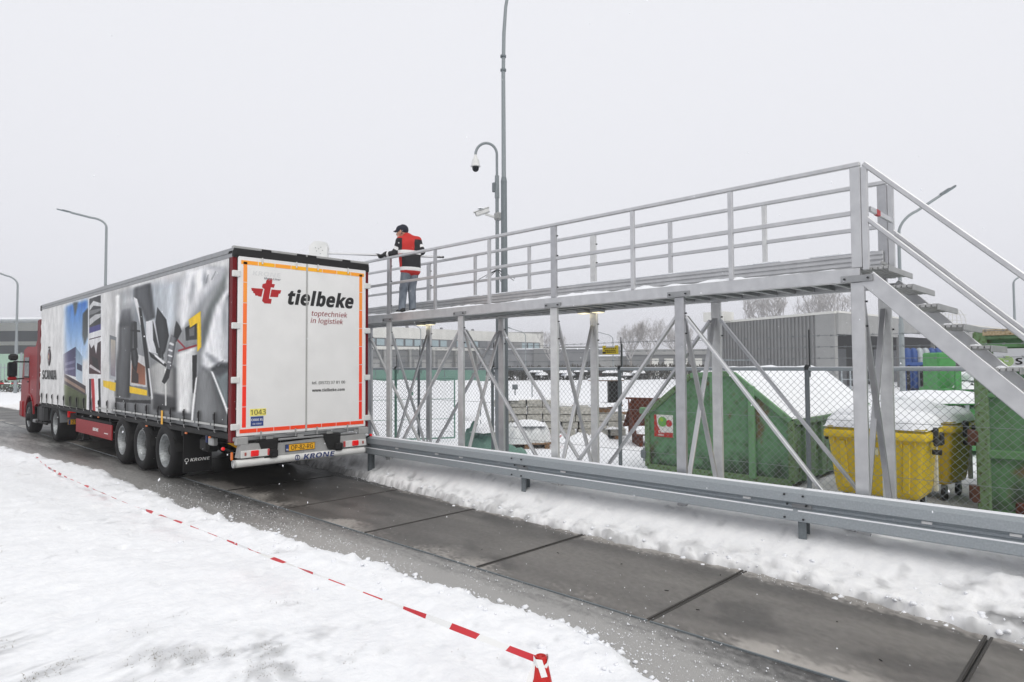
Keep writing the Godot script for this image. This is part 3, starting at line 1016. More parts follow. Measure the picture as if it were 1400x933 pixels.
func curtain_print() -> ImageTexture:
	var W := 1960
	var H := 406
	var im := Image.create(W, H, false, Image.FORMAT_RGB8)
	im.fill(Color("e0e0e1"))
	var shapes := curtain_shapes()
	for s in shapes:
		if s[0] == "blur":
			var q := int(s[1])
			im.resize(int(W / (q * 3.2)), H / q, Image.INTERPOLATE_LANCZOS)
			im.resize(W, H, Image.INTERPOLATE_CUBIC)
			continue
		var pts := []
		var v: Array = s[3]
		for i in range(0, v.size(), 2):
			pts.append(Vector2((13.66 - v[i]) / 13.66 * W, (3.84 - v[i + 1]) / 2.84 * H))
		paint_poly(im, pts, Color(s[0]), Color(s[1]), s[2])
	# the white front part runs softly into the blue sky of the print
	for x in range(0, 740):
		for y in H:
			var u := 13.66 - x * 13.66 / W
			var k := smooth(10.1, 11.2, u)
			if k > 0.0:
				im.set_pixel(x, y, im.get_pixel(x, y).lerp(Color("e4e4e4"), k))
	# light folds of the cloth, grain of the print
	for y in H:
		for x in W:
			var c := im.get_pixel(x, y)
			var n := 1.0 + 0.10 * nz.get_noise_2d(x * 1.5, y * 0.9) + 0.06 * nz.get_noise_2d(x * 9.0, y * 3.0)
			im.set_pixel(x, y, Color(pow(c.r, 1.18) * n, pow(c.g, 1.18) * n, pow(c.b, 1.18) * n))
	return ImageTexture.create_from_image(im)

func curtain_shapes() -> Array:
	return [
	["e2e2e2", "c8c8c8", "h", [7.34, 3.81, 5.05, 3.84, 4.92, 1.10, 7.18, 1.03]],
	["d6d6d6", "b4b4b6", "h", [6.70, 3.81, 5.78, 3.78, 5.64, 1.07, 6.54, 1.03]],
	["b4b6b9", "77797b", "v", [5.85, 3.74, 0.10, 3.66, 0.00, 1.16, 5.71, 1.07]],
	["8a9096", "dfe4ea", "h", [5.00, 3.71, 3.83, 3.73, 2.40, 3.65, 2.51, 2.88, 2.94, 2.54, 4.12, 2.58, 4.85, 3.07]],
	["d0d2d4", "7a7c80", "v", [5.77, 3.57, 4.87, 3.58, 4.78, 2.95, 6.02, 3.00]],
	["8a8c8e", "4e5052", "v", [6.20, 1.29, 0.04, 1.36, 0.00, 1.04, 6.31, 0.79]],
	["4a82c8", "cfdff0", "v", [11.01, 3.73, 8.48, 3.76, 8.38, 2.25, 10.89, 2.31]],
	["blur", "14", "v", []],
	["6e7073", "232426", "r", [6.05, 3.05, 4.85, 3.03, 4.94, 2.40, 5.08, 1.43, 6.07, 1.40, 6.16, 1.92]],
	["8c8e92", "4a4c50", "v", [5.73, 3.32, 5.11, 3.32, 4.99, 2.96, 5.90, 2.96]],
	["66696d", "3e4044", "r", [4.88, 3.74, 3.89, 3.75, 3.60, 3.04, 4.11, 2.98, 4.44, 3.28, 4.90, 3.53]],
	["c9c9c8", "47484a", "r", [3.92, 2.05, 3.54, 2.16, 2.92, 2.19, 2.41, 2.04, 2.33, 1.26, 3.67, 1.24]],
	["55565a", "313234", "v", [3.61, 1.57, 2.36, 1.50, 2.35, 1.28, 3.59, 1.24]],
	["fafafc", "a9abb0", "r", [2.10, 3.78, 0.93, 3.77, 0.30, 3.68, 0.40, 3.50, 0.99, 3.28, 1.73, 2.91, 2.19, 2.73, 2.43, 3.05, 2.21, 3.58]],
	["c4c6ca", "c4c6ca", "v", [1.67, 3.70, 1.54, 3.49, 1.74, 3.11, 1.85, 3.31]],
	["a9abb0", "a9abb0", "v", [1.17, 3.75, 1.00, 3.54, 1.12, 3.39, 1.25, 3.56]],
	["ffffff", "ffffff", "v", [1.42, 3.74, 1.33, 3.54, 1.47, 3.35, 1.54, 3.62]],
	["f2f2f2", "a8aaab", "r", [2.42, 2.32, 1.44, 2.43, 1.44, 2.27, 1.47, 1.27, 2.37, 1.26]],
	["fdfdff", "9fa2a7", "r", [0.06, 3.66, 0.00, 2.01, 0.64, 1.88, 0.94, 2.04, 1.25, 2.10, 1.25, 2.43, 0.77, 3.06, 0.30, 3.39]],
	["e6e7ea", "e6e7ea", "v", [0.67, 2.98, 0.37, 2.74, 0.43, 2.41, 0.70, 2.67]],
	["b4b6ba", "b4b6ba", "v", [0.38, 3.20, 0.19, 2.83, 0.29, 2.47, 0.44, 2.84]],
	["aeb0b5", "aeb0b5", "v", [1.13, 2.33, 0.65, 2.23, 0.35, 2.10, 0.80, 2.12]],
	["3a3c40", "6a6d72", "v", [0.88, 2.04, 0.50, 2.14, 0.01, 2.12, 0.00, 2.00, 0.61, 1.88]],
	["6a6d72", "a0a3a8", "v", [0.23, 3.19, 0.03, 3.30, 0.03, 2.91, 0.17, 3.01]],
	["97999b", "4c4e50", "r", [1.53, 1.78, 1.36, 1.95, 1.12, 2.03, 0.76, 1.95, 0.15, 1.33, 0.32, 1.02, 1.72, 1.04, 1.61, 1.59]],
	["858e91", "4a5053", "r", [0.64, 1.88, 0.00, 2.04, -0.01, 1.36, 0.25, 1.44, 0.64, 1.74]],
	["6c7172", "9a9e9e", "h", [0.40, 3.50, 0.23, 3.62, 0.22, 3.34, 0.68, 3.07, 1.21, 2.30, 1.27, 2.75, 0.99, 3.06]],
	["3c4142", "6f7678", "v", [8.95, 3.43, 8.47, 3.55, 8.42, 2.85, 8.76, 2.61, 8.98, 2.90]],
	["5b6468", "5b6468", "v", [9.95, 3.78, 9.45, 3.77, 9.51, 3.61, 9.71, 3.40, 9.83, 3.60]],
	["fafafa", "cfcfd2", "v", [6.18, 3.68, 5.92, 3.68, 5.92, 3.10, 5.98, 2.42, 6.08, 1.98]],
	["6a7448", "39432b", "v", [10.76, 1.64, 8.48, 1.40, 8.45, 0.97, 10.72, 1.06]],
	["blur", "6", "v", []],
	["45446a", "6a6684", "v", [10.90, 2.43, 9.58, 2.61, 9.52, 1.83, 10.78, 1.91]],
	["7f97b0", "d2dce4", "v", [9.58, 2.60, 8.91, 2.35, 8.86, 1.59, 9.52, 1.79]],
	["343c58", "343c58", "v", [9.43, 2.19, 8.95, 2.12, 8.94, 1.97, 9.42, 2.03]],
	["4e4042", "40363a", "v", [10.75, 1.91, 8.56, 1.61, 8.54, 1.38, 10.73, 1.63]],
	["a08a7c", "a08a7c", "v", [10.75, 1.82, 8.62, 1.52, 8.61, 1.43, 10.74, 1.73]],
	["7f7e9c", "7f7e9c", "v", [10.65, 2.20, 9.65, 2.26, 9.65, 2.19, 10.65, 2.12]],
	["8a88a2", "8a88a2", "v", [10.64, 2.05, 9.64, 2.08, 9.63, 2.03, 10.64, 1.98]],
	["e2e3e5", "e2e3e5", "v", [8.48, 3.78, 7.33, 3.79, 7.16, 1.00, 8.30, 1.03]],
	["55575a", "3c3e40", "h", [8.38, 3.76, 7.38, 3.78, 7.33, 3.02, 8.33, 2.96]],
	["d6d7d9", "d6d7d9", "v", [8.34, 3.59, 8.00, 3.69, 7.37, 3.59, 7.36, 3.51, 7.99, 3.57, 8.33, 3.47]],
	["c4c5c8", "c4c5c8", "v", [8.32, 3.26, 7.85, 3.34, 7.35, 3.34, 7.35, 3.26, 7.78, 3.20, 8.31, 3.10]],
	["85878a", "85878a", "v", [8.33, 3.47, 7.74, 3.47, 7.36, 3.47, 7.36, 3.42, 7.85, 3.37, 8.33, 3.36]],
	["55548e", "55548e", "v", [8.33, 3.05, 7.34, 3.10, 7.33, 2.96, 8.32, 2.91]],
	["3c3036", "4b2a2e", "v", [8.31, 2.77, 7.32, 2.81, 7.26, 1.91, 8.26, 1.92]],
	["dcdcdf", "dcdcdf", "v", [8.31, 2.75, 7.32, 2.79, 7.31, 2.69, 7.57, 2.65, 7.67, 2.38, 7.87, 2.62, 8.11, 2.53, 8.31, 2.67]],
	["221d20", "221d20", "v", [8.10, 2.35, 7.55, 2.28, 7.35, 1.98, 7.90, 2.11]],
	["c7c2c4", "c7c2c4", "v", [8.27, 2.11, 8.15, 2.15, 7.29, 1.98, 7.29, 1.93, 8.24, 2.08]],
	["2a2836", "2a2836", "v", [8.25, 1.79, 8.06, 1.79, 8.01, 0.99, 8.20, 0.98]],
	["c0202c", "c0202c", "v", [8.05, 1.80, 7.82, 1.80, 7.61, 1.01, 7.92, 0.99]],
	["ececee", "ececee", "v", [7.82, 1.80, 7.49, 1.81, 7.35, 1.02, 7.61, 1.01]],
	["202024", "202024", "v", [7.47, 1.80, 7.28, 1.81, 7.23, 1.02, 7.35, 1.02]],
	["808488", "b9bcc0", "v", [6.61, 2.81, 6.10, 2.74, 6.05, 1.78, 6.58, 1.81]],
	["c0baae", "8c8690", "v", [6.51, 2.71, 6.16, 2.67, 6.12, 1.86, 6.48, 1.89]],
	["e8c62c", "e8c62c", "v", [7.07, 1.77, 6.07, 1.73, 6.10, 1.54, 7.04, 1.63]],
	["c9c9ca", "c9c9ca", "v", [5.06, 2.40, 4.10, 2.27, 4.02, 1.67, 5.09, 1.69]],
	["744a34", "a87258", "v", [4.98, 2.26, 4.15, 2.08, 4.11, 1.71, 5.01, 1.75]],
	["3a2a24", "3a2a24", "v", [4.95, 2.05, 4.55, 1.93, 4.54, 1.74, 4.98, 1.75]],
	["ededf0", "b0b2b7", "h", [4.13, 2.99, 3.67, 3.01, 3.24, 2.51, 3.03, 2.26, 3.61, 2.34, 3.94, 2.38, 4.10, 2.65]],
	["46484c", "1e1f22", "r", [3.48, 3.24, 2.97, 2.97, 2.82, 2.66, 3.01, 2.37, 3.21, 2.24, 3.39, 2.55, 3.58, 2.95]],
	["2c2d30", "2c2d30", "v", [3.74, 3.01, 3.45, 2.56, 3.21, 2.24, 3.36, 2.26, 3.69, 2.60]],
	["1c1d1f", "1c1d1f", "v", [3.94, 2.38, 2.92, 2.12, 2.96, 2.07, 3.82, 2.27]],
	["e2e2e4", "e2e2e4", "v", [3.64, 2.34, 3.02, 2.17, 3.07, 2.12, 3.59, 2.28]],
	["dcdcde", "dcdcde", "v", [4.93, 3.55, 4.69, 3.49, 4.31, 2.96, 4.48, 2.93]],
	["1c1d1f", "1c1d1f", "v", [3.56, 2.49, 3.49, 2.48, 3.42, 2.34, 3.49, 2.34]],
	["1c1d1f", "1c1d1f", "v", [3.37, 2.44, 3.30, 2.44, 3.25, 2.28, 3.32, 2.28]],
	["1c1d1f", "1c1d1f", "v", [3.18, 2.37, 3.12, 2.37, 3.09, 2.22, 3.15, 2.22]],
	["2c2d2f", "2c2d2f", "v", [4.87, 3.03, 4.70, 3.01, 4.63, 2.47, 4.87, 2.48]],
	["141516", "141516", "v", [5.04, 2.46, 4.70, 2.48, 4.57, 2.28, 4.67, 1.97, 4.90, 2.05, 5.03, 2.24]],
	["4a4c4e", "4a4c4e", "v", [4.97, 2.42, 4.77, 2.43, 4.68, 2.12, 4.80, 2.07]],
	["1c1d1f", "1c1d1f", "v", [5.11, 2.87, 4.50, 2.83, 4.47, 2.79, 5.11, 2.84]],
	["1e1f21", "1e1f21", "v", [4.59, 3.31, 4.43, 3.28, 3.99, 2.35, 3.71, 1.53, 3.89, 1.48, 4.22, 2.35]],
	["d8d8da", "d8d8da", "v", [3.98, 2.05, 3.89, 2.05, 3.64, 1.46, 3.73, 1.42]],
	["efca20", "efca20", "v", [5.12, 1.67, 4.00, 1.61, 4.00, 1.50, 5.11, 1.53]],
	["efca20", "efca20", "v", [6.58, 1.76, 6.14, 1.72, 6.16, 1.54, 6.57, 1.57]],
	["1a1b1d", "1a1b1d", "v", [6.09, 1.40, 5.08, 1.38, 3.78, 1.42, 3.78, 1.35, 6.09, 1.31]],
	["e4e4e2", "e4e4e2", "v", [3.02, 2.04, 2.94, 2.04, 2.89, 1.34, 2.97, 1.34]],
	["0c0c0d", "0c0c0d", "v", [1.64, 2.27, 1.44, 2.28, 1.47, 1.59, 1.61, 1.62]],
	["1e1f21", "4b4c4e", "v", [2.00, 2.77, 1.44, 2.87, 1.43, 2.55, 1.95, 2.54]],
	["77787a", "77787a", "v", [1.82, 2.74, 1.56, 2.78, 1.57, 2.62, 1.78, 2.61]],
	["f2cd22", "f2cd22", "v", [1.84, 2.91, 1.30, 3.03, 1.26, 2.41, 1.42, 2.33, 1.46, 2.83, 1.77, 2.76]],
	["9a2030", "9a2030", "v", [2.33, 2.38, 1.45, 2.46, 1.44, 2.43, 2.33, 2.35]],
	["9a2030", "9a2030", "v", [2.36, 2.58, 1.97, 2.42, 2.00, 2.40, 2.38, 2.55]],
	["404144", "1c1d1f", "v", [2.44, 2.92, 2.25, 2.81, 2.16, 2.72, 2.43, 2.53, 2.57, 2.60, 2.51, 2.81]],
	["8c8e92", "38393c", "r", [2.70, 2.68, 2.43, 2.60, 2.57, 2.25, 2.70, 2.01, 2.90, 2.04, 2.89, 2.33]],
	["dcdcde", "dcdcde", "v", [2.76, 2.54, 2.54, 2.50, 2.56, 2.46, 2.80, 2.50]],
	["dcdcde", "dcdcde", "v", [2.83, 2.42, 2.60, 2.38, 2.62, 2.35, 2.85, 2.38]],
	["dcdcde", "dcdcde", "v", [2.85, 2.31, 2.61, 2.28, 2.63, 2.25, 2.87, 2.28]],
	["c8c8ca", "c8c8ca", "v", [2.86, 2.19, 2.67, 2.16, 2.69, 2.14, 2.88, 2.15]],
	["151618", "151618", "v", [2.92, 2.04, 2.72, 2.02, 2.79, 1.87, 3.01, 1.75, 3.17, 1.79, 3.00, 1.94]],
	["f4f4f6", "f4f4f6", "v", [0.84, 2.00, 0.75, 1.99, 0.06, 1.31, 0.14, 1.29]],
	["fafafa", "fafafa", "v", [1.49, 1.88, 1.42, 1.91, 1.53, 1.39, 1.57, 1.11, 1.66, 1.12, 1.62, 1.45]],
	["8a8c90", "8a8c90", "v", [1.00, 3.63, 0.97, 3.63, 1.06, 3.48, 1.10, 3.49]],
	["9a9ca0", "9a9ca0", "v", [0.69, 3.66, 0.66, 3.66, 0.84, 3.52, 0.87, 3.53]],
	["55585c", "55585c", "v", [0.28, 2.10, 0.06, 2.16, 0.04, 2.15, 0.26, 2.07]],
	["7a7d81", "7a7d81", "v", [0.57, 2.09, 0.35, 2.18, 0.33, 2.17, 0.54, 2.07]],
	["blur", "2", "v", []],
	]

# ---------------------------------------------------------------- trailer
func wheel(parent: Node3D, at: Vector3, r: float, w: float, deep := true) -> void:
	# axle along x, outer face towards -x
	var b := Basis(Vector3(0, 1, 0), Vector3(-1, 0, 0), Vector3(0, 0, 1))
	var hub := Node3D.new()
	var n := 0
	while parent.has_node("wheel" if n == 0 else "wheel_%03d" % n):
		n += 1
	hub.name = "wheel" if n == 0 else "wheel_%03d" % n
	parent.add_child(hub)
	hub.position = at
	var ty := new_st()
	var q := r * 0.62
	lathe(ty, [Vector2(q, -w * 0.5), Vector2(r * 0.90, -w * 0.5), Vector2(r * 0.98, -w * 0.42), Vector2(r, -w * 0.3), Vector2(r, w * 0.3), Vector2(r * 0.98, w * 0.42), Vector2(r * 0.92, w * 0.5), Vector2(r * 0.80, w * 0.53), Vector2(r * 0.66, w * 0.50), Vector2(q, w * 0.44), Vector2(q, -w * 0.5)], 40, Vector3.ZERO, b)
	for k in 4:
		var rr := -w * 0.3 + w * 0.2 * k
		lathe(ty, [Vector2(r + 0.002, rr - 0.006), Vector2(r + 0.006, rr), Vector2(r + 0.002, rr + 0.006)], 40, Vector3.ZERO, b)
	obj("tyre", ty, M.rubber, hub)
	var ri := new_st()
	var s := w * 0.44
	var d := -0.03 if deep else 0.10
	lathe(ri, [Vector2(q + 0.004, s + 0.004), Vector2(q - 0.012, s + 0.012), Vector2(q - 0.022, s - 0.004), Vector2(q - 0.03, s - 0.05), Vector2(q - 0.045, s - 0.08), Vector2(q - 0.05, d + 0.03)], 40, Vector3.ZERO, b)
	var di := new_st()
	lathe(di, [Vector2(q - 0.05, d + 0.03), Vector2(q - 0.075, d), Vector2(0.17, d), Vector2(0.10, d + 0.004)], 40, Vector3.ZERO, b)
	for k in 10:
		var an := TAU * (k + 0.5) / 10.0
		lathe(di, [Vector2(0, d + 0.012), Vector2(0.022, d + 0.012), Vector2(0.022, d)], 8, Vector3(0, sin(an) * 0.205, cos(an) * 0.205), b, false)
	obj("rim", ri, M.rim, hub)
	obj("wheel_disc", di, M.disc, hub)
	var hb := new_st()
	lathe(hb, [Vector2(0.165, d + 0.004), Vector2(0.15, d + 0.02), Vector2(0.12, d + 0.03), Vector2(0.115, d + 0.10), Vector2(0.09, d + 0.12), Vector2(0, d + 0.12)], 28, Vector3.ZERO, b)
	obj("hub", hb, M.chassis, hub)
	var nu := new_st()
	for k in 10:
		var an := TAU * k / 10.0
		box(nu, Vector3(-d - 0.012, sin(an) * 0.145, cos(an) * 0.145), Vector3(0.035, 0.026, 0.026), 0.005)
	obj("wheel_nuts", nu, M.bolt, hub)

func build_trailer() -> void:
	var t := thing("curtain_trailer", "white curtain-sided semi-trailer with printed side, closed rear doors and snow on its roof", "trailer", Vector3(5.66, 0, -10.4))
	var hw := 1.262
	var len := 13.68
	# roof with a skin of snow
	var roof := new_st()
	box(roof, Vector3(0, 3.955, -len * 0.5), Vector3(hw * 2 - 0.08, 0.05, len - 0.06), 0.01)
	obj("roof", roof, M.white_paint, t)
	var rf := func(x: float, z: float) -> float:
		var e := minf(hw - absf(x), minf(-z + 0.02, z + len))
		return 3.985 + 0.022 * smooth(-0.01, 0.12, e) + 0.012 * nz.get_noise_2d(x * 60.0 + 300.0, z * 30.0) - (0.02 if e < 0.015 else 0.0)
	obj("roof_snow", field(steps(-hw + 0.01, hw - 0.01, 0.12), steps(-len + 0.02, -0.01, 0.2), rf), M.snow_cap, t)
	# cant rails
	for s in [-1.0, 1.0]:
		var st := new_st()
		box(st, Vector3(s * (hw - 0.03), 3.925, -len * 0.5), Vector3(0.07, 0.085, len), 0.012)
		box(st, Vector3(s * (hw - 0.018), 3.845, -len * 0.5), Vector3(0.05, 0.065, len - 0.03), 0.008)
		obj("cant_rail", st, M.alu_dark, t)
	# rear header: black seal with pale cap pieces, plus the two dark corner blocks
	one("header_cap", Vector3(0, 3.975, -0.02), Vector3(hw * 2, 0.045, 0.08), M.grey_steel, t, 0.008)
	one("header_seal", Vector3(0, 3.895, -0.005), Vector3(hw * 2 - 0.02, 0.12, 0.09), M.black, t, 0.01)
	for x in [-0.72, -0.1, 0.1, 0.78]:
		one("seal_pad", Vector3(x, 3.955, 0.024), Vector3(0.16, 0.065, 0.03), M.rubber, t, 0.006)
	for x in [-hw + 0.05, hw - 0.05]:
		one("corner_block", Vector3(x, 3.87, -0.07), Vector3(0.11, 0.12, 0.2), M.black, t, 0.015)
	one("front_corner", Vector3(-hw + 0.02, 3.87, -len + 0.02), Vector3(0.08, 0.16, 0.10), M.black, t, 0.012)
	# curtains
	var cm := StandardMaterial3D.new()
	cm.albedo_texture = curtain_print()
	cm.texture_repeat = false
	cm.roughness = 0.5
	cm.metallic_specular = 0.35
	for s in [-1.0, 1.0]:
		var st := new_st()
		st.set_smooth_group(0)
		var us := steps(0.16, 13.66, 0.075)
		var vs := steps(1.03, 3.815, 0.12) if s < 0 else [1.03, 3.815]
		for y in vs:
			for u in us:
				var low := smooth(1.75, 1.03, y)
				var wave := 0.012 * sin(u * 9.2) * low * low
				wave += 0.006 * nz.get_noise_2d(u * 60.0, y * 30.0)
				wave += 0.014 * smooth(12.8, 13.6, u) * sin(y * 16.0 + u * 5.0)
				wave += 0.012 * smooth(11.6, 12.2, u) * low * sin(u * 26.0)
				st.set_uv(Vector2((13.66 - u) / 13.66, (3.84 - y) / 2.84))
				st.add_vertex(Vector3(s * (hw - 0.006 + wave), y + (0.014 * absf(sin(u * 4.6)) if y < 1.05 else 0.0), -u))
		var n := us.size()
		for j in vs.size() - 1:
			for i in n - 1:
				var a := j * n + i
				for q in [a, a + 1, a + n, a + 1, a + n + 1, a + n]:
					st.add_index(q)
		obj("side_curtain", st, cm if s < 0 else M.plastic_film, t)
	var f := one("front_wall", Vector3(0, 2.42, -len + 0.02), Vector3(hw * 2 - 0.02, 2.9, 0.05), M.white_paint, t, 0.02)
	f.name = "front_wall"
	# lettering and crest at the front of the curtain
	var cx := -hw - 0.012
	text("lettering", "SCANIA", Vector3(cx, 1.86, -12.44), 0.26, M.ink, t, -PI / 2, true, 0.0, 1.32)
	var cr := new_st()
	var lens_shape := []
	for k in 20:
		var an := TAU * k / 20.0
		lens_shape.append(Vector2(cos(an) * 0.17 * (1.0 - 0.35 * maxf(0.0, -sin(an))), sin(an) * 0.25))
	prism(cr, lens_shape, 0.004, Transform3D(Basis(Vector3.UP, -PI / 2), Vector3(cx, 2.37, -12.48)))
	var crest := obj("crest", cr, mat("3a2a30", 0.5), t)
	for k in 3:
		var sm := new_st()
		var ring := []
		for a in 14:
			var an := TAU * a / 14.0
			ring.append(Vector2(cos(an) * (0.11 - 0.032 * k), sin(an) * (0.15 - 0.045 * k) + 0.02))
		prism(sm, ring, 0.004, Transform3D(Basis(Vector3.UP, -PI / 2), Vector3(cx - 0.003 * (k + 1), 2.37, -12.48)))
		obj("crest_ring", sm, mat(["8e8890", "7e3036", "c2b49a"][k], 0.5), crest)
	var top := new_st()
	box(top, Vector3(cx - 0.003, 2.655, -12.48), Vector3(0.004, 0.05, 0.2))
	obj("crest_crown", top, M.ink, crest)
	# strap buckles along the lower edge
	for i in 20:
		var z := -0.62 - 0.668 * i
		var st := new_st()
		box(st, Vector3(-hw - 0.014, 1.19, z), Vector3(0.012, 0.27, 0.04), 0.003)
		box(st, Vector3(-hw - 0.026, 1.25, z + 0.01), Vector3(0.022, 0.10, 0.06), 0.005)
		tube(st, [Vector3(-hw - 0.02, 1.29, z), Vector3(-hw - 0.03, 1.20, z + 0.03), Vector3(-hw - 0.016, 1.12, z + 0.012)], [0.006], 5)
		obj("strap", st, M.black, t)
		var hk := new_st()
		tube(hk, [Vector3(-hw - 0.012, 1.06, z), Vector3(-hw - 0.018, 1.02, z), Vector3(-hw - 0.002, 0.995, z)], [0.007], 5)
		obj("strap_hook", hk, M.grey_steel, t)
	for i in 11:
		one("contour_strip", Vector3(-hw - 0.018, 1.125, -0.42 - 0.68 * i), Vector3(0.004, 0.036, 0.62), mat("b9bab8", 0.4), t, 0.001)
	one("yellow_tab", Vector3(-hw - 0.022, 1.12, -3.05), Vector3(0.006, 0.26, 0.09), M.plate_yellow, t, 0.002)
	# side rails and floor
	for s in [-1.0, 1.0]:
		one("side_rail", Vector3(s * (hw - 0.04), 0.965, -len * 0.5), Vector3(0.06, 0.10, len - 0.2), M.chassis, t, 0.01)
	one("floor", Vector3(0, 1.0, -len * 0.5), Vector3(hw * 2 - 0.14, 0.06, len - 0.1), M.chassis, t, 0.0)
	for s in [-1.0, 1.0]:
		var st := new_st()
		prism_x(st, [Vector2(-0.3, 0.96), Vector2(-0.3, 0.66), Vector2(-8.4, 0.66), Vector2(-9.2, 0.82), Vector2(-13.5, 0.82), Vector2(-13.5, 0.96)], s * 0.55 - 0.06, s * 0.55 + 0.06)
		obj("chassis_beam", st, M.chassis, t)
	for i in 9:
		one("cross_member", Vector3(0, 0.87, -0.9 - 1.5 * i), Vector3(2.3, 0.12, 0.09), M.chassis, t, 0.005)
	# axles, wheels, mudguards
	for i in 3:
		var z := -2.96 - 1.31 * i
		one_tube("axle", [Vector3(-0.95, 0.5, z), Vector3(0.95, 0.5, z)], [0.07], M.chassis, t, 10)
		wheel(t, Vector3(-1.075, 0.5, z), 0.5, 0.385, true)
		wheel(t, Vector3(1.075, 0.5, z), 0.5, 0.385, false)
		for s in [-1.0, 1.0]:
			var st := new_st()
			for k in 9:
				var a0 := lerpf(0.35, PI - 0.35, k / 9.0)
				var a1 := lerpf(0.35, PI - 0.35, (k + 1) / 9.0)
				var p := Vector3(0, 0.5 + sin(a0) * 0.58, z + cos(a0) * 0.62)
				var q := Vector3(0, 0.5 + sin(a1) * 0.58, z + cos(a1) * 0.62)
				var c: float = s * 1.04
				quad(st, Vector3(c - 0.21, p.y - 0.17, p.z), Vector3(c + 0.21, p.y - 0.17, p.z), Vector3(c + 0.21, q.y - 0.17, q.z), Vector3(c - 0.21, q.y - 0.17, q.z))
			obj("mudguard", st, M.black, t)
	for s in [-1.0, 1.0]:
		var fl := one("mudflap", Vector3(s * 1.0, 0.55, -2.05), Vector3(0.5, 0.75, 0.02), M.rubber, t, 0.004)
		fl.set_meta("label", "black rubber flap with a white maker's name")
		text("lettering", "KRONE", Vector3(s * 1.0 + 0.04, 0.40, -2.036), 0.055, M.ink_white, fl, 0.0, true, 0.2, 1.35)
		var ring := new_st()
		lathe(ring, [Vector2(0.036, 0.0), Vector2(0.036, 0.004), Vector2(0.027, 0.004), Vector2(0.027, 0.0)], 16, Vector3(s * 1.0 - 0.19, 0.40, -2.038), Basis(Vector3(1, 0, 0), PI / 2))
		obj("maker_ring", ring, M.ink_white, fl)
	one("tank", Vector3(-1.0, 0.72, -1.5), Vector3(0.24, 0.26, 0.36), M.chassis, t, 0.05)
	one("brake_coupling", Vector3(-1.15, 0.86, -1.22), Vector3(0.05, 0.17, 0.06), M.ink_blue, t, 0.012)
	one("valve_block", Vector3(-1.16, 0.82, -0.95), Vector3(0.1, 0.14, 0.2), M.grey_steel, t, 0.02)
	for z in [-1.9, -0.85, -4.0, -7.4]:
		one("marker_light", Vector3(-hw + 0.005, 0.90, z), Vector3(0.02, 0.03, 0.09), M.lens_orange, t, 0.006)
	# red side panel ahead of the axles
	var pn := one("side_panel", Vector3(-hw + 0.02, 0.60, -7.88), Vector3(0.03, 0.34, 3.1), M.red, t, 0.012)
	text("lettering", "KRONE", Vector3(-hw - 0.0, 0.60, -7.6), 0.075, M.ink_white, pn, -PI / 2, true, 0.2, 1.35)
	one("contour_mark", Vector3(-hw + 0.003, 0.56, -6.75), Vector3(0.004, 0.02, 0.3), M.ink_white, t, 0.001)
	one("side_box", Vector3(-0.95, 0.62, -7.9), Vector3(0.5, 0.4, 2.6), M.chassis, t, 0.02)
	for s in [-0.85, 0.85]:
		one("landing_leg", Vector3(s, 0.52, -10.2), Vector3(0.14, 0.75, 0.14), M.chassis, t, 0.01)
		one("landing_foot", Vector3(s, 0.13, -10.2), Vector3(0.28, 0.04, 0.28), M.chassis, t, 0.01)
	# rear frame posts, red
	for s in [-1.0, 1.0]:
		one("rear_post", Vector3(s * (hw - 0.035), 2.36, -0.06), Vector3(0.07, 2.98, 0.14), M.red_dark, t, 0.012)
	one("rear_sill", Vector3(0, 0.925, -0.05), Vector3(hw * 2 - 0.04, 0.07, 0.14), M.alu_dark, t, 0.012)
	# two door leaves
	for s in [-1.0, 1.0]:
		var d := one("rear_door", Vector3(s * 0.596, 2.402, 0.015), Vector3(1.184, 2.876, 0.035), M.white_door, t, 0.01)
		for y in [1.12, 1.86, 2.72, 3.55]:
			one("hinge", Vector3(s * (hw - 0.045), y, 0.03), Vector3(0.13, 0.10, 0.05), M.white_paint, d, 0.01)
		one("door_edge", Vector3(s * 0.011, 2.402, 0.036), Vector3(0.012, 2.86, 0.006), mat("b9bab8", 0.6), d, 0.002)
		# reflective contour marking, deeper red at the lower part
		var cols := ["ff3420", "ff5226", "ff7a34", "ff9c3c"]
		for k in 8:
			var y := 1.10 + 0.332 * k
			one("contour_tape", Vector3(s * 1.075, y + 0.165, 0.0345), Vector3(0.062, 0.322, 0.003), mat(cols[mini(3, k / 2)], 0.35), d, 0.0)
		for k in 4:
			one("contour_tape", Vector3(s * (0.15 + 0.285 * k), 3.742, 0.0345), Vector3(0.275, 0.062, 0.003), mat("ffb81e" if k % 2 == 0 else "ffa630", 0.35), d, 0.0)
			one("contour_tape", Vector3(s * (0.15 + 0.285 * k), 1.045, 0.0345), Vector3(0.275, 0.062, 0.003), mat("ff4a22", 0.35), d, 0.0)
		# cam bars and keepers
		for x in [0.2, 0.8]:
			one_tube("lock_bar", [Vector3(s * x, 3.84, 0.052), Vector3(s * x, 3.74, 0.052)], [0.012], M.white_paint, d, 8)
			one_tube("lock_bar", [Vector3(s * x, 1.03, 0.05), Vector3(s * x, 0.90, 0.05)], [0.012], M.grey_steel, d, 8)
	for x in [-0.75, -0.2, 0.35, 0.9]:
		one("lock_handle", Vector3(x, 0.955, 0.05), Vector3(0.34, 0.028, 0.02), M.alu_dark, t, 0.006)
		one("lock_plate", Vector3(x + 0.1, 0.905, 0.03), Vector3(0.12, 0.08, 0.02), M.grey_steel, t, 0.006)
	one("sill_step", Vector3(0.05, 0.868, 0.05), Vector3(1.8, 0.03, 0.08), M.alu_dark, t, 0.008)
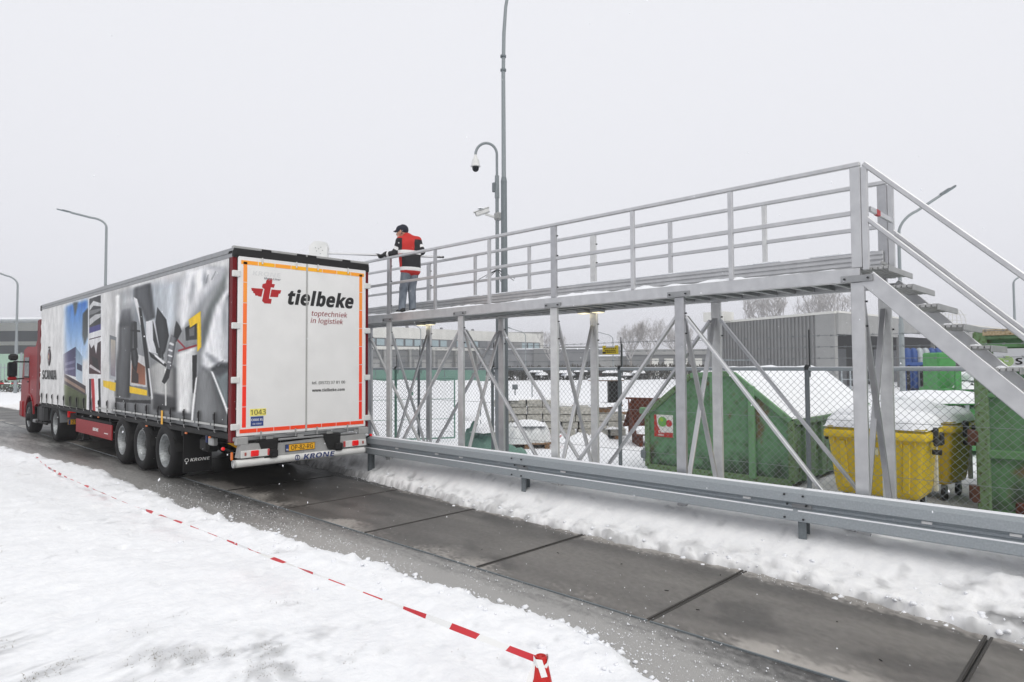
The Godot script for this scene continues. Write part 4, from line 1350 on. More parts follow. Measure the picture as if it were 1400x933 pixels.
	for s in [-1.0, 1.0]:
		one("sill_end", Vector3(s * 1.12, 0.895, 0.045), Vector3(0.2, 0.12, 0.08), M.grey_steel, t, 0.012)
	rear_print(t)
	# black rubber buffers with their brackets
	for s in [-1.0, 1.0]:
		var st := new_st()
		prism(st, [Vector2(-0.17, 0.20), Vector2(0.17, 0.20), Vector2(0.15, -0.10), Vector2(-0.06, -0.10)] if s < 0 else [Vector2(-0.17, 0.20), Vector2(0.17, 0.20), Vector2(0.15, -0.10), Vector2(-0.06, -0.06)], 0.16, Transform3D(Basis.IDENTITY, Vector3(s * 0.58 - 0.12, 0.69, 0.02)))
		obj("buffer_bracket", st, M.black, t)
		one("buffer", Vector3(s * 0.55 - 0.07 + (0.1 if s > 0 else 0.0), 0.66, 0.12), Vector3(0.14, 0.13, 0.08), M.rubber, t, 0.02)
	# lamp boards
	for s in [-1.0, 1.0]:
		var st := new_st()
		prism(st, [Vector2(-0.30, -0.07), Vector2(0.30, -0.07), Vector2(0.26, 0.14), Vector2(-0.26, 0.14)], 0.14, Transform3D(Basis.IDENTITY, Vector3(s * 0.88, 0.70, 0.02)))
		var lb := obj("lamp_board", st, M.grey_steel, t)
		one("lamp_panel", Vector3(s * 0.92, 0.685, 0.1), Vector3(0.46, 0.115, 0.02), M.white_paint, lb, 0.006)
		one("tail_lamp", Vector3(s * (0.93 if s < 0 else 0.92), 0.69, 0.118), Vector3(0.13, 0.095, 0.03), M.lens_red, lb, 0.012)
		one("side_reflector", Vector3(s * 0.70, 0.69, 0.112), Vector3(0.035, 0.10, 0.02), mat("c9494c", 0.3), lb, 0.004)
		one("side_reflector", Vector3(s * 1.08, 0.69, 0.112), Vector3(0.03, 0.05, 0.02), mat("a85a50", 0.3), lb, 0.004)
		one_bar("outline_arm", Vector3(s * 1.2, 0.72, -0.05), Vector3(s * 1.34, 0.78, -0.06), 0.02, 0.03, M.rubber, t)
		one("outline_lamp", Vector3(s * 1.36, 0.785, -0.06), Vector3(0.05, 0.05, 0.06), M.lens_red, t, 0.015)
	one("orange_lamp", Vector3(-1.24, 0.66, -0.02), Vector3(0.03, 0.13, 0.05), M.lens_orange, t, 0.01)
	var yb := new_st()
	prism(yb, [Vector2(-0.22, 0.06), Vector2(-0.02, 0.07), Vector2(0.16, -0.05), Vector2(-0.06, -0.04)], 0.03, Transform3D(Basis.IDENTITY, Vector3(-1.05, 0.80, -0.1)))
	obj("yellow_wedge", yb, M.plate_yellow, t)
	# plate beam
	var pb := new_st()
	prism(pb, [Vector2(-0.42, -0.10), Vector2(0.58, -0.10), Vector2(0.52, 0.13), Vector2(-0.42, 0.10)], 0.05, Transform3D(Basis.IDENTITY, Vector3(-0.1, 0.71, 0.03)))
	obj("plate_beam", pb, M.grey_steel, t)
	var pl := one("number_plate", Vector3(-0.12, 0.715, 0.068), Vector3(0.54, 0.12, 0.012), M.bolt, t, 0.003)
	one("plate_face", Vector3(-0.095, 0.715, 0.075), Vector3(0.47, 0.105, 0.004), M.plate_yellow, pl, 0.001)
	one("plate_band", Vector3(-0.358, 0.715, 0.075), Vector3(0.05, 0.105, 0.004), M.sticker_blue, pl, 0.001)
	text("lettering", "OP-82-RG", Vector3(-0.095, 0.715, 0.078), 0.078, M.ink, pl, 0.0, false, 0.0, 0.86)
	text("lettering", "NL", Vector3(-0.358, 0.69, 0.078), 0.025, M.ink_white, pl, 0.0, true)
	one("plate_stand", Vector3(0.02, 0.62, 0.055), Vector3(0.16, 0.05, 0.03), M.grey_steel, t, 0.008)
	# round white underrun bar with the maker's name
	var ub := one_tube("underrun_bar", [Vector3(-1.24, 0.545, 0.06), Vector3(1.13, 0.545, 0.06)], [0.062], M.white_paint, t, 24)
	for s in [-1.0, 1.0]:
		var st := new_st()
		lathe(st, [Vector2(0.064, -0.014), Vector2(0.064, 0.014), Vector2(0.045, 0.016), Vector2(0.04, -0.004), Vector2(0, -0.004)], 20, Vector3(s * 1.185 - 0.055, 0.545, 0.06), Basis(Vector3(0, 0, 1), -s * PI / 2))
		obj("bar_end", st, M.grey_steel, ub)
	text("lettering", "KRONE", Vector3(0.2, 0.548, 0.1235), 0.082, M.ink_blue, ub, 0.0, true, 0.22, 1.55)
	var mr := new_st()
	lathe(mr, [Vector2(0.045, -0.02), Vector2(0.045, 0.002), Vector2(0.034, 0.002), Vector2(0.034, -0.02)], 20, Vector3(-0.2, 0.548, 0.122), Basis(Vector3(1, 0, 0), PI / 2))
	box(mr, Vector3(-0.2, 0.548, 0.122), Vector3(0.012, 0.05, 0.004))
	obj("maker_ring", mr, M.ink_blue, ub)
	for s in [-1.0, 1.0]:
		one("bar_arm", Vector3(s * 0.62, 0.68, -0.05), Vector3(0.08, 0.34, 0.06), M.chassis, t, 0.01)

# print on the two rear doors
func rear_print(t: Node3D) -> void:
	var z := 0.0335
	var s := new_st()
	var P := Transform3D.IDENTITY
	# red letter between two stepped wings
	P = Transform3D(Basis.IDENTITY, Vector3(0, 0, z))
	prism(s, [Vector2(-0.689, 3.521), Vector2(-0.617, 3.520), Vector2(-0.629, 3.435), Vector2(-0.576, 3.431), Vector2(-0.594, 3.373), Vector2(-0.646, 3.375), Vector2(-0.678, 3.187), Vector2(-0.630, 3.182), Vector2(-0.643, 3.104), Vector2(-0.750, 3.103), Vector2(-0.794, 3.140), Vector2(-0.755, 3.337), Vector2(-0.798, 3.365), Vector2(-0.786, 3.417), Vector2(-0.734, 3.436), Vector2(-0.723, 3.481)], 0.003, P)
	obj("emblem", s, M.ink_red, t)
	for q in [[Vector2(-0.975, 3.339), Vector2(-0.776, 3.341), Vector2(-0.805, 3.208), Vector2(-0.856, 3.211), Vector2(-0.868, 3.222), Vector2(-0.906, 3.219), Vector2(-0.915, 3.252), Vector2(-0.941, 3.260), Vector2(-0.944, 3.289), Vector2(-0.966, 3.294)], [Vector2(-0.634, 3.340), Vector2(-0.464, 3.340), Vector2(-0.482, 3.284), Vector2(-0.510, 3.277), Vector2(-0.522, 3.220), Vector2(-0.659, 3.216)]]:
		var w := new_st()
		prism(w, q, 0.003, P)
		obj("emblem_wing", w, M.ink_red, t)
	text("lettering", "tielbeke", Vector3(0.285, 3.225, z + 0.001), 0.232, M.ink, t, 0.0, true, 0.2, 0.98, false, 0.7)
	text("lettering", "toptechniek", Vector3(0.44, 2.985, z + 0.001), 0.085, M.ink_wine, t, 0.0, false, 0.17, 1.12)
	text("lettering", "in logistiek", Vector3(0.39, 2.86, z + 0.001), 0.085, M.ink_wine, t, 0.0, false, 0.17, 1.12)
	text("lettering", "tel. (0572) 37 81 00", Vector3(0.43, 1.785, z + 0.001), 0.05, M.ink, t, 0.0, false, 0.0, 1.1)
	text("lettering", "www.tielbeke.com", Vector3(0.43, 1.655, z + 0.001), 0.05, M.ink, t, 0.0, true, 0.0, 1.02)
	text("lettering", "KRONE", Vector3(-0.72, 3.585, z + 0.0005), 0.07, mat("dddedf", 0.5), t, 0.0, true, 0.2, 1.5)
	text("lettering", "Mega Liner", Vector3(-0.62, 3.515, z + 0.0005), 0.035, mat("8d9096", 0.5), t, 0.0, true, 0.2, 1.1)
	one("number_label", Vector3(-0.845, 1.335, z), Vector3(0.27, 0.115, 0.003), M.yellow_note, t, 0.0)
	text("lettering", "1043", Vector3(-0.845, 1.335, z + 0.003), 0.08, mat("4a4426", 0.5), t, 0.0, false, 0.0, 1.1)
	one("certificate_label", Vector3(-0.86, 1.19, z), Vector3(0.21, 0.155, 0.003), M.sticker_blue, t, 0.0)
	text("lettering", "CODE XL", Vector3(-0.86, 1.215, z + 0.002), 0.035, M.ink_white, t, 0.0, true)
	text("lettering", "EN 12642", Vector3(-0.86, 1.15, z + 0.002), 0.025, M.ink_white, t, 0.0, false)

# ---------------------------------------------------------------- tractor unit
func build_tractor() -> void:
	var t := thing("tractor_truck", "red tractor unit with black mirrors coupled to the front of the trailer", "truck", Vector3(5.66, 0, -25.8))
	var cab := new_st()
	prism_x(cab, [Vector2(1.1, 1.0), Vector2(1.1, 2.72), Vector2(-0.5, 2.76), Vector2(-1.05, 2.66), Vector2(-1.3, 1.75), Vector2(-1.42, 1.5), Vector2(-1.45, 0.45), Vector2(-0.66, 0.45), Vector2(-0.60, 0.85), Vector2(-0.38, 1.1), Vector2(0.0, 1.2), Vector2(0.38, 1.1), Vector2(0.62, 0.85)], -1.2, 1.2)
	obj("cab", cab, M.red_cab, t)
	# roof deflector and side fairings behind the cab
	var de := new_st()
	prism_x(de, [Vector2(1.1, 2.7), Vector2(1.1, 3.6), Vector2(0.75, 3.55), Vector2(-0.3, 2.9), Vector2(-0.45, 2.76)], -1.0, 1.0)
	obj("roof_deflector", de, M.red_cab, t)
	for s in [-1.0, 1.0]:
		var st := new_st()
		box(st, Vector3(s * 1.19, 2.25, 1.28), Vector3(0.08, 2.62, 0.42), 0.03)
		obj("side_fairing", st, M.red_dark if s < 0 else M.red_cab, t)
		var w := one("side_window", Vector3(s * 1.202, 2.1, -0.55), Vector3(0.012, 0.62, 0.72), M.glass, t, 0.004)
		one("window_frame", Vector3(s * 1.205, 1.775, -0.55), Vector3(0.02, 0.05, 0.78), M.black, w, 0.004)
		var d := one("door", Vector3(s * 1.204, 1.42, -0.55), Vector3(0.02, 0.62, 0.86), M.red_cab, t, 0.008)
		one("door_handle", Vector3(s * 1.22, 1.62, -0.25), Vector3(0.02, 0.05, 0.16), M.black, d, 0.008)
		# wheel arch lip
		var ar := new_st()
		for k in 8:
			var a0 := PI * k / 8.0
			var a1 := PI * (k + 1) / 8.0
			bar(ar, Vector3(s * 1.2, 0.62 + sin(a0) * 0.6, cos(a0) * 0.62), Vector3(s * 1.2, 0.62 + sin(a1) * 0.6, cos(a1) * 0.62), 0.07, 0.05, 0.01, Vector3(1, 0, 0))
		obj("arch_lip", ar, M.red_cab, t)
		one("bumper_end", Vector3(s * 1.16, 0.72, -1.2), Vector3(0.16, 0.55, 0.5), M.red, t, 0.05)
		one("step", Vector3(s * 1.16, 0.42, 0.85), Vector3(0.16, 0.10, 0.34), M.alu_dark, t, 0.02)
		# mirrors
		var mi := new_st()
		box(mi, Vector3(s * 1.52, 2.02, -1.0), Vector3(0.26, 0.5, 0.14), 0.05)
		var mb := obj("mirror", mi, M.black, t)
		one("mirror_foot", Vector3(s * 1.52, 1.72, -1.0), Vector3(0.24, 0.11, 0.13), M.red, mb, 0.03)
		one("wide_mirror", Vector3(s * 1.5, 2.42, -1.0), Vector3(0.26, 0.22, 0.15), M.black, mb, 0.06)
		one("mirror_glass", Vector3(s * 1.52, 2.02, -0.925), Vector3(0.2, 0.42, 0.012), M.glass, mb, 0.002)
		one_tube("mirror_arm", [Vector3(s * 1.2, 2.27, -1.0), Vector3(s * 1.5, 2.27, -1.0)], [0.025], M.black, mb, 8)
		one_tube("mirror_arm", [Vector3(s * 1.2, 1.72, -1.0), Vector3(s * 1.45, 1.70, -1.0)], [0.025], M.black, mb, 8)
		# side tank with straps, side skirt
		var tk := one("fuel_tank", Vector3(s * 1.02, 0.68, 1.72), Vector3(0.42, 0.56, 1.0), M.bin_black, t, 0.09)
		for z in [1.45, 1.98]:
			one("tank_strap", Vector3(s * 1.02, 0.68, z), Vector3(0.436, 0.575, 0.05), M.chassis, tk, 0.09)
		one("tank_rail", Vector3(s * 1.19, 1.02, 1.72), Vector3(0.06, 0.04, 1.2), M.alu_dark, t, 0.01)
		one("skirt_bar", Vector3(s * 1.2, 0.42, 1.75), Vector3(0.05, 0.07, 1.5), M.chassis, t, 0.015)
		wheel(t, Vector3(s * 1.07, 0.5, 0.0), 0.5, 0.32, s > 0)
		wheel(t, Vector3(s * 1.0, 0.5, 3.66), 0.5, 0.5, s < 0)
		var gd := new_st()
		gd.set_smooth_group(0)
		for k in 10:
			var a0 := lerpf(0.1, PI - 0.1, k / 10.0)
			var a1 := lerpf(0.1, PI - 0.1, (k + 1) / 10.0)
			quad(gd, Vector3(s * 0.72, 0.5 + sin(a0) * 0.58, 3.66 + cos(a0) * 0.6), Vector3(s * 1.25, 0.5 + sin(a0) * 0.58, 3.66 + cos(a0) * 0.6), Vector3(s * 1.25, 0.5 + sin(a1) * 0.58, 3.66 + cos(a1) * 0.6), Vector3(s * 0.72, 0.5 + sin(a1) * 0.58, 3.66 + cos(a1) * 0.6))
		obj("mudguard", gd, M.galv_dark, t)
		# tail lamp bracket
		var tl := one("tail_lamp", Vector3(s * 0.86, 0.86, 4.52), Vector3(0.52, 0.07, 0.05), M.lens_red, t, 0.01)
		one("tail_lamp_side", Vector3(s * 1.10, 0.80, 4.52), Vector3(0.06, 0.18, 0.05), M.lens_red, tl, 0.01)
	var pl := one("number_plate", Vector3(-0.86, 0.58, 4.53), Vector3(0.52, 0.13, 0.02), M.plate_yellow, t, 0.003)
	one("plate_band", Vector3(-1.09, 0.58, 4.542), Vector3(0.05, 0.12, 0.004), M.sticker_blue, pl, 0.0)
	text("lettering", "21-", Vector3(-0.96, 0.58, 4.542), 0.085, M.ink, pl, 0.0, false, 0.0, 0.9)
	for s in [-1.0, 1.0]:
		one("frame_rail", Vector3(s * 0.4, 0.86, 2.2), Vector3(0.09, 0.24, 4.6), M.chassis, t, 0.01)
		one("headlight", Vector3(s * 0.98, 0.8, -1.47), Vector3(0.34, 0.22, 0.04), M.ink_white, t, 0.02)
	one("windscreen", Vector3(0, 2.2, -1.21), Vector3(2.2, 0.8, 0.03), M.glass, t, 0.01)
	one("grille", Vector3(0, 1.2, -1.46), Vector3(1.7, 0.5, 0.04), M.black, t, 0.02)
	one("front_axle", Vector3(0, 0.5, 0), Vector3(1.9, 0.12, 0.12), M.chassis, t, 0.01)
	one("rear_axle", Vector3(0, 0.5, 3.66), Vector3(1.7, 0.18, 0.18), M.chassis, t, 0.02)

# ---------------------------------------------------------------- yard objects
func build_yard() -> void:
	build_skip()
	build_bins()
	build_tall_container()
	# two stacks of concrete blocks on timber
	var e := Vector3(0.695, 0, 0.719)
	for i in 2:
		var c: Vector3 = Vector3(13.75, 0.0, -12.75) if i == 0 else Vector3(14.95, 0.0, -11.35)
		var t := thing("block_stack", ["stack of grey concrete blocks left of the middle legs, flat on top", "lower heap of concrete blocks with loose snow, beside the timber cabinet"][i], "concrete blocks", c, atan2(-e.z, e.x), "stacks of concrete blocks in the yard")
		for k in 3:
			one("bearer", Vector3(-0.65 + 0.65 * k, 0.05, 0), Vector3(0.1, 0.1, 0.9), M.wood, t, 0.008)
		for row in (5 if i == 0 else 4):
			for k in 4:
				for s in 2:
					if i == 1 and row == 3 and k > 1:
						continue
					var j := Vector3(rng.randf_range(-0.03, 0.03), 0, rng.randf_range(-0.04, 0.04)) * (2.0 if i == 1 else 1.0)
					var st := new_st()
					box(st, Vector3(-0.66 + 0.44 * k, 0.2 + 0.2 * row, -0.22 + 0.44 * s) + j, Vector3(0.42, 0.185, 0.42), 0.015, Basis(Vector3.UP, rng.randf_range(-0.04, 0.04)))
					obj("block", st, M.block, t)
		for k in 7:
			snow_heap("loose_snow", Vector3(rng.randf_range(-0.8, 0.8), 1.1 if i == 0 else (0.9 if k < 4 else 0.3), rng.randf_range(-0.3, 0.5)), Vector3(0.5, 0.09 + 0.07 * rng.randf(), 0.4), t)
		for k in 3 if i == 1 else 0:
			snow_heap("loose_snow", Vector3(-0.9 + 0.5 * k, 0.02, 0.7), Vector3(0.6, 0.25, 0.4), t)
	# wrapped bags on a pallet
	var p := thing("wrapped_pallet", "white plastic wrapped bags on a broken wooden pallet below the block stack", "pallet", Vector3(12.25, 0.0, -11.35), atan2(-e.z, e.x))
	for k in 5:
		one("pallet_board", Vector3(0, 0.13, -0.4 + 0.2 * k), Vector3(1.25, 0.025, 0.12), M.wood, p, 0.004)
	for k in 3:
		one("pallet_block", Vector3(-0.5 + 0.5 * k, 0.06, 0), Vector3(0.12, 0.1, 0.9), M.wood, p, 0.006)
	for k in 5:
		snow_heap("bag", Vector3(-0.35 + 0.17 * k, 0.14, rng.randf_range(-0.15, 0.15)), Vector3(0.62, 0.42 + 0.22 * rng.randf(), 0.7), p, M.plastic_film)
	snow_heap("pallet_snow", Vector3(0.05, 0.55, -0.1), Vector3(0.9, 0.16, 0.6), p)
	for k in 3:
		var st := new_st()
		var q := Vector3(0.75 + 0.1 * k, 0.16 + 0.08 * k, 0.1 - 0.2 * k)
		bar(st, q, q + Vector3(0.12, 0.16 - 0.1 * k, 0.05), 0.10, 0.004, 0.0)
		obj("red_scrap", st, M.tape_red, p)
	# timber cabinet and shelf boards standing in the snow
	var c := thing("timber_cabinet", "dark wooden cabinet on posts with snow on its boards, beside the block stacks", "cabinet", Vector3(16.2, 0.0, -11.75), atan2(-e.z, e.x))
	one("top_board", Vector3(0.0, 1.6, 0), Vector3(1.0, 0.04, 0.6), M.wood, c, 0.006)
	one("door_panel", Vector3(0.25, 1.22, 0.1), Vector3(0.38, 0.7, 0.4), M.chassis, c, 0.01)
	one("shelf_board", Vector3(-0.3, 0.86, 0), Vector3(1.5, 0.05, 0.7), M.wood, c, 0.006)
	one("drawer_box", Vector3(-0.15, 0.55, 0), Vector3(0.75, 0.55, 0.6), M.wood, c, 0.01)
	one("post", Vector3(0.3, 0.25, 0.2), Vector3(0.2, 0.75, 0.2), M.wood_pale, c, 0.01)
	one("shelf_board", Vector3(0.45, 0.62, 0.1), Vector3(0.5, 0.05, 0.6), M.wood, c, 0.006)
	one("post", Vector3(-0.6, 0.25, 0.1), Vector3(0.12, 0.75, 0.12), M.wood_pale, c, 0.01)
	snow_heap("board_snow", Vector3(0, 1.62, 0), Vector3(1.05, 0.1, 0.65), c, null, true)
	snow_heap("board_snow", Vector3(-0.4, 0.885, 0), Vector3(1.3, 0.07, 0.75), c, null, true)
	snow_heap("board_snow", Vector3(-0.2, 0.05, 0.3), Vector3(1.7, 0.2, 0.9), c)
	# rusty tipping scoop
	var r := thing("rusty_scoop", "rust brown steel tipping scoop open to the front, left of the green skip", "scoop", Vector3(14.75, 0.0, -9.35), atan2(-e.z, e.x))
	var st2 := new_st()
	prism(st2, [Vector2(-0.55, 0.42), Vector2(-0.30, 1.16), Vector2(0.9, 1.12), Vector2(0.9, 0.45)], 0.03, Transform3D(Basis.IDENTITY, Vector3(0, 0, -0.55)))
	obj("back_plate", st2, M.rust, r)
	for x in [-0.42, 0.9]:
		var s3 := new_st()
		prism(s3, [Vector2(-0.55, 0.2), Vector2(0.55, 0.3), Vector2(0.2, 0.5), Vector2(-0.55, 1.14)], 0.03, Transform3D(Basis(Vector3(0, 0, 1), Vector3.UP, Vector3(-1, 0, 0)), Vector3(x, 0, 0)))
		obj("side_plate", s3, M.rust, r)
	one("floor_plate", Vector3(0.24, 0.3, 0), Vector3(1.35, 0.03, 1.1), M.rust, r, 0.004)
	one_bar("rim_bar", Vector3(-0.5, 1.17, -0.55), Vector3(0.9, 1.13, -0.55), 0.05, 0.05, M.rust, r)
	one_bar("rim_bar", Vector3(-0.56, 0.42, -0.53), Vector3(-0.32, 1.16, -0.53), 0.05, 0.05, M.rust, r)
	for x in [-0.3, 0.75]:
		one("skid", Vector3(x, 0.14, 0), Vector3(0.1, 0.3, 1.0), M.rust, r, 0.01)
	snow_heap("scoop_snow", Vector3(0.24, 0.31, 0.1), Vector3(1.3, 0.12, 0.9), r)
	# bright green machines and skips further back, with a snowy table in front
	var g1 := thing("green_baler", "bright green steel press with a snow covered hood behind the wheeled bins", "press", Vector3(21.6, 0, -3.7), atan2(-e.z, e.x))
	one("body", Vector3(0.1, 0.75, 0), Vector3(1.9, 1.3, 1.2), M.green_bright, g1, 0.05)
	one("tower", Vector3(-0.62, 1.8, 0), Vector3(0.5, 1.1, 0.7), M.green_bright, g1, 0.04)
	one("hood", Vector3(0.5, 1.5, 0), Vector3(0.9, 0.25, 1.1), M.green_bright, g1, 0.08)
	one("side_post", Vector3(-0.55, 1.0, 0.64), Vector3(0.16, 1.9, 0.08), M.green_bright, g1, 0.01)
	one_tube("hose", [Vector3(-0.2, 1.5, 0.62), Vector3(0.0, 1.25, 0.7), Vector3(0.3, 1.2, 0.66)], [0.05], M.chassis, g1, 8)
	snow_heap("hood_snow", Vector3(0.45, 1.6, 0), Vector3(1.0, 0.3, 1.1), g1, null, true)
	snow_heap("hood_snow", Vector3(0.2, 1.38, 0.3), Vector3(1.5, 0.25, 0.9), g1)
	var g2 := thing("green_lidded_skip", "low green steel skip with a wide snow covered lid on posts", "skip", Vector3(17.9, 0, -3.3), atan2(-e.z, e.x))
	one("body", Vector3(0.15, 0.6, 0), Vector3(1.7, 0.95, 1.2), M.green_bright, g2, 0.03)
	one("lid", Vector3(0.0, 1.17, 0), Vector3(2.1, 0.05, 1.5), M.green_bright, g2, 0.01)
	for x in [-0.1, 0.75]:
		one("post", Vector3(x, 0.6, 0.68), Vector3(0.09, 1.15, 0.05), M.galv, g2, 0.006)
	snow_heap("lid_snow", Vector3(-0.2, 1.19, 0), Vector3(2.3, 0.26, 1.6), g2, null, true)
	var b := thing("blue_cylinder_rack", "blue steel rack with upright cylinders under the warehouse canopy", "rack", Vector3(31.2, 0.25, -6.55), atan2(-e.z, e.x))
	one("beam", Vector3(0, 1.78, 0), Vector3(1.7, 0.14, 0.1), M.blue_steel, b, 0.01)
	one("beam", Vector3(0, 0.75, 0), Vector3(1.5, 0.05, 0.06), M.chassis, b, 0.005)
	for x in [-0.75, -0.2, 0.2, 0.75]:
		one("post", Vector3(x, 0.85, 0), Vector3(0.1, 1.8, 0.1), M.chassis, b, 0.01)
	for k in 6:
		var s4 := new_st()
		lathe(s4, [Vector2(0, 2.45), Vector2(0.09, 2.42), Vector2(0.15, 2.3), Vector2(0.15, 0.1), Vector2(0, 0.1)], 12, Vector3(-0.62 + 0.25 * k, 0, -0.25))
		obj("cylinder", s4, M.blue_steel if k != 2 and k != 3 else M.galv, b)
	for i in 2:
		var cg := thing("mesh_cage", ["tall grey wire cage left of the blue cylinder rack", "grey wire cage half hidden behind the stair legs"][i], "cage", Vector3(29.2 - i * 1.6, 0.25, -8.6 - i * 1.5), atan2(-e.z, e.x), "wire cages by the warehouse")
		for x in [-0.45, 0.45]:
			for z in [-0.35, 0.35]:
				one("post", Vector3(x, 0.8, z), Vector3(0.05, 1.7, 0.05), M.galv, cg, 0.005)
		for y in [0.1, 0.65, 1.15, 1.62]:
			for z in [-0.35, 0.35]:
				one("rail", Vector3(0, y, z), Vector3(0.9, 0.035, 0.035), M.galv, cg, 0.004)
	# green mesh gate panel left of the poles, and a green tarpaulin heap
	var gp := thing("mesh_gate_panel", "green framed wire panel standing behind the fence near the lorry", "gate", Vector3(11.9, 0, -14.0))
	var a := Vector3(0.0, 0, 0.3)
	var d := Vector3(-1.0, 0, -0.6).normalized()
	for q in [[0.0, 0.1, 0.0, 1.72], [3.2, 0.1, 3.2, 1.72], [0.0, 0.1, 3.2, 0.1], [0.0, 1.72, 3.2, 1.72], [0.0, 0.62, 3.2, 0.62], [0.0, 1.16, 3.2, 1.16]]:
		one_tube("tube", [a + d * q[0] + Vector3.UP * q[1], a + d * q[2] + Vector3.UP * q[3]], [0.02 if q[1] != q[3] or q[1] < 0.2 or q[1] > 1.5 else 0.007], M.screen_green, gp, 8)
	var mm := new_st()
	var u := -1.7
	while u < 3.2:
		for sg in [0, 1]:
			var u0 := maxf(0.0, u)
			var u1 := minf(3.2, u + 1.6)
			var y0 := 0.1 + (u0 - u)
			var y1 := 0.1 + (u1 - u)
			if sg == 1:
				y0 = 1.82 - y0
				y1 = 1.82 - y1
			if u1 > u0:
				bar(mm, a + d * u0 + Vector3.UP * y0, a + d * u1 + Vector3.UP * y1, 0.006, 0.006)
		u += 0.11
	stuff(obj("wire_mesh", mm, M.wire, gp))
	one("notice", a + d * 1.2 + Vector3.UP * 1.32 + Vector3(0, 0, 0.03), Vector3(0.14, 0.1, 0.01), M.screen_green, gp, 0.002)
	var tp := thing("tarpaulin_heap", "heap under a dark green tarpaulin dusted with snow, behind the camera mast", "tarpaulin", Vector3(10.55, 0.0, -11.25))
	snow_heap("tarpaulin", Vector3(0, 0, 0), Vector3(0.7, 0.62, 1.0), tp, M.screen_green)
	snow_heap("fold", Vector3(-0.05, 0, -0.2), Vector3(0.55, 0.85, 0.5), tp, M.screen_green)
	snow_heap("fold", Vector3(0.2, 0.0, 0.75), Vector3(0.9, 0.3, 0.6), tp, M.screen_green)
	snow_heap("tarpaulin_snow", Vector3(0.0, 0.55, 0.22), Vector3(0.66, 0.2, 0.5), tp)
	snow_heap("tarpaulin_snow", Vector3(-0.05, 0.8, -0.2), Vector3(0.5, 0.12, 0.45), tp)
	# dry brushwood and leaf litter poking through snow along the fence foot
	var br := new_st()
	for k in 420:
		var q := Vector3(rng.randf_range(8.5, 9.4), 0.05, rng.randf_range(-13.5, -8.7))
		q.y = 0.07
		var v := Vector3(rng.randf_range(-1, 1), rng.randf_range(0.1, 1.2), rng.randf_range(-1, 1)).normalized() * rng.randf_range(0.06, 0.2)
		bar(br, q, q + v, 0.012, 0.006)
	var bo := obj("brushwood", br, M.chassis)
	stuff(bo)
	tag(bo, "dark dead stems poking out of the snow along the fence foot", "brushwood")
	# thin stakes
	for i in 3:
		var at: Vector3 = [Vector3(17.8, 0.1, -16.2), Vector3(14.4, 0.05, -13.8), Vector3(15.6, 0.0, -16.6)][i]
		var sk := thing("marker_stake", ["thin grey stake in the snow behind the concrete blocks", "thin stake carrying a small square box right of the tall pole", "thin grey stake left of the camera mast in the snow"][i], "stake", at)
		one_tube("rod", [Vector3(0, 0, 0), Vector3(0, 1.35, 0)], [0.018], M.galv_dark, sk, 6)
		one("box", Vector3(0, 1.36, 0), Vector3(0.15, 0.15, 0.1) if i == 1 else Vector3(0.05, 0.06, 0.05), M.galv_dark, sk, 0.006)

# steel sheet in the plane x = const, cut to a polygon of (z, y), with rust and moss stains of its own
func stained_wall(called: String, x: float, poly: Array, cell: float, base: Color, sd: float, parent: Node) -> MeshInstance3D:
	var lo := Vector2(1e9, 1e9)
	var hi := -lo
	var pv := PackedVector2Array()
	for q in poly:
		lo = lo.min(q)
		hi = hi.max(q)
		pv.append(q)
	var st := new_st()
	st.set_smooth_group(0)
	var col := func(z: float, y: float) -> Color:
		var n := nz.get_noise_2d(z * 130.0 + sd, y * 60.0) + 0.5 * nf.get_noise_2d(z * 600.0 + sd, y * 420.0)
		var side := minf(z - lo.x, hi.x - z)
		var rust := smooth(0.32, 0.6, n + 0.45 * smooth(0.22, 0.0, side)) * 0.85
		var moss := smooth(0.5, 0.05, y - lo.y + 0.35 * nz.get_noise_2d(z * 260.0 + sd, y * 30.0)) * smooth(-0.35, 0.3, nf.get_noise_2d(z * 500.0, y * 300.0 + sd) + 0.25)
		var fade := 1.0 + 0.16 * nz.get_noise_2d(z * 60.0 + sd + 50.0, y * 18.0)
		return (base * fade).lerp(Color(0.17, 0.095, 0.045), rust).lerp(Color(0.028, 0.032, 0.022), moss * 0.85)
	var nz_ := int((hi.x - lo.x) / cell)
	var ny_ := int((hi.y - lo.y) / cell)
	for j in ny_:
		for i in nz_:
			var c := PackedVector2Array([lo + Vector2(i, j) * cell, lo + Vector2(i + 1, j) * cell, lo + Vector2(i + 1, j + 1) * cell, lo + Vector2(i, j + 1) * cell])
			for piece in Geometry2D.intersect_polygons(c, pv):
				for k in range(1, piece.size() - 1):
					for v in [piece[0], piece[k], piece[k + 1]]:
						st.set_color(col.call(v.x, v.y))
						st.add_vertex(Vector3(x, v.y, v.x))
	return obj(called, st, M.steel_stained, parent)

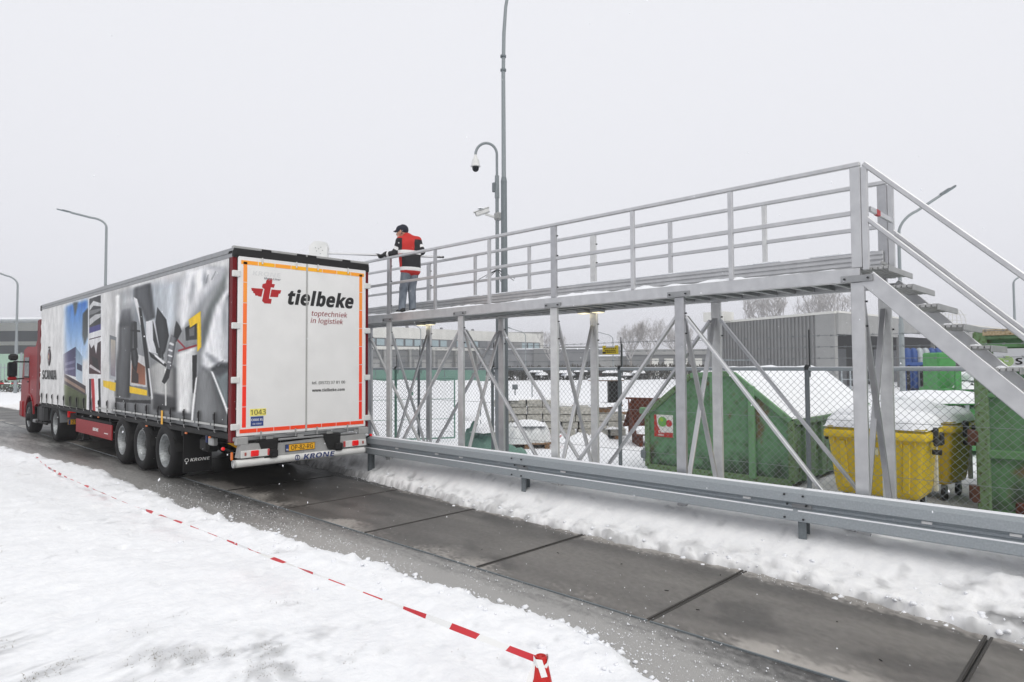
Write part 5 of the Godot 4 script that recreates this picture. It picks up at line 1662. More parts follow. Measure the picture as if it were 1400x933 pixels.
func build_skip() -> void:
	# hooded waste skip: hexagonal end wall, ribs, hipped roof under snow
	var t := thing("green_skip", "large green steel skip with a pitched snow covered roof and a round-logo sticker", "skip", Vector3(11.05, 0, -5.65))
	var z0 := -1.37
	var z1 := 1.38
	var depth := 4.6
	var end := [Vector2(z0, 0.10), Vector2(z0, 1.13), Vector2(-0.43, 1.86), Vector2(0.39, 1.90), Vector2(z1, 1.12), Vector2(z1, 0.10)]
	for x in [0.0, depth]:
		var st := new_st()
		prism_x(st, end, x + (0.0 if x == 0.0 else -0.03), x + (0.03 if x == 0.0 else 0.0))
		obj("end_wall", st, M.green_skip, t)
	stained_wall("face_sheet", -0.004, end, 0.04, Color(0.135, 0.29, 0.15), 0.0, t)
	# edge frame and ribs on the end wall
	for i in end.size():
		var a: Vector2 = end[i]
		var b: Vector2 = end[(i + 1) % end.size()]
		one_bar("edge_rib", Vector3(-0.025, a.y, a.x), Vector3(-0.025, b.y, b.x), 0.10, 0.06, M.green_skip if i in [2, 3] else M.green_rust, t, 0.012, Vector3(1, 0, 0))
	for z in [-0.62, 0.02, 0.72]:
		var y := 1.7 if absf(z) > 0.5 else 1.86
		one("rib", Vector3(-0.035, 0.1 + y * 0.5 - 0.05, z), Vector3(0.07, y - 0.12, 0.12), M.green_skip, t, 0.015)
	# long side towards the bins, roof plates, floor
	for z in [z0, z1]:
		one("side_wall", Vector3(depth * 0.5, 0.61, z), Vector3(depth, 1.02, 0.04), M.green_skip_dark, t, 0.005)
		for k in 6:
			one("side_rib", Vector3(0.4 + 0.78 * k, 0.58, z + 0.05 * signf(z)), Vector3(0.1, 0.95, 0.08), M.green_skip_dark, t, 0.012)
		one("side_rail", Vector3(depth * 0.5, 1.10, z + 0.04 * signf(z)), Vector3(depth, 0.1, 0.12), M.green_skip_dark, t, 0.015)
	for q in [[end[1], end[2]], [end[2], end[3]], [end[3], end[4]]]:
		var st := new_st()
		quad(st, Vector3(0, q[0].y, q[0].x), Vector3(0, q[1].y, q[1].x), Vector3(depth, q[1].y, q[1].x), Vector3(depth, q[0].y, q[0].x))
		obj("roof_plate", st, M.green_skip, t)
	var us := [0.0, 0.03, 0.08, 0.15] + steps(0.25, 0.75, 0.1) + [0.85, 0.92, 0.97, 1.0]
	var prof := [Vector2(z0 - 0.03, 1.10), Vector2(z0 + 0.02, 1.2), Vector2(-0.9, 1.53), Vector2(-0.46, 1.91), Vector2(-0.3, 1.99), Vector2(0.2, 2.02), Vector2(0.42, 1.98), Vector2(0.75, 1.72), Vector2(1.1, 1.42), Vector2(z1 - 0.02, 1.20), Vector2(z1 + 0.06, 1.15), Vector2(z1 + 0.03, 1.08)]
	var sn := new_st()
	sn.set_smooth_group(0)
	for i in us.size():
		for k in prof.size():
			var q: Vector2 = prof[k]
			var edge := minf(1.0, minf(us[i], 1.0 - us[i]) * 14.0)
			var lift := 0.05 * nz.get_noise_2d(us[i] * 400.0, k * 60.0)
			sn.add_vertex(Vector3(0.05 + us[i] * (depth - 0.1), q.y - 0.07 * (1.0 - edge) + lift * edge, q.x * (0.985 + 0.015 * edge)))
	for i in us.size() - 1:
		for k in prof.size() - 1:
			var a := i * prof.size() + k
			for q in [a, a + 1, a + prof.size(), a + 1, a + prof.size() + 1, a + prof.size()]:
				sn.add_index(q)
	obj("roof_snow", sn, M.snow_cap, t)
	one("skid", Vector3(depth * 0.5, 0.05, -0.9), Vector3(depth - 0.2, 0.1, 0.14), M.chassis, t, 0.01)
	one("skid", Vector3(depth * 0.5, 0.05, 0.9), Vector3(depth - 0.2, 0.1, 0.14), M.chassis, t, 0.01)
	one("bottom_channel", Vector3(0.0, 0.09, 0), Vector3(0.1, 0.14, 2.7), M.green_rust, t, 0.01)
	# hook, hinge lugs and rust drips
	one("lug", Vector3(-0.08, 1.18, z0 - 0.04), Vector3(0.14, 0.12, 0.14), M.green_skip, t, 0.02)
	one("lug", Vector3(-0.06, 0.34, z0 - 0.07), Vector3(0.1, 0.16, 0.1), M.galv_dark, t, 0.02)
	one_tube("hinge_pin", [Vector3(-0.05, 0.2, z0 - 0.07), Vector3(-0.05, 0.46, z0 - 0.07)], [0.022], M.galv, t, 8)
	# sticker with a red border, two round marks and two lines of print
	var s := one("sticker", Vector3(-0.010, 0.90, -1.02), Vector3(0.012, 0.42, 0.40), mat("e6e6e2", 0.4), t, 0.0)
	var red := mat("b8382f", 0.45)
	one("sticker_band", Vector3(-0.018, 0.735, -1.02), Vector3(0.003, 0.09, 0.40), red, s, 0.0)
	one("sticker_band", Vector3(-0.0185, 0.90, -1.195), Vector3(0.003, 0.42, 0.05), red, s, 0.0)
	var cut := new_st()
	prism(cut, [Vector2(-0.2, -0.2), Vector2(0.0, -0.2), Vector2(-0.06, -0.10), Vector2(-0.13, 0.0), Vector2(-0.16, 0.2), Vector2(-0.2, 0.2)], 0.003, Transform3D(Basis(Vector3.UP, -PI / 2), Vector3(-0.0175, 0.90, -1.02)))
	obj("sticker_band", cut, red, s)
	for q in [[0.98, -1.04, 0.095, "6fae52"], [0.955, -0.90, 0.065, "c23a3e"], [1.02, -1.06, 0.04, "9cc43a"]]:
		var c := new_st()
		lathe(c, [Vector2(0, 0.0), Vector2(q[2], 0.0), Vector2(q[2], -0.002), Vector2(0, -0.002)], 20, Vector3(-0.019 - q[2] * 0.0 - (0.003 if q[2] < 0.05 else 0.0), q[0], q[1]), Basis(Vector3(0, 1, 0), Vector3(-1, 0, 0), Vector3(0, 0, 1)), false)
		obj("round_mark", c, mat(q[3], 0.45), s)
	text("lettering", "Q'AR", Vector3(-0.021, 0.79, -1.06), 0.045, M.ink_white, s, -PI / 2, true)
	text("lettering", "rotec", Vector3(-0.021, 0.73, -1.07), 0.035, M.ink_white, s, -PI / 2, true)

func build_bins() -> void:
	var first := make_bin()
	first.position = Vector3(10.42, 0, -2.75)
	first.rotation.y = -PI / 2 + 0.02
	tag(first, "nearer yellow four-wheeled waste bin with thick snow on its lid and a small white label", "waste bin", "yellow waste bins behind the fence")
	var second := first.duplicate()
	second.name = numbered("waste_bin")
	add_child(second)
	second.position = Vector3(12.05, 0, -2.65)
	second.rotation.y = -PI / 2 - 0.12
	tag(second, "second yellow waste bin, partly hidden behind the nearer one", "waste bin", "yellow waste bins behind the fence")
	second.get_node("label_plate").free()

# front faces +z of the node, width along x
func make_bin() -> Node3D:
	var t := thing("waste_bin", "", "waste bin")
	# tapered tub as a loft of rounded rectangles
	var ring := func(w: float, d: float, y: float, r: float) -> Array:
		var out := []
		for k in 4:
			for j in 4:
				var an := PI * 0.5 * k + PI * 0.5 * j / 3.0
				var cx := (w * 0.5 - r) * (1 if k == 0 or k == 3 else -1)
				var cz := (d * 0.5 - r) * (1 if k < 2 else -1)
				out.append(Vector3(cx + cos(an) * r, y, cz + sin(an) * r + 0.0))
		return out
	var loft := func(st: SurfaceTool, rings: Array) -> void:
		st.set_smooth_group(0)
		for i in rings.size() - 1:
			var n: int = rings[i].size()
			for k in n:
				quad(st, rings[i][k], rings[i + 1][k], rings[i + 1][(k + 1) % n], rings[i][(k + 1) % n])
		st.set_smooth_group(-1)
	var st := new_st()
	loft.call(st, [ring.call(0.9, 0.66, 0.24, 0.04), ring.call(1.02, 0.78, 0.26, 0.06), ring.call(1.06, 0.82, 0.34, 0.06), ring.call(1.19, 0.98, 1.02, 0.07), ring.call(1.20, 0.99, 1.04, 0.07)])
	obj("tub", st, M.bin_yellow, t)
	var rm := new_st()
	loft.call(rm, [ring.call(1.18, 0.97, 1.03, 0.07), ring.call(1.28, 1.06, 1.035, 0.06), ring.call(1.29, 1.07, 1.05, 0.06), ring.call(1.29, 1.07, 1.13, 0.06), ring.call(1.26, 1.04, 1.145, 0.06), ring.call(1.1, 0.9, 1.145, 0.06)])
	obj("rim", rm, M.bin_yellow, t)
	for x in [-0.5, -0.33, -0.16, 0.0, 0.17, 0.34, 0.5]:
		one("rim_rib", Vector3(x, 0.99, 0.492), Vector3(0.02, 0.09, 0.05), M.bin_yellow, t, 0.006)
	for q in [[-0.4, 0.8], [0.4, 0.8]]:
		var rb := new_st()
		bar(rb, Vector3(q[0] * 0.92, 0.33, 0.43), Vector3(q[0], 1.0, 0.488), 0.09, 0.03, 0.012)
		obj("wall_rib", rb, M.bin_yellow, t)
	var ld := new_st()
	loft.call(ld, [ring.call(1.24, 1.02, 1.14, 0.06), ring.call(1.26, 1.04, 1.19, 0.06), ring.call(1.1, 0.86, 1.27, 0.1), ring.call(0.4, 0.3, 1.30, 0.1), ring.call(0.02, 0.02, 1.305, 0.005)])
	obj("lid", ld, M.bin_yellow_dark, t)
	snow_heap("lid_snow", Vector3(0.0, 1.19, 0.0), Vector3(1.29, 0.24, 1.07), t, null, true)
	snow_heap("lid_snow", Vector3(-0.12, 1.24, 0.02), Vector3(0.98, 0.27, 0.86), t, null, true)
	for s in [-1.0, 1.0]:
		for z in [-0.3, 0.3]:
			var wl := new_st()
			lathe(wl, [Vector2(0, -0.025), Vector2(0.09, -0.025), Vector2(0.1, -0.012), Vector2(0.1, 0.012), Vector2(0.09, 0.025), Vector2(0, 0.025)], 18, Vector3(s * 0.42, 0.1, z), Basis(Vector3(0, 1, 0), Vector3(-1, 0, 0), Vector3(0, 0, 1)))
			var wn := obj("wheel", wl, M.bin_black, t)
			one("fork", Vector3(s * 0.42, 0.17, z), Vector3(0.08, 0.13, 0.06), M.galv, wn, 0.01)
		# lifting trunnion and black latch on the short sides
		one_tube("trunnion", [Vector3(s * 0.6, 0.86, 0), Vector3(s * 0.71, 0.86, 0)], [0.035], M.bin_black, t, 12)
		one("latch", Vector3(s * 0.655, 1.10, 0.1), Vector3(0.07, 0.2, 0.14), M.bin_black, t, 0.02)
		one("latch", Vector3(s * 0.65, 1.02, -0.28), Vector3(0.08, 0.18, 0.12), M.bin_black, t, 0.02)
		one("latch_grip", Vector3(s * 0.685, 1.0, 0.14), Vector3(0.06, 0.08, 0.2), M.bin_black, t, 0.02)
		one("corner_guard", Vector3(s * 0.565, 0.62, -0.38), Vector3(0.06, 0.7, 0.05), mat("cfcfc6", 0.5), t, 0.01)
	one("handle", Vector3(0, 1.06, 0.56), Vector3(0.5, 0.03, 0.035), M.bin_yellow_dark, t, 0.01)
	var lp := one("label_plate", Vector3(-0.02, 0.87, 0.486), Vector3(0.16, 0.1, 0.006), mat("d8d4b4", 0.5), t, 0.001)
	lp.set_meta("label", "small pale label with a dark number")
	text("lettering", "16", Vector3(-0.01, 0.86, 0.486), 0.05, M.ink, lp, 0.0, true)
	return t

func build_tall_container() -> void:
	var t := thing("tall_container", "tall dark green steel waste container with rusty corners, at the photo's right edge", "container", Vector3(11.2, 0, -1.75))
	var len := 6.0
	one("front_wall", Vector3(0.03, 1.22, len * 0.5), Vector3(0.05, 2.4, len), M.green_tall, t, 0.004)
	stained_wall("face_sheet", -0.002, [Vector2(0.05, 0.05), Vector2(2.4, 0.05), Vector2(2.4, 2.45), Vector2(0.05, 2.45)], 0.04, Color(0.10, 0.225, 0.10), 300.0, t)
	one("end_wall", Vector3(1.2, 1.22, 0.02), Vector3(2.4, 2.4, 0.05), M.green_tall, t, 0.004)
	one("back_wall", Vector3(2.4, 1.22, len * 0.5), Vector3(0.05, 2.4, len), M.green_tall, t, 0.004)
	one("end_wall", Vector3(1.2, 1.22, len), Vector3(2.4, 2.4, 0.05), M.green_tall, t, 0.004)
	one("corner_post", Vector3(0.0, 1.25, 0.06), Vector3(0.16, 2.5, 0.16), M.green_rust, t, 0.02)
	for k in 4:
		one("side_post", Vector3(-0.03, 1.25, 1.22 + 1.3 * k), Vector3(0.1, 2.3, 0.14), M.green_tall, t, 0.015)
	for y in [0.81, 1.62, 2.30, 2.42]:
		one("rail", Vector3(-0.025, y, len * 0.5), Vector3(0.09, 0.07 if y > 1.0 else 0.12, len - 0.1), M.green_skip_dark if y > 2.35 else M.green_tall, t, 0.015)
	one("top_rail", Vector3(0.0, 2.49, len * 0.5), Vector3(0.14, 0.06, len), M.green_tall, t, 0.015)
	one("foot_rail", Vector3(0.0, 0.10, len * 0.5 + 0.2), Vector3(0.12, 0.16, len - 0.4), M.rust, t, 0.02)
	for y in [0.25, 1.02, 2.32]:
		var h := new_st()
		lathe(h, [Vector2(0, -0.11), Vector2(0.05, -0.11), Vector2(0.05, 0.11), Vector2(0, 0.11)], 10, Vector3(-0.03, y, -0.07))
		obj("hinge", h, mat("5b3a2c", 0.8), t)
	one("hinge_plate", Vector3(-0.06, 1.04, -0.03), Vector3(0.05, 0.16, 0.1), mat("5b3a2c", 0.8), t, 0.01)
	one("hinge_plate", Vector3(-0.06, 0.24, -0.03), Vector3(0.05, 0.24, 0.1), mat("5b3a2c", 0.8), t, 0.01)
	for k in 3:
		one("rust_patch", Vector3(-0.085, 0.5 + 0.28 * k, 1.22), Vector3(0.008, 0.12, 0.08), M.rust, t, 0.003)
	one("paper_label", Vector3(-0.078, 2.487, 0.38), Vector3(0.012, 0.085, 0.56), worn("b8a68a", T.rust, 2.0, 0.8), t, 0.0)
	# pale sign with a curled green mark and the start of a name
	var s := one("sign_panel", Vector3(-0.105, 2.11, 1.17), Vector3(0.02, 0.30, 1.9), mat("cfd1d6", 0.5), t, 0.002)
	one("sign_band", Vector3(-0.1165, 2.0, 1.17), Vector3(0.003, 0.06, 1.9), mat("e4e6e8", 0.5), s, 0.0)
	var green := mat("a2c866", 0.5)
	for k in 3:
		var rr := 0.024 + 0.02 * k
		var pts := []
		var flip := []
		for i in 15:
			var an := lerpf(-2.4, 2.7, i / 14.0)
			pts.append(Vector3(-0.118, 2.09 + sin(an) * rr, 0.375 + cos(an) * rr * 0.95))
			an = lerpf(0.9, 4.4, i / 14.0)
			flip.append(Vector3(-0.118, 2.075 + sin(an) * rr * 0.8, 0.285 + cos(an) * rr * 0.9))
		one_tube("curl", pts, [0.0055], green, s, 5)
		one_tube("curl", flip, [0.0055], green, s, 5)
		one_tube("curl", [flip[0], Vector3(-0.118, 2.08 + 0.012 * k, 0.33), pts[0]], [0.0055], green, s, 5)
	text("lettering", "S", Vector3(-0.1165, 2.085, 0.50), 0.085, M.ink, s, -PI / 2, true, 0.0, 1.5)

# ---------------------------------------------------------------- buildings and trees far off
func window_row(parent: Node, a: Vector3, dir: Vector3, count: int, step: float, w: float, h: float, skip := []) -> void:
	for i in count:
		if i in skip:
			continue
		var c := a + dir * step * i
		var st := new_st()
		var b := Basis(dir, Vector3.UP, dir.cross(Vector3.UP))
		box(st, c, Vector3(w + 0.14, h + 0.1, 0.10), 0.0, b)
		var wn := obj("window", st, M.window_frame, parent)
		var pn := new_st()
		box(pn, c + b.z * 0.06, Vector3(w, h, 0.04), 0.0, b)
		box(pn, c - b.z * 0.06, Vector3(w, h, 0.04), 0.0, b)
		obj("pane", pn, M.pane, wn)

# upright wall slab between two ground points, thickness inwards
func wall(called: String, a: Vector3, b: Vector3, y0: float, y1: float, thick: float, m: Material, parent: Node, push := 0.0) -> MeshInstance3D:
	var st := new_st()
	var d := (b - a).normalized()
	var n := d.cross(Vector3.UP)
	var c := (a + b) * 0.5 + n * push
	box(st, Vector3(c.x, (y0 + y1) * 0.5, c.z), Vector3(a.distance_to(b), y1 - y0, thick), 0.0, Basis(d, Vector3.UP, n))
	return obj(called, st, m, parent)

func build_far() -> void:
	# ribbed warehouse with its canopy wing
	var w := thing("ribbed_warehouse", "grey ribbed metal warehouse with a dark recessed canopy wing on its right", "warehouse")
	var c := Vector3(42.4, 0, -13.6)
	var l := Vector3(46.7, 0, -24.2)
	var r := Vector3(75.0, 0, -9.9)
	var ld := (l - c).normalized()
	var ln := -ld.cross(Vector3.UP)
	wall("wall", c + ld * 1.4, l, 0.0, 5.1, 0.2, M.clad, w)
	var n := 0
	var s := 1.6
	while s < 11.2:
		var rb := new_st()
		box(rb, c + ld * s + ln * 0.13 + Vector3.UP * 2.6, Vector3(0.13, 4.95, 0.09), 0.02, Basis(ld, Vector3.UP, ln))
		obj("rib", rb, M.clad, w)
		s += 0.3
		n += 1
	wall("corner_panel", c, c + ld * 1.4, 0.0, 5.14, 0.26, M.clad_pale, w)
	wall("roof_edge", c - ld * 0.05, l, 5.1, 5.26, 0.34, M.office, w)
	var rd := (r - c).normalized()
	wall("fascia", c, c + rd * 9.0, 3.85, 5.16, 0.3, M.clad_pale, w)
	wall("fascia", c + rd * 9.0, r, 4.2, 5.14, 0.3, M.clad_pale, w)
	wall("roof_edge", c, r, 5.14, 5.26, 0.36, M.office, w)
	wall("recess_wall", c + ld * 3.0 + rd * 0.4, r + ld * 3.0, 0.0, 4.2, 0.2, M.recess, w)
	wall("recess_side", c + rd * 0.15 + ld * 0.2, c + ld * 3.0 + rd * 0.15, 0.0, 3.9, 0.2, M.recess, w)
	for k in 5:
		var p := c + rd * (3.0 + 6.5 * k)
		one("column", p + Vector3.UP * 2.0, Vector3(0.25, 4.1, 0.25), M.clad, w, 0.02)
	for k in 5:
		var p := c + rd * (2.2 + 3.4 * k) + ld * 2.85
		var dr := new_st()
		box(dr, p + Vector3.UP * 1.6, Vector3(2.2, 3.0, 0.1), 0.0, Basis(rd, Vector3.UP, rd.cross(Vector3.UP)))
		obj("roller_door", dr, M.window_frame, w)
	var rp := new_st()
	quad(rp, c + Vector3.UP * 5.1, l + Vector3.UP * 5.1, l + rd * 33.0 + Vector3.UP * 5.1, r + Vector3.UP * 5.1)
	obj("roof", rp, M.snow_cap, w)
	one("gas_pipe", c + ld * 7.5 + ln * 0.4 + Vector3.UP * 2.35, Vector3(0.1, 0.1, 3.0), M.galv, w, 0.02)
	one("roof_unit", l + Vector3(-1.5, 5.5, 1.6), Vector3(1.6, 0.7, 1.6), M.office, w, 0.02)

	# long pale office with ribbon windows behind the lorry and the platform
	var o := thing("long_office", "long pale two storey office with a grey ribbon of windows behind the platform", "office")
	var a := Vector3(38.0, 0, -72.0)
	var b := Vector3(81.0, 0, -72.0)
	wall("upper_wall", a, b, 5.72, 7.18, 0.5, M.office, o)
	wall("window_band", a, b, 4.62, 5.72, 0.3, M.office_band, o)
	wall("white_band", a, b, 4.2, 4.62, 0.6, M.office, o)
	wall("ground_wall", a, b, 0.0, 4.2, 0.3, M.office_low, o)
	window_row(o, Vector3(39.0, 5.16, -71.8), Vector3(1, 0, 0), 28, 1.52, 1.16, 0.86, [2, 4, 5, 8, 15])
	for k in 10:
		var x := 40.0 + 4.1 * k
		one("door_panel", Vector3(x, 1.7, -71.8), Vector3(2.6, 2.4, 0.1), M.window_frame if k % 3 == 0 else M.clad_pale, o, 0.0)
		one("column", Vector3(x + 1.9, 2.1, -71.5), Vector3(0.3, 4.1, 0.3), M.clad_pale, o, 0.0)
	wall("roof", a + Vector3(0, 0, -9), b + Vector3(0, 0, -9), 7.0, 7.1, 18.0, M.snow_cap, o)
	for k in 6:
		one("roof_vent", Vector3(42.0 + 6.0 * k, 7.3, -71.9), Vector3(0.3, 0.25, 0.3), M.office_band, o, 0.0)

	var o2 := thing("left_office", "pale office with large windows over a green screen beyond the lorry cab", "office")
	var e0 := Vector3(-6.0, 0, -96.0)
	var e1 := Vector3(27.0, 0, -61.5)
	var ed := (e1 - e0).normalized()
	wall("upper_wall", e0, e1, 5.55, 6.5, 0.5, M.office, o2)
	wall("window_band", e0, e1, 4.55, 5.55, 0.3, M.office_band, o2)
	wall("white_band", e0, e1, 4.18, 4.55, 0.6, M.office, o2)
	wall("grey_band", e0, e1, 3.35, 4.18, 0.4, M.office_band, o2)
	wall("ground_wall", e0, e1, 0.0, 3.35, 0.3, M.office, o2)
	var en := -ed.cross(Vector3.UP)
	window_row(o2, e0 + ed * 1.5 - ed.cross(Vector3.UP) * 0.2 + Vector3.UP * 5.05, ed, 15, 3.1, 2.4, 0.84, [9])
	wall("roof", e0 + Vector3(-4, 0, -4), e1 + Vector3(-4, 0, -4), 6.3, 6.45, 10.0, M.snow_cap, o2)
	one("roof_box", e0 + ed * 20.5 + Vector3.UP * 6.9, Vector3(1.2, 1.0, 1.2), M.office_band, o2, 0.0)

	# lower buildings along the far edge of the yard
	var d1 := thing("grey_hall", "low dark grey hall on the horizon between the middle legs of the platform", "hall")
	wall("wall", Vector3(61.5, 0, -65.8), Vector3(73.0, 0, -54.0), 0.0, 4.3, 0.4, M.office_band, d1)
	wall("gable_panel", Vector3(66.6, 0, -60.3), Vector3(68.0, 0, -58.9), 0.0, 4.25, 0.6, M.office_low, d1)
	wall("roof", Vector3(64.0, 0, -67.0), Vector3(75.5, 0, -55.2), 4.2, 4.32, 6.0, M.snow_cap, d1)
	one("roof_box", Vector3(62.6, 4.85, -64.9), Vector3(2.0, 1.0, 1.6), M.office_band, d1, 0.0)
	one("roof_box", Vector3(65.0, 4.75, -62.4), Vector3(1.6, 0.8, 1.4), M.clad, d1, 0.0)
	for k in 5:
		wall("window", Vector3(62.6 + 2.2 * k, 0, -64.6 + 2.25 * -k + 4.5 * k), Vector3(63.9 + 2.2 * k, 0, -63.3 + 2.25 * k), 1.6, 2.6, 0.5, M.window_frame, d1)
	var d2 := thing("white_hall", "tall white windowless block on the horizon left of the middle legs", "hall")
	wall("wall", Vector3(80.6, 0, -82.0), Vector3(86.4, 0, -76.0), 0.0, 7.5, 5.0, M.office, d2)
	wall("roof_rail", Vector3(80.6, 0, -82.0), Vector3(86.4, 0, -76.0), 7.5, 7.7, 5.2, M.clad_pale, d2)
	wall("annex", Vector3(86.4, 0, -76.0), Vector3(96.0, 0, -67.0), 0.0, 5.2, 4.0, M.office_low, d2)
	var d3 := thing("low_workshop", "low grey workshop with pale doors left of the ribbed warehouse", "workshop")
	wall("wall", Vector3(71.4, 0, -48.4), Vector3(82.0, 0, -37.5), 0.0, 3.3, 0.4, M.office_low, d3)
	wall("fascia", Vector3(71.4, 0, -48.4), Vector3(82.0, 0, -37.5), 3.3, 4.0, 0.8, M.clad_pale, d3)
	for k in 4:
		wall("door", Vector3(73.4 + 1.3 * k, 0, -46.3 + 1.33 * k), Vector3(74.2 + 1.3 * k, 0, -45.5 + 1.33 * k), 0.4, 2.8, 0.6, M.office, d3)
	wall("roof", Vector3(73.5, 0, -50.0), Vector3(84.0, 0, -39.0), 3.9, 4.02, 5.0, M.snow_cap, d3)
	var d4 := thing("pale_shed", "small pale shed with a snowy roof beside the dark grey hall", "shed")
	wall("wall", Vector3(70.9, 0, -53.3), Vector3(76.0, 0, -48.0), 0.0, 3.15, 3.0, M.clad_pale, d4)
	wall("roof", Vector3(70.7, 0, -53.5), Vector3(76.2, 0, -47.8), 3.15, 3.35, 3.4, M.snow_cap, d4)
	wall("door", Vector3(71.9, 0, -50.6), Vector3(72.9, 0, -49.6), 0.3, 2.4, 0.3, M.window_frame, d4)
	# faint glass pyramid roof beyond the warehouse
	var gp := thing("lattice_roof", "faint pale lattice dome above the warehouse roof, seen through the stair", "roof frame", Vector3(142.0, 0, -25.5))
	for k in 7:
		var x := -2.6 + 0.87 * k
		one_tube("rib", [Vector3(x * 0.72, 8.0, x * 0.72), Vector3(x * 0.62, 10.4, x * 0.62), Vector3(x * 0.40, 11.6, x * 0.40)], [0.07], M.office, gp, 5)
	for y in [8.8, 9.8, 10.8, 11.6]:
		var q := 1.9 if y < 11.0 else 1.1
		one_tube("ring", [Vector3(-q, y, -q), Vector3(q, y, q)], [0.06], M.office, gp, 5)
	one("base", Vector3(0, 4.0, 0), Vector3(5.0, 8.0, 5.0), M.office, gp, 0.0)

	# hedges and screens
	var hg := new_st()
	for k in 5200:
		var u := rng.randf()
		var p := Vector3(43.0, 0.5, -44.8).lerp(Vector3(60.0, 0.5, -27.6), u)
		var top := 1.35 + 0.35 * nz.get_noise_1d(u * 900.0) + 0.2 * nz.get_noise_1d(u * 4000.0)
		p += Vector3(rng.randf_range(-0.5, 0.5), rng.randf() * top, rng.randf_range(-0.5, 0.5))
		var v := Vector3(rng.randf_range(-1, 1), rng.randf_range(-0.2, 1.4), rng.randf_range(-1, 1)).normalized()
		bar(hg, p, p + v * rng.randf_range(0.15, 0.4), 0.08, 0.03)
	var ho := obj("hedge", hg, M.hedge)
	tag(stuff(ho), "dark bare hedge along the far edge of the snowy yard", "hedge")
	for k in 14:
		var u := rng.randf()
		snow_far("hedge_snow", Vector3(42.6, 0.9 + 0.6 * rng.randf(), -44.5).lerp(Vector3(59.4, 0.9 + 0.6 * rng.randf(), -27.3), u), Vector3(1.2 + rng.randf(), 0.35, 1.0), ho)
	for k in 3:
		var sc := new_st()
		box(sc, Vector3(48.2 + 1.3 * k, 1.2, -40.3 + 1.3 * k), Vector3(0.8, 0.5 + 0.2 * (k % 2), 0.5), 0.05)
		var hs := obj("red_wagon", sc, mat("a23a3a", 0.6))
		tag(hs, ["leftmost of three small red skips half hidden by the far hedge", "middle one of the small red skips in the far hedge", "small red skip nearest the warehouse end of the far hedge"][k], "skip", "small red skips by the hedge")
	# green screen fence to the right of the lorry
	var sf := thing("green_screen_fence", "dark green mesh screen on a far fence, seen past the lorry's rear corner", "fence")
	for k in 12:
		var p := Vector3(31.0, 0, -54.3).lerp(Vector3(41.5, 0, -43.4), k / 12.0)
		var q := Vector3(31.0, 0, -54.3).lerp(Vector3(41.5, 0, -43.4), (k + 1) / 12.0)
		wall("screen", p.lerp(q, 0.02), p.lerp(q, 0.98), 0.3, 1.74, 0.04, M.screen_green, sf)
		one("post", p + Vector3.UP * 0.95, Vector3(0.08, 1.9, 0.08), M.galv_dark, sf, 0.0)
	var mound := func(x: float, z: float) -> float:
		var d := x * 0.719 - z * 0.695
		var u := x * 0.695 + z * 0.719
		return -0.1 + (0.88 + 0.12 * nz.get_noise_2d(u * 60.0, 4.0) + 0.06 * nz.get_noise_2d(u * 160.0, 9.0)) * smooth(42.0, 57.0, d) * smooth(61.0, 58.5, d) * smooth(-22.0, -17.0, u) * smooth(0.0, -4.0, u)
	struct(obj("snow_mound", field(steps(14.0, 46.0, 0.5), steps(-70.0, -30.0, 0.5), mound), M.snow_cap))
	# pale screen, palisade and shrubs beyond the cab
	var ps := thing("pale_green_screen", "pale green wall panel below the left office, beyond the cab", "screen")
	wall("panel", Vector3(4.0, 0, -79.4), Vector3(17.0, 0, -65.8), 0.4, 3.3, 0.2, M.screen_pale, ps)
	for k in 6:
		var p := Vector3(4.0, 0, -79.4).lerp(Vector3(17.0, 0, -65.8), k / 5.0)
		one("post", p + Vector3(-0.2, 1.7, 0.2), Vector3(0.14, 3.4, 0.14), M.galv, ps, 0.0)
	var pf := thing("palisade_fence", "grey upright bar fence in front of the pale green wall, left edge", "fence")
	for k in 46:
		var p := Vector3(5.0, 0, -69.6).lerp(Vector3(14.5, 0, -59.8), k / 46.0)
		one("bar", p + Vector3.UP * 1.2, Vector3(0.05, 2.4, 0.05), M.galv, pf, 0.0)
	for y in [0.4, 2.1]:
		one_bar("rail", Vector3(5.0, y, -69.6), Vector3(14.5, y, -59.8), 0.06, 0.08, M.galv, pf, 0.0)
	var sh := new_st()
	for k in 900:
		var u := rng.randf()
		var p := Vector3(5.4, 0.15, -67.0).lerp(Vector3(14.0, 0.15, -58.0), u)
		p += Vector3(rng.randf_range(-0.5, 0.5), rng.randf() * 0.8, rng.randf_range(-0.5, 0.5))
		var v := Vector3(rng.randf_range(-1, 1), rng.randf_range(-0.1, 1.3), rng.randf_range(-1, 1)).normalized()
		bar(sh, p, p + v * 0.3, 0.07, 0.03)
	tag(stuff(obj("shrubs", sh, M.hedge)), "low dark shrubs at the foot of the bar fence", "shrubs")
	var ft := thing("far_barrier_tape", "red and white barrier tape stretched along the shrubs beyond the road", "barrier tape")
	for k in 24:
		var p := Vector3(5.0, 0.95, -66.4).lerp(Vector3(14.0, 0.85, -57.2), k / 24.0)
		var q := Vector3(5.0, 0.95, -66.4).lerp(Vector3(14.0, 0.85, -57.2), (k + 1) / 24.0)
		one_bar("strip", p, q, 0.01, 0.09, M.tape_red if k % 2 == 0 else M.tape_white, ft, 0.0)

	# frosted bare trees
	tree(Vector3(74.0, 0.6, -31.3), 11.6, 4.2, 1, "frosted bare tree behind the left part of the ribbed warehouse", 1.0)
	tree(Vector3(78.7, 0.6, -26.4), 11.6, 5.2, 2, "wider frosted bare tree over the warehouse corner", 1.2)
	tree(Vector3(57.1, 0.5, -48.8), 6.4, 1.8, 3, "small bare tree between the middle legs, on the horizon", 0.8)
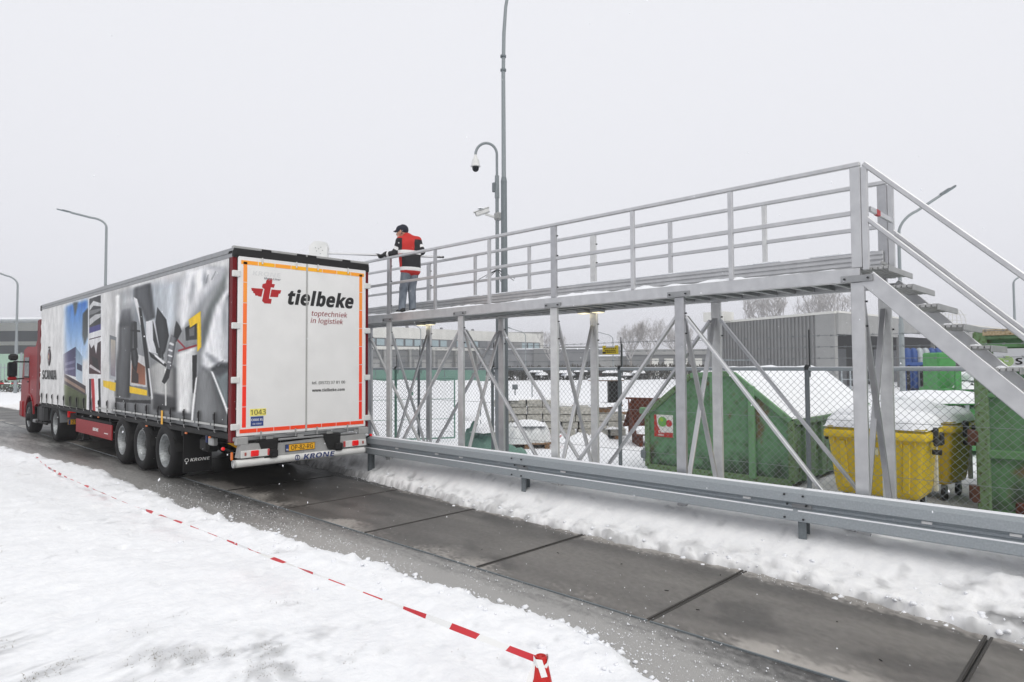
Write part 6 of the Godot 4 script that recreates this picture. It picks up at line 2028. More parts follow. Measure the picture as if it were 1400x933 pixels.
	tree(Vector3(63.3, 0.5, -42.4), 6.8, 2.6, 4, "leftmost bare tree above the low workshop", 0.9)
	tree(Vector3(64.8, 0.5, -40.7), 7.3, 2.9, 5, "middle bare tree above the low workshop", 0.9)
	tree(Vector3(67.2, 0.5, -38.4), 6.6, 2.6, 6, "bare tree above the low workshop, nearest the warehouse", 0.9)

func snow_far(called: String, at: Vector3, s: Vector3, parent: Node) -> void:
	snow_heap(called, at, s, parent)

func tree(at: Vector3, h: float, w: float, sd: int, label: String, dens: float) -> void:
	var t := thing("bare_tree", label, "tree", at, 0.0, "bare trees beyond the yard")
	var r := RandomNumberGenerator.new()
	r.seed = sd * 77
	var tr := new_st()
	var th := h * 0.34
	tube(tr, [Vector3.ZERO, Vector3(0.05, th * 0.5, 0), Vector3(0, th, 0.04)], [h * 0.022, h * 0.018, h * 0.014], 7)
	obj("trunk", tr, M.bark, t)
	var cr := new_st()
	var todo := []
	for k in int(7 * dens) + 2:
		var an := TAU * k / 8.0 + r.randf_range(-0.3, 0.3)
		var v := Vector3(cos(an) * 0.6, 1.0, sin(an) * 0.6).normalized()
		todo.append([Vector3(0, th * r.randf_range(0.75, 1.0), 0), v, h * 0.30, h * 0.010, 0])
	while todo.size() > 0:
		var b: Array = todo.pop_back()
		var p: Vector3 = b[0]
		var v: Vector3 = b[1]
		var l: float = b[2] * r.randf_range(0.75, 1.15)
		var mid := p + v * l * 0.5 + Vector3(r.randf_range(-1, 1), r.randf_range(-0.3, 0.6), r.randf_range(-1, 1)) * l * 0.07
		var q := mid + (v + Vector3(r.randf_range(-1, 1), 0.25, r.randf_range(-1, 1)) * 0.3).normalized() * l * 0.5
		var rad: float = maxf(b[3], 0.011)
		tube(cr, [p, mid, q], [rad, rad * 0.8, rad * 0.6], 3, false)
		if b[4] < 4:
			var kids := 3 if b[4] < 3 else 4
			for k in kids:
				var side := Vector3(r.randf_range(-1, 1), r.randf_range(-0.15, 0.9), r.randf_range(-1, 1)).normalized()
				var nv := (v * 0.75 + side * 0.85).normalized()
				var reach := Vector2(q.x, q.z).length()
				if reach > w * 0.5:
					nv = (nv + Vector3(-q.x, 1.0, -q.z).normalized() * 0.5).normalized()
				todo.append([p.lerp(q, r.randf_range(0.55, 1.0)), nv, b[2] * 0.66, b[3] * 0.58, b[4] + 1])
	obj("crown", cr, M.twig, t)

# ---------------------------------------------------------------- lamp posts and camera mast
func street_lamp(at: Vector3, h: float, arm: Vector3, rad: float, label: String, cat := "street lamp", rise := 0.8) -> Node3D:
	var t := thing("street_lamp", label, cat, at, 0.0, "grey street lamps round the yard")
	one_tube("pole", [Vector3(0, -0.1, 0), Vector3(0, h * 0.45, 0), Vector3(0, h * 0.46, 0), Vector3(0, h - rise, 0)], [rad, rad * 0.9, rad * 0.68, rad * 0.55], M.galv_pole, t, 12)
	var pts := []
	for k in 8:
		var a := PI * 0.5 * k / 7.0
		pts.append(Vector3(0, h - rise, 0) + arm * 0.35 * (1.0 - cos(a)) + Vector3.UP * rise * 0.72 * sin(a))
	pts.append(Vector3(0, h, 0) + arm * 0.8)
	one_tube("arm", pts, [rad * 0.55, rad * 0.5], M.galv_pole, t, 8)
	var e: Vector3 = pts[pts.size() - 1]
	var d: Vector3 = (e - Vector3(pts[pts.size() - 2])).normalized()
	var st := new_st()
	var b := frame_of(e, e + d)
	box(st, e + d * arm.length() * 0.16, Vector3(0.16, 0.07, arm.length() * 0.34), 0.03, b)
	box(st, e + d * arm.length() * 0.10 + Vector3.UP * 0.05, Vector3(0.12, 0.06, arm.length() * 0.2), 0.02, b)
	var hd := obj("lamp_head", st, M.galv_dark, t)
	var gl := new_st()
	box(gl, e + d * arm.length() * 0.2 - Vector3.UP * 0.045, Vector3(0.12, 0.02, arm.length() * 0.22), 0.005, b)
	obj("lamp_glass", gl, M.pane, hd)
	return t

func build_poles() -> void:
	var er := Vector3(0.695, 0, 0.719)
	var ea := Vector3(0.719, 0, -0.695)
	# tall pole just behind the platform
	var t := thing("tall_pole", "tall grey lighting column rising out of the picture behind the platform", "pole", Vector3(8.52, 0, -8.42))
	one_tube("lower_shaft", [Vector3(0, -0.1, 0), Vector3(0, 5.45, 0)], [0.068, 0.056], M.galv_dark, t, 20)
	one_tube("collar", [Vector3(0, 5.43, 0), Vector3(0, 5.52, 0)], [0.06, 0.045], M.galv_dark, t, 20)
	one_tube("upper_shaft", [Vector3(0, 5.5, 0), Vector3(0, 7.5, 0)], [0.042, 0.036], M.galv_pole, t, 20)
	one_tube("top_arm", [Vector3(0, 7.48, 0), Vector3(0.01, 8.2, 0.01), Vector3(0.03, 8.7, 0.04), Vector3(0.10, 9.4, 0.14), Vector3(0.3, 10.0, 0.4)], [0.034, 0.034, 0.03], M.galv_pole, t, 14)
	for y in [7.52, 7.78]:
		var cl := new_st()
		lathe(cl, [Vector2(0.034, -0.02), Vector2(0.055, -0.018), Vector2(0.055, 0.018), Vector2(0.034, 0.02)], 14, Vector3(0, y, 0))
		obj("clamp", cl, M.galv_dark, t)
	one("hatch", Vector3(-0.058, 0.9, 0.01), Vector3(0.02, 0.5, 0.08), M.galv_dark, t, 0.01)
	# camera mast
	var m := thing("camera_mast", "slim grey mast with a curved neck carrying a dome camera and a box camera", "camera mast", Vector3(8.6, 0, -8.68))
	one_tube("shaft", [Vector3(0, 2.0, 0), Vector3(0, 5.25, 0)], [0.036, 0.034], M.galv_pole, m, 16)
	one_tube("sleeve", [Vector3(0, 5.2, 0), Vector3(0, 5.62, 0)], [0.045, 0.04], M.galv_pole, m, 16)
	var bx := one("foot_cabinet", Vector3(0.03, 0.95, 0.03), Vector3(0.15, 2.1, 0.15), M.galv, m, 0.012)
	one("cabinet_cap", Vector3(0.03, 2.01, 0.03), Vector3(0.17, 0.03, 0.17), M.galv_dark, bx, 0.005)
	for k in 5:
		one("bolt_plate", Vector3(-0.06, 2.15 + 0.11 * k, 0.12), Vector3(0.05, 0.04, 0.05), M.bolt, bx, 0.005)
	one("junction_box", Vector3(0, 0, 0) - er * 0.055 + Vector3.UP * 5.4, Vector3(0.06, 0.18, 0.07), M.galv_dark, m, 0.012)
	var pts := []
	for k in 15:
		var a := PI * k / 14.0
		pts.append(Vector3.UP * 6.02 + Vector3.UP * sin(a) * 0.22 + (er * 0.5 * (cos(a) - 1.0)) * 0.40)
	pts.push_front(Vector3.UP * 5.58)
	one_tube("neck", pts, [0.025], M.galv_pole, m, 12)
	var hp: Vector3 = pts[pts.size() - 1]
	var ho := new_st()
	lathe(ho, [Vector2(0, 0.03), Vector2(0.02, 0.02), Vector2(0.035, -0.05), Vector2(0.065, -0.10), Vector2(0.075, -0.16), Vector2(0.08, -0.20), Vector2(0.095, -0.215), Vector2(0.095, -0.225), Vector2(0.065, -0.23), Vector2(0, -0.23)], 24, hp)
	var hs := obj("dome_housing", ho, M.white_paint, m)
	var dm := new_st()
	var pr := []
	for k in 9:
		var a := PI * 0.5 * k / 8.0
		pr.append(Vector2(cos(a) * 0.063, -0.23 - 0.03 - sin(a) * 0.065))
	pr.push_front(Vector2(0.064, -0.225))
	lathe(dm, pr, 24, hp)
	obj("dome_glass", dm, M.glass, hs)
	# box camera on a bracket
	var cb := Vector3.UP * 4.92 - er * 0.27 - ea * 0.05
	var st := new_st()
	var dir := (-er * 0.95 - Vector3.UP * 0.32).normalized()
	bar(st, cb + dir * 0.13, cb - dir * 0.13, 0.09, 0.085, 0.014)
	bar(st, cb + dir * 0.18 + Vector3.UP * 0.05, cb - dir * 0.13 + Vector3.UP * 0.05, 0.11, 0.015, 0.004)
	var cam_box := obj("box_camera", st, M.white_paint, m)
	one_tube("camera_lens", [cb + dir * 0.125, cb + dir * 0.14], [0.033], M.glass, cam_box, 14)
	one_bar("camera_bracket", cb - dir * 0.05 - Vector3.UP * 0.05, Vector3.UP * 4.82, 0.035, 0.04, M.white_paint, m)
	one("clamp_box", Vector3.UP * 4.85 + er * 0.02, Vector3(0.14, 0.15, 0.14), M.grey_steel, m, 0.03)
	snow_heap("camera_snow", cb + Vector3.UP * 0.065, Vector3(0.2, 0.03, 0.12), m)
	# bristly climbing guard
	for k in 7:
		var a := TAU * k / 7.0 + 0.3
		var d := Vector3(cos(a), -0.55, sin(a)).normalized()
		one_tube("spike", [Vector3.UP * 3.86, Vector3.UP * 3.86 + d * 0.22, Vector3.UP * 3.86 + d * 0.4], [0.008, 0.006], M.bolt, m, 5)
	# street lamps
	street_lamp(Vector3(27.1, 0.1, -6.45), 7.5, Vector3(1.35, 0.75, 1.4), 0.10, "near street lamp right of the stair head with a flat lamp head")
	street_lamp(Vector3(47.5, 0.3, -5.5), 6.9, Vector3(1.4, 0.1, 1.4), 0.10, "lamp column at the photo's right edge beyond the stair rail", "street lamp", 0.6)
	street_lamp(Vector3(46.7, 0.4, -59.6), 6.4, Vector3(-1.6, 0.15, -1.5), 0.08, "street lamp in front of the long office, seen under the walkway")
	street_lamp(Vector3(55.0, 0.4, -51.0), 5.7, Vector3(-1.5, 0.15, -1.4), 0.08, "street lamp in front of the white block, between the legs")
	street_lamp(Vector3(62.0, 0.4, -43.9), 5.3, Vector3(-1.7, 0.15, -1.6), 0.08, "street lamp above the yellow notice on the fence")
	street_lamp(Vector3(9.39, 0.0, -59.4), 8.9, Vector3(-1.7, 0.4, -1.6), 0.12, "street lamp at the photo's left edge in front of the left office")
	street_lamp(Vector3(12.6, 0.0, -49.8), 12.2, Vector3(-2.1, 0.25, -2.0), 0.14, "street lamp rising over the trailer roof near its front")

# ---------------------------------------------------------------- person
# surface nets over tapered capsules [a, b, ra, rb], joined with a smooth minimum
func net(bones: Array, cell: float, k: float, col = null) -> SurfaceTool:
	var lo := Vector3(1e9, 1e9, 1e9)
	var hi := -lo
	for b in bones:
		var r: float = maxf(b[2], b[3]) + k + cell * 2.0
		lo = lo.min(b[0] - Vector3.ONE * r).min(b[1] - Vector3.ONE * r)
		hi = hi.max(b[0] + Vector3.ONE * r).max(b[1] + Vector3.ONE * r)
	var nx := int((hi.x - lo.x) / cell) + 2
	var ny := int((hi.y - lo.y) / cell) + 2
	var nzz := int((hi.z - lo.z) / cell) + 2
	var f := PackedFloat32Array()
	f.resize(nx * ny * nzz)
	f.fill(1.0)
	for b in bones:
		var a: Vector3 = b[0]
		var d: Vector3 = b[1] - a
		var l2 := maxf(d.length_squared(), 1e-9)
		var m: float = maxf(b[2], b[3]) + k + cell * 1.5
		var p0 := ((a.min(b[1]) - Vector3.ONE * m - lo) / cell).floor()
		var p1 := ((a.max(b[1]) + Vector3.ONE * m - lo) / cell).ceil()
		for z in range(maxi(0, int(p0.z)), mini(nzz, int(p1.z) + 1)):
			for y in range(maxi(0, int(p0.y)), mini(ny, int(p1.y) + 1)):
				var row := (z * ny + y) * nx
				for x in range(maxi(0, int(p0.x)), mini(nx, int(p1.x) + 1)):
					var p := lo + Vector3(x, y, z) * cell - a
					var t := clampf(p.dot(d) / l2, 0.0, 1.0)
					var v := (p - d * t).length() - lerpf(b[2], b[3], t)
					var o := f[row + x]
					var h := maxf(k - absf(v - o), 0.0) / k
					f[row + x] = minf(v, o) - h * h * k * 0.25
	var st := new_st()
	st.set_smooth_group(0)
	var ids := {}
	var count := 0
	for z in nzz - 1:
		for y in ny - 1:
			for x in nx - 1:
				var i := (z * ny + y) * nx + x
				var s := 0
				var v := [f[i], f[i + 1], f[i + nx], f[i + nx + 1], f[i + nx * ny], f[i + nx * ny + 1], f[i + nx * ny + nx], f[i + nx * ny + nx + 1]]
				for q in 8:
					if v[q] < 0.0:
						s += 1
				if s == 0 or s == 8:
					continue
				var c := Vector3.ZERO
				var n := 0
				for e in [[0, 1], [2, 3], [4, 5], [6, 7], [0, 2], [1, 3], [4, 6], [5, 7], [0, 4], [1, 5], [2, 6], [3, 7]]:
					var va: float = v[e[0]]
					var vb: float = v[e[1]]
					if (va < 0.0) != (vb < 0.0):
						var t := va / (va - vb)
						var pa := Vector3(e[0] & 1, (e[0] >> 1) & 1, e[0] >> 2)
						var pb := Vector3(e[1] & 1, (e[1] >> 1) & 1, e[1] >> 2)
						c += pa.lerp(pb, t)
						n += 1
				var p := lo + (Vector3(x, y, z) + c / n) * cell
				if col != null:
					st.set_color(col.call(p))
				st.add_vertex(p)
				ids[i] = count
				count += 1
	var step := [1, nx, nx * ny]
	for i in ids:
		var x: int = i % nx
		var y: int = (i / nx) % ny
		var z: int = i / (nx * ny)
		var co := [x, y, z]
		for ax in 3:
			var u: int = (ax + 1) % 3
			var w: int = (ax + 2) % 3
			if co[u] == 0 or co[w] == 0:
				continue
			var va := f[i]
			var vb := f[i + step[ax]]
			if (va < 0.0) == (vb < 0.0):
				continue
			var q := [i, i - step[u], i - step[u] - step[w], i - step[w]]
			if not (ids.has(q[1]) and ids.has(q[2]) and ids.has(q[3])):
				continue
			var o := [0, 1, 2, 0, 2, 3] if va > 0.0 else [0, 2, 1, 0, 3, 2]
			for j in o:
				st.add_index(ids[q[j]])
	return st

func near_bone(p: Vector3, b: Array) -> float:
	var d: Vector3 = b[1] - b[0]
	var t := clampf((p - b[0]).dot(d) / maxf(d.length_squared(), 1e-9), 0.0, 1.0)
	return (p - b[0] - d * t).length() - lerpf(b[2], b[3], t)

func along_bone(p: Vector3, b: Array) -> float:
	var d: Vector3 = b[1] - b[0]
	return (p - b[0]).dot(d) / d.length_squared()

func build_person() -> void:
	# local axes: x to the right as the camera sees it, y up, z towards the camera
	var t := thing("person", "person in red and black reflective jacket, dark cap and jeans, holding a long pole", "person", Vector3(7.51, 3.055, -10.01), -0.8024)
	t.scale = Vector3.ONE * 0.985
	var an_l := Vector3(-0.08, 0.09, 0.07)
	var kn_l := Vector3(-0.06, 0.48, 0.0)
	var hp_l := Vector3(0.005, 0.86, 0.04)
	var an_r := Vector3(0.105, 0.09, -0.06)
	var kn_r := Vector3(0.08, 0.49, -0.12)
	var hp_r := Vector3(0.13, 0.86, -0.07)
	var chest := Vector3(0.045, 1.25, -0.03)
	var neck := Vector3(0.02, 1.46, -0.05)
	var head := Vector3(-0.10, 1.565, -0.07)
	var sh_l := Vector3(-0.115, 1.38, 0.06)
	var sh_r := Vector3(0.185, 1.42, -0.13)
	var el_l := Vector3(-0.215, 1.15, 0.03)
	var wr_l := Vector3(-0.44, 1.15, -0.10)
	var el_r := Vector3(0.275, 1.205, -0.10)
	var wr_r := Vector3(0.12, 1.13, -0.28)
	var pole := func(x: float) -> Vector3: return Vector3(x, 1.132 - 0.006 * x, -0.285 - 0.195 * x)
	var gl: Vector3 = pole.call(-0.53)
	var gr: Vector3 = pole.call(0.06)
	var fwd := Vector3(-0.62, 0, -0.78)

	# body: one continuous skin figure under the clothes
	var skin := mat("c0907a", 0.6)
	var face := Vector3(-0.96, -0.05, -0.28).normalized()
	var fs := face.cross(Vector3.UP).normalized()
	var body := [
		[hp_l, kn_l, 0.075, 0.05], [kn_l, an_l, 0.048, 0.036], [hp_r, kn_r, 0.075, 0.05], [kn_r, an_r, 0.048, 0.036],
		[(hp_l + hp_r) * 0.5, chest, 0.12, 0.13], [chest, neck, 0.12, 0.06], [hp_l, hp_r, 0.09, 0.09],
		[neck, head - Vector3(-0.02, 0.05, 0), 0.058, 0.055], [neck, sh_l, 0.05, 0.05], [neck, sh_r, 0.05, 0.05],
		[sh_l, el_l, 0.05, 0.04], [el_l, wr_l, 0.04, 0.03], [sh_r, el_r, 0.05, 0.04], [el_r, wr_r, 0.04, 0.03],
		[wr_l, gl + Vector3(0.05, 0.0, 0.03), 0.03, 0.028], [wr_r, gr + Vector3(0.04, 0.0, 0.03), 0.03, 0.028],
		[an_l, an_l + fwd * 0.15 - Vector3.UP * 0.05, 0.035, 0.03], [an_r, an_r + fwd * 0.15 - Vector3.UP * 0.05, 0.035, 0.03],
	]
	var bst := net(body, 0.016, 0.03)
	var hb := [
		[head + Vector3.UP * 0.025 - face * 0.02, head + Vector3.UP * 0.03 + face * 0.02, 0.088, 0.082],
		[head - Vector3.UP * 0.02 + face * 0.03, head - Vector3.UP * 0.085 + face * 0.058, 0.066, 0.036],
		[head - Vector3.UP * 0.085 + face * 0.05 + fs * 0.022, head - Vector3.UP * 0.085 + face * 0.05 - fs * 0.022, 0.034, 0.034],
		[head + Vector3.UP * 0.012 + face * 0.096, head - Vector3.UP * 0.022 + face * 0.113, 0.012, 0.017],
		[head - Vector3.UP * 0.055 + face * 0.088 + fs * 0.018, head - Vector3.UP * 0.055 + face * 0.088 - fs * 0.018, 0.012, 0.012],
		[head + Vector3.UP * 0.03 + face * 0.085 + fs * 0.03, head + Vector3.UP * 0.03 + face * 0.085 - fs * 0.03, 0.016, 0.016],
		[head - Vector3.UP * 0.02 - Vector3(-0.02, 0.0, 0.0), neck + Vector3.UP * 0.02, 0.058, 0.06],
	]
	for s in [-1.0, 1.0]:
		hb.append([head + fs * 0.085 * s + Vector3.UP * 0.025 - face * 0.012, head + fs * 0.085 * s - Vector3.UP * 0.025 - face * 0.004, 0.017, 0.012])
	var hst := net(hb, 0.007, 0.014)
	bst.append_from(hst.commit(), 0, Transform3D.IDENTITY)
	obj("body", bst, skin, t)
	# eyes, mouth, hair, cap
	for s in [-1.0, 1.0]:
		var ey := new_st()
		var e: Vector3 = head + Vector3.UP * 0.012 + face * 0.082 + fs * 0.032 * s
		lathe(ey, [Vector2(0, 0.009), Vector2(0.007, 0.006), Vector2(0.009, 0), Vector2(0.007, -0.006), Vector2(0, -0.009)], 8, e)
		obj("eye", ey, M.ink, t)
	one_bar("mouth", head - Vector3.UP * 0.052 + face * 0.1 + fs * 0.022, head - Vector3.UP * 0.052 + face * 0.1 - fs * 0.022, 0.006, 0.006, mat("8a4f48", 0.6), t, 0.0)
	var hair := net([[head + Vector3.UP * 0.03 - face * 0.045, head - Vector3.UP * 0.03 - face * 0.055, 0.07, 0.045], [head + Vector3.UP * 0.02 + fs * 0.05 - face * 0.03, head - Vector3.UP * 0.012 + fs * 0.055 - face * 0.02, 0.042, 0.03], [head + Vector3.UP * 0.02 - fs * 0.05 - face * 0.03, head - Vector3.UP * 0.012 - fs * 0.055 - face * 0.02, 0.042, 0.03]], 0.009, 0.02)
	obj("hair", hair, mat("77706a", 0.9), t)
	var cap := net([[head + Vector3.UP * 0.065 - face * 0.025, head + Vector3.UP * 0.062 + face * 0.03, 0.093, 0.085], [head + Vector3.UP * 0.05 - face * 0.03, head + Vector3.UP * 0.055 + face * 0.03, 0.096, 0.088], [head + Vector3.UP * 0.05 + face * 0.09 + fs * 0.045, head + Vector3.UP * 0.035 + face * 0.165 + fs * 0.03, 0.014, 0.009], [head + Vector3.UP * 0.05 + face * 0.09 - fs * 0.045, head + Vector3.UP * 0.035 + face * 0.165 - fs * 0.03, 0.014, 0.009], [head + Vector3.UP * 0.055 + face * 0.09, head + Vector3.UP * 0.04 + face * 0.175, 0.016, 0.01], [head + Vector3.UP * 0.157, head + Vector3.UP * 0.16, 0.01, 0.01]], 0.008, 0.016)
	obj("cap", cap, mat("1d2130", 0.8), t)
	# jacket
	var arms := [[sh_l, el_l, 0.078, 0.066], [el_l, wr_l, 0.062, 0.046], [sh_r, el_r, 0.078, 0.066], [el_r, wr_r, 0.062, 0.046]]
	var torso := [
		[Vector3(0.0, 0.84, 0.03), Vector3(-0.04, 1.30, 0.03), 0.125, 0.125],
		[Vector3(0.135, 0.84, -0.07), Vector3(0.125, 1.33, -0.09), 0.125, 0.125],
		[Vector3(0.07, 0.86, -0.02), Vector3(0.04, 1.34, -0.03), 0.135, 0.13],
		[neck, sh_l, 0.075, 0.078], [neck, sh_r, 0.075, 0.078], [neck - Vector3.UP * 0.03, neck + Vector3(-0.03, 0.03, 0), 0.085, 0.072],
		[chest + Vector3(-0.04, 0, 0), neck, 0.12, 0.075],
	]
	var jc := func(p: Vector3) -> Color:
		var red := Color(0.52, 0.024, 0.020)
		var black := Color(0.018, 0.018, 0.02)
		var white := Color(0.86, 0.86, 0.87)
		var da := 1e9
		var best := 0
		for i in 4:
			var d := near_bone(p, arms[i])
			if d < da:
				da = d
				best = i
		var dt := 1e9
		for b in torso:
			dt = minf(dt, near_bone(p, b))
		if da < dt - 0.004:
			var s := along_bone(p, arms[best])
			if best % 2 == 0 and s > 0.48 and s < 0.72:
				return white
			if best % 2 == 1 and s > 0.52 and s < 0.74:
				return white
			if best % 2 == 0 and s < 0.3 and absf(p.x - sh_l.x + 0.0) < 0.02 and best == 0:
				return white
			return black
		if p.y > 1.135 and p.y < 1.20:
			return white
		if p.y > 0.815 and p.y < 0.88:
			return white
		if p.y >= 1.20:
			if p.y < 1.43 and (p.x < -0.065 or p.x > 0.155):
				return black
			return red
		if p.y <= 0.815:
			return red
		return red if p.x < -0.07 else black
	var jst := net(torso + arms, 0.011, 0.035, jc)
	var jm := mat("ffffff", 0.8)
	jm.vertex_color_use_as_albedo = true
	obj("jacket", jst, jm, t)
	# small print across the shoulders
	var pr := new_st()
	for k in 5:
		box(pr, Vector3(-0.02 + 0.035 * k, 1.31 + 0.006 * (k % 2), 0.108 - 0.026 * k), Vector3(0.022, 0.014, 0.006), 0.0, Basis(Vector3.UP, 0.55))
	obj("jacket_print", pr, M.ink, t)
	# jeans
	var jn := mat("ffffff", 0.85)
	jn.vertex_color_use_as_albedo = true
	var jeans := net([[hp_l, kn_l, 0.105, 0.078], [kn_l, an_l, 0.076, 0.068], [hp_r, kn_r, 0.105, 0.078], [kn_r, an_r, 0.076, 0.068], [hp_l + Vector3.UP * 0.05, hp_r + Vector3.UP * 0.05, 0.11, 0.11]], 0.012, 0.02, func(p):
		var n := 0.5 + 0.5 * nz.get_noise_3d(p.x * 900.0, p.y * 500.0, p.z * 900.0)
		return Color(0.075, 0.095, 0.13).lerp(Color(0.26, 0.29, 0.33), n))
	obj("jeans", jeans, jn, t)
	# shoes
	for a in [an_l, an_r]:
		var sh := net([[a - Vector3.UP * 0.035 - fwd * 0.04, a - Vector3.UP * 0.05 + fwd * 0.16, 0.05, 0.04], [a - Vector3.UP * 0.02, a, 0.055, 0.05]], 0.012, 0.02)
		obj("shoe", sh, M.ink, t)
	# gloves gripping the pole: palm, four bent fingers and a thumb each
	for s in [0, 1]:
		var g: Vector3 = gl if s == 0 else gr
		var w: Vector3 = wr_l if s == 0 else wr_r
		var along: Vector3 = (pole.call(0.0) - pole.call(1.0)).normalized()
		var side := Vector3(0, 0, 1)
		var fb := [[w, g + side * 0.034 - along * 0.03, 0.038, 0.034], [g + side * 0.036 - along * 0.035, g + side * 0.036 + along * 0.035, 0.026, 0.024], [w - (g - w).normalized() * 0.05, w, 0.05, 0.044]]
		for k in 4:
			var c := g + along * (0.036 - 0.025 * k)
			var long: float = [0.9, 1.05, 1.0, 0.82][k]
			fb.append([c + side * 0.036 - Vector3.UP * 0.006, c + side * 0.012 - Vector3.UP * 0.036 * long, 0.0115, 0.011])
			fb.append([c + side * 0.012 - Vector3.UP * 0.036 * long, c - side * 0.022 - Vector3.UP * 0.020 * long, 0.011, 0.0105])
			fb.append([c - side * 0.022 - Vector3.UP * 0.020 * long, c - side * 0.026 + Vector3.UP * 0.008, 0.0105, 0.009])
		fb.append([g + side * 0.034 - along * 0.01 + Vector3.UP * 0.01, g + side * 0.016 + along * 0.05 + Vector3.UP * 0.030, 0.014, 0.012])
		fb.append([g + side * 0.016 + along * 0.05 + Vector3.UP * 0.030, g + along * 0.095 + Vector3.UP * 0.034, 0.012, 0.010])
		obj("glove", net(fb, 0.0045, 0.008), M.ink, t)
	# the snow pusher in his hands
	var sc := thing("snow_pusher", "long grey pole with a white round-topped board for pushing snow off the trailer roof", "snow pusher", Vector3(7.51, 3.055, -10.01), -0.8024)
	one_tube("pole", [pole.call(0.63), pole.call(-1.5)], [0.021], M.alu, sc, 12)
	one_tube("grip", [pole.call(0.66), pole.call(0.52)], [0.021], M.black, sc, 12)
	var hd := new_st()
	var hx: Vector3 = pole.call(-1.65)
	prism(hd, [Vector2(-0.17, -0.16), Vector2(0.17, -0.16), Vector2(0.18, 0.09), Vector2(0.15, 0.17), Vector2(0.02, 0.20), Vector2(-0.07, 0.195), Vector2(-0.16, 0.11)], 0.14, Transform3D(Basis.IDENTITY, hx + Vector3(0, 0.02, 0)))
	obj("board", hd, M.white_paint, sc)
	for q in [[-0.04, 0.09], [0.02, 0.07], [0.06, 0.1], [-0.02, 0.03], [0.09, 0.04], [0.05, -0.02]]:
		one("bolt", hx + Vector3(q[0], q[1], 0.072), Vector3(0.014, 0.012, 0.006), M.bolt, sc, 0.002)

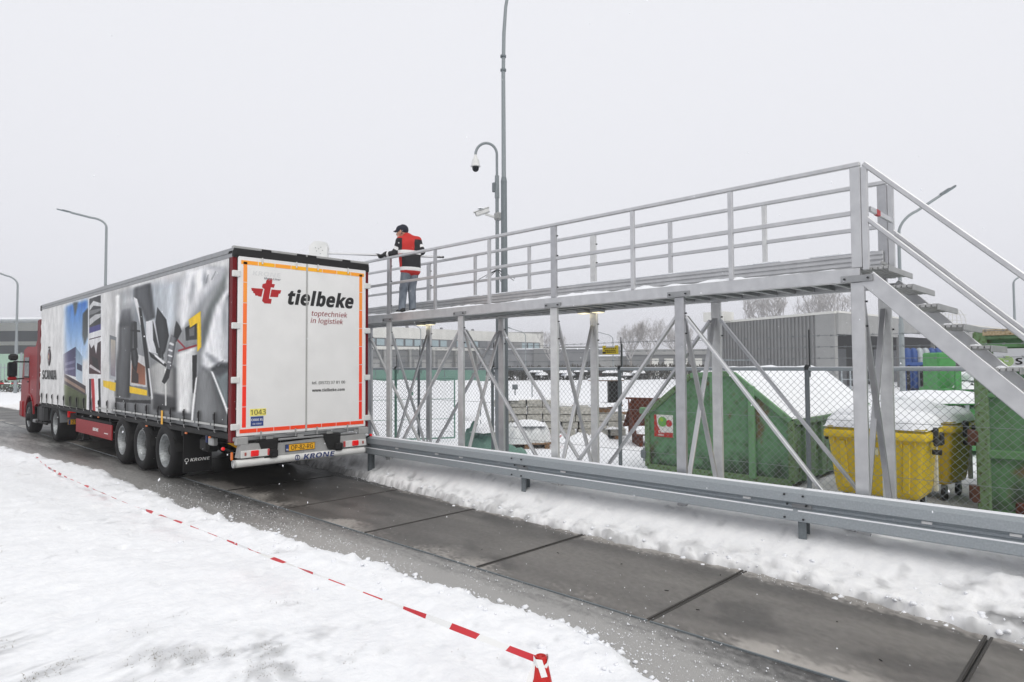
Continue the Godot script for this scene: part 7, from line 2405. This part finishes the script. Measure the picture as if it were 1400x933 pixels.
# ---------------------------------------------------------------- small things
func build_small() -> void:
	var cone_at := Vector3(2.66, 0.035, -2.37)
	var t := thing("traffic_cone", "red traffic cone with white barrier tape tied round its tip", "traffic cone", cone_at)
	var st := new_st()
	lathe(st, [Vector2(0.030, 0.488), Vector2(0.030, 0.492), Vector2(0.024, 0.495), Vector2(0.022, 0.40)], 28)
	lathe(st, [Vector2(0.130, 0.03), Vector2(0.128, 0.035), Vector2(0.031, 0.485), Vector2(0.030, 0.490)], 28)
	obj("cone_body", st, M.cone_red, t)
	one("foot", Vector3(0, 0.015, 0), Vector3(0.29, 0.035, 0.29), M.cone_red, t, 0.015)
	var cl := new_st()
	lathe(cl, [Vector2(0.096, 0.21), Vector2(0.098, 0.21), Vector2(0.071, 0.33), Vector2(0.069, 0.33)], 28)
	obj("reflective_band", cl, M.tape_white, t)

	# barrier tape from the cone away along the snow bank, twisting
	var b := thing("barrier_tape", "red and white barrier tape running from the cone along the snowy verge", "barrier tape")
	var a := cone_at + Vector3(0, 0.465, 0)
	var e := Vector3(3.1, 0.10, -17.2)
	var n := 150
	var st_r := new_st()
	var st_w := new_st()
	var w := 0.021
	var total := a.distance_to(e)
	var pos := func(s: float) -> Vector3:
		var f := s / total
		var p := a.lerp(e, f)
		p.y -= 0.34 * f * (1.0 - f) - 0.03 * sin(f * 21.0) * f * (1.0 - f)
		p.x += 0.05 * sin(f * PI * 2.0)
		p.y = maxf(p.y, left_snow(p.x, p.z) + 0.02)
		return p
	var pieces := []
	var s := 0.0
	var red := true
	var m := 0
	while s < total:
		var l := 0.26
		var ps := new_st()
		ps.set_smooth_group(0)
		var sub := 8
		for k in sub:
			var s0 := s + l * k / sub
			var s1 := minf(total, s + l * (k + 1) / sub)
			var p0: Vector3 = pos.call(s0)
			var p1: Vector3 = pos.call(s1)
			var tw0 := 1.1 * sin(s0 * 1.3) + 0.8 * sin(s0 * 3.1 + 1.0)
			var tw1 := 1.1 * sin(s1 * 1.3) + 0.8 * sin(s1 * 3.1 + 1.0)
			var pinch0 := 0.55 + 0.45 * sin(s0 * 2.1 + 0.6)
			var pinch1 := 0.55 + 0.45 * sin(s1 * 2.1 + 0.6)
			pinch0 = maxf(pinch0, 0.22)
			pinch1 = maxf(pinch1, 0.22)
			var v0 := (Vector3.UP * cos(tw0) + Vector3(1, 0, 0) * sin(tw0)) * w * pinch0
			var v1 := (Vector3.UP * cos(tw1) + Vector3(1, 0, 0) * sin(tw1)) * w * pinch1
			quad(ps, p0 - v0, p0 + v0, p1 + v1, p1 - v1)
		obj("tape_stripe", ps, M.tape_red if red else M.tape_white, b)
		red = not red
		s += l
	# knot round the cone tip and its loose end
	var kn := new_st()
	kn.set_smooth_group(0)
	for k in 12:
		var a0 := TAU * k / 12.0
		var a1 := TAU * (k + 1) / 12.0
		var y0 := 0.455 + 0.022 * sin(a0 * 2.0 + 0.5)
		var y1 := 0.455 + 0.022 * sin(a1 * 2.0 + 0.5)
		var r0 := 0.041
		quad(kn, cone_at + Vector3(cos(a0) * r0, y0 - 0.016, sin(a0) * r0), cone_at + Vector3(cos(a0) * r0, y0 + 0.022, sin(a0) * r0), cone_at + Vector3(cos(a1) * r0, y1 + 0.022, sin(a1) * r0), cone_at + Vector3(cos(a1) * r0, y1 - 0.016, sin(a1) * r0))
	obj("knot", kn, M.tape_white, b)
	var er := Vector3(0.695, 0, 0.719)
	var ez := Vector3(-0.719, 0, 0.695)
	var le := new_st()
	var k0 := cone_at + Vector3(0, 0.46, 0) - er * 0.045 + ez * 0.02
	quad(le, k0, k0 + er * 0.03, k0 - er * 0.055 - Vector3.UP * 0.24 + ez * 0.04, k0 - er * 0.10 - Vector3.UP * 0.23 + ez * 0.04)
	obj("loose_end", le, M.tape_white, b)
	var l2 := new_st()
	var k1 := cone_at + Vector3(0, 0.49, 0) - er * 0.03 + ez * 0.036
	quad(l2, k1, k1 + er * 0.035 - Vector3.UP * 0.004, k1 + er * 0.062 - Vector3.UP * 0.085 + ez * 0.014, k1 + er * 0.03 - Vector3.UP * 0.09 + ez * 0.014)
	obj("loose_end", l2, M.tape_white, b)

	# crumbs of snow and grit on the slabs and along the banks
	var cr := new_st()
	for i in 9000:
		var z := -13.0 * pow(rng.randf(), 1.3) + 0.3
		var x := rng.randf_range(4.1, 6.6)
		if rng.randf() < 0.93:
			x = pick(right_edge, z) + 0.05 - absf(rng.randfn(0.0, 0.10)) if rng.randf() < 0.3 else pick(left_edge, z) + absf(rng.randfn(0.0, 0.42))
		if nz.get_noise_2d(x * 160.0, z * 60.0) < rng.randf_range(-0.4, 0.25):
			continue
		var r := 0.002 + 0.006 * pow(rng.randf(), 3.0)
		crumb(cr, Vector3(x, r * 0.5 - 0.004, z), r)
	var co := obj("snow_crumbs", cr, M.snow_cap)
	tag(stuff(co), "small crumbs of snow scattered over the concrete road", "snow crumbs")
	var cd := new_st()
	for i in 1100:
		var z := -rng.randf() * rng.randf() * 14.0 + 0.4
		var left := rng.randf() < 0.8
		var x := pick(left_edge, z) - 0.12 + absf(rng.randfn(0.0, 0.10)) * (1.0 if rng.randf() < 0.6 else -2.5) if left else pick(right_edge, z) + 0.10 - absf(rng.randfn(0.0, 0.08)) * (1.0 if rng.randf() < 0.6 else -3.0)
		var r := 0.006 + 0.024 * pow(rng.randf(), 3.0)
		var y := maxf(left_snow(x, z) if left else right_snow(x, z), -0.008)
		clod(cd, Vector3(x, y + r * 0.25, z), r)
	tag(stuff(obj("snow_clods", cd, M.snow_cap)), "broken clods of ploughed snow along both road edges", "snow clods")
	var lf := new_st()
	for i in 16:
		var z := -rng.randf() * 6.0
		var x := rng.randf_range(4.8, 6.3)
		var d := Vector3(rng.randf_range(-1, 1), 0, rng.randf_range(-1, 1)).normalized() * rng.randf_range(0.01, 0.04)
		bar(lf, Vector3(x, 0.004, z), Vector3(x, 0.006, z) + d, 0.007, 0.004)
	tag(stuff(obj("leaf_litter", lf, M.chassis)), "dark wet twigs and leaf bits lying on the slabs", "leaf litter")
	# frozen grass tips where the snow is thin in the foreground
	var gs := new_st()
	for i in 26000:
		var d := rng.randf_range(3.9, 7.5)
		var u := rng.randf_range(-0.85, -0.02) * d
		var q := Vector3(0.719 * d + 0.695 * u, 0, -0.695 * d + 0.719 * u)
		if pick(left_edge, q.z) - q.x < 0.5:
			continue
		var pn := nz.get_noise_2d(q.x * 45.0 + 20.0, q.z * 45.0) * 0.6 + nz.get_noise_2d(q.x * 210.0, q.z * 210.0 + 500.0) * 0.8
		var want := smooth(5.2, 4.2, d + nz.get_noise_2d(q.x * 45.0 + 20.0, q.z * 45.0) * 1.3) * smooth(-0.8, -1.6, u)
		if pn + want * 0.55 < rng.randf_range(0.42, 0.9):
			continue
		q.y = left_snow(q.x, q.z) - 0.004
		var v := Vector3(rng.randf_range(-1, 1), rng.randf_range(0.25, 0.8), rng.randf_range(-1, 1)).normalized() * rng.randf_range(0.010, 0.030)
		var sd := v.cross(Vector3(0.3, 0.2, 0.9)).normalized() * 0.0022
		tri(gs, q - sd, q + sd, q + v)
	tag(stuff(obj("grass_tips", gs, mat("8c877c", 0.9))), "frozen grass tips poking through thin snow in the foreground", "grass")
	# falling flakes
	var fl := new_st()
	for i in 1500:
		var d := 2.5 + 18.0 * pow(rng.randf(), 0.8)
		var u := rng.randf_range(-0.95, 0.95) * d
		var p := Vector3(0.719, 0, -0.695) * d + Vector3(0.695, 0, 0.719) * u
		p.y = rng.randf_range(0.05, 2.2 + 0.62 * d)
		var r := rng.randf_range(0.0022, 0.0055)
		flake(fl, p, r)
	tag(stuff(obj("falling_snow", fl, M.snow_cap)), "scattered snowflakes falling through the air", "snowflakes")

func clod(st: SurfaceTool, c: Vector3, r: float) -> void:
	st.set_smooth_group(0)
	var sd := rng.randf() * 500.0
	var pt := func(d: Vector3) -> Vector3:
		var k := 1.0 + 0.95 * nz.get_noise_3d(d.x * 90.0 + sd, d.y * 90.0, d.z * 90.0)
		return c + Vector3(d.x, d.y * 0.75, d.z) * r * k
	for sx in [-1.0, 1.0]:
		for sy in [-1.0, 1.0]:
			for sz in [-1.0, 1.0]:
				var a := Vector3(sx, 0, 0)
				var b := Vector3(0, sy, 0)
				var e := Vector3(0, 0, sz)
				var ab := (a + b).normalized()
				var be := (b + e).normalized()
				var ea := (e + a).normalized()
				for q in [[a, ab, ea], [ab, b, be], [ea, be, e], [ab, be, ea]]:
					if sx * sy * sz > 0:
						tri(st, pt.call(q[0]), pt.call(q[2]), pt.call(q[1]))
					else:
						tri(st, pt.call(q[0]), pt.call(q[1]), pt.call(q[2]))
	st.set_smooth_group(-1)

func crumb(st: SurfaceTool, c: Vector3, r: float) -> void:
	var v := []
	for q in [Vector3.RIGHT, Vector3.LEFT, Vector3.UP, Vector3.DOWN, Vector3.BACK, Vector3.FORWARD]:
		v.append(c + q * r * rng.randf_range(0.7, 1.3))
	for s in [[0, 2, 4], [0, 4, 3], [0, 3, 5], [0, 5, 2], [1, 4, 2], [1, 3, 4], [1, 5, 3], [1, 2, 5]]:
		tri(st, v[s[0]], v[s[1]], v[s[2]])

func flake(st: SurfaceTool, c: Vector3, r: float) -> void:
	var fall := Vector3(rng.randf_range(-0.5, 0.1), -1.0, 0.2).normalized() * r * rng.randf_range(1.0, 2.2)
	var v := [c + Vector3.RIGHT * r, c + Vector3.LEFT * r, c - fall, c + fall, c + Vector3.BACK * r, c + Vector3.FORWARD * r]
	for s in [[0, 2, 4], [0, 4, 3], [0, 3, 5], [0, 5, 2], [1, 4, 2], [1, 3, 4], [1, 5, 3], [1, 2, 5]]:
		tri(st, v[s[0]], v[s[1]], v[s[2]])
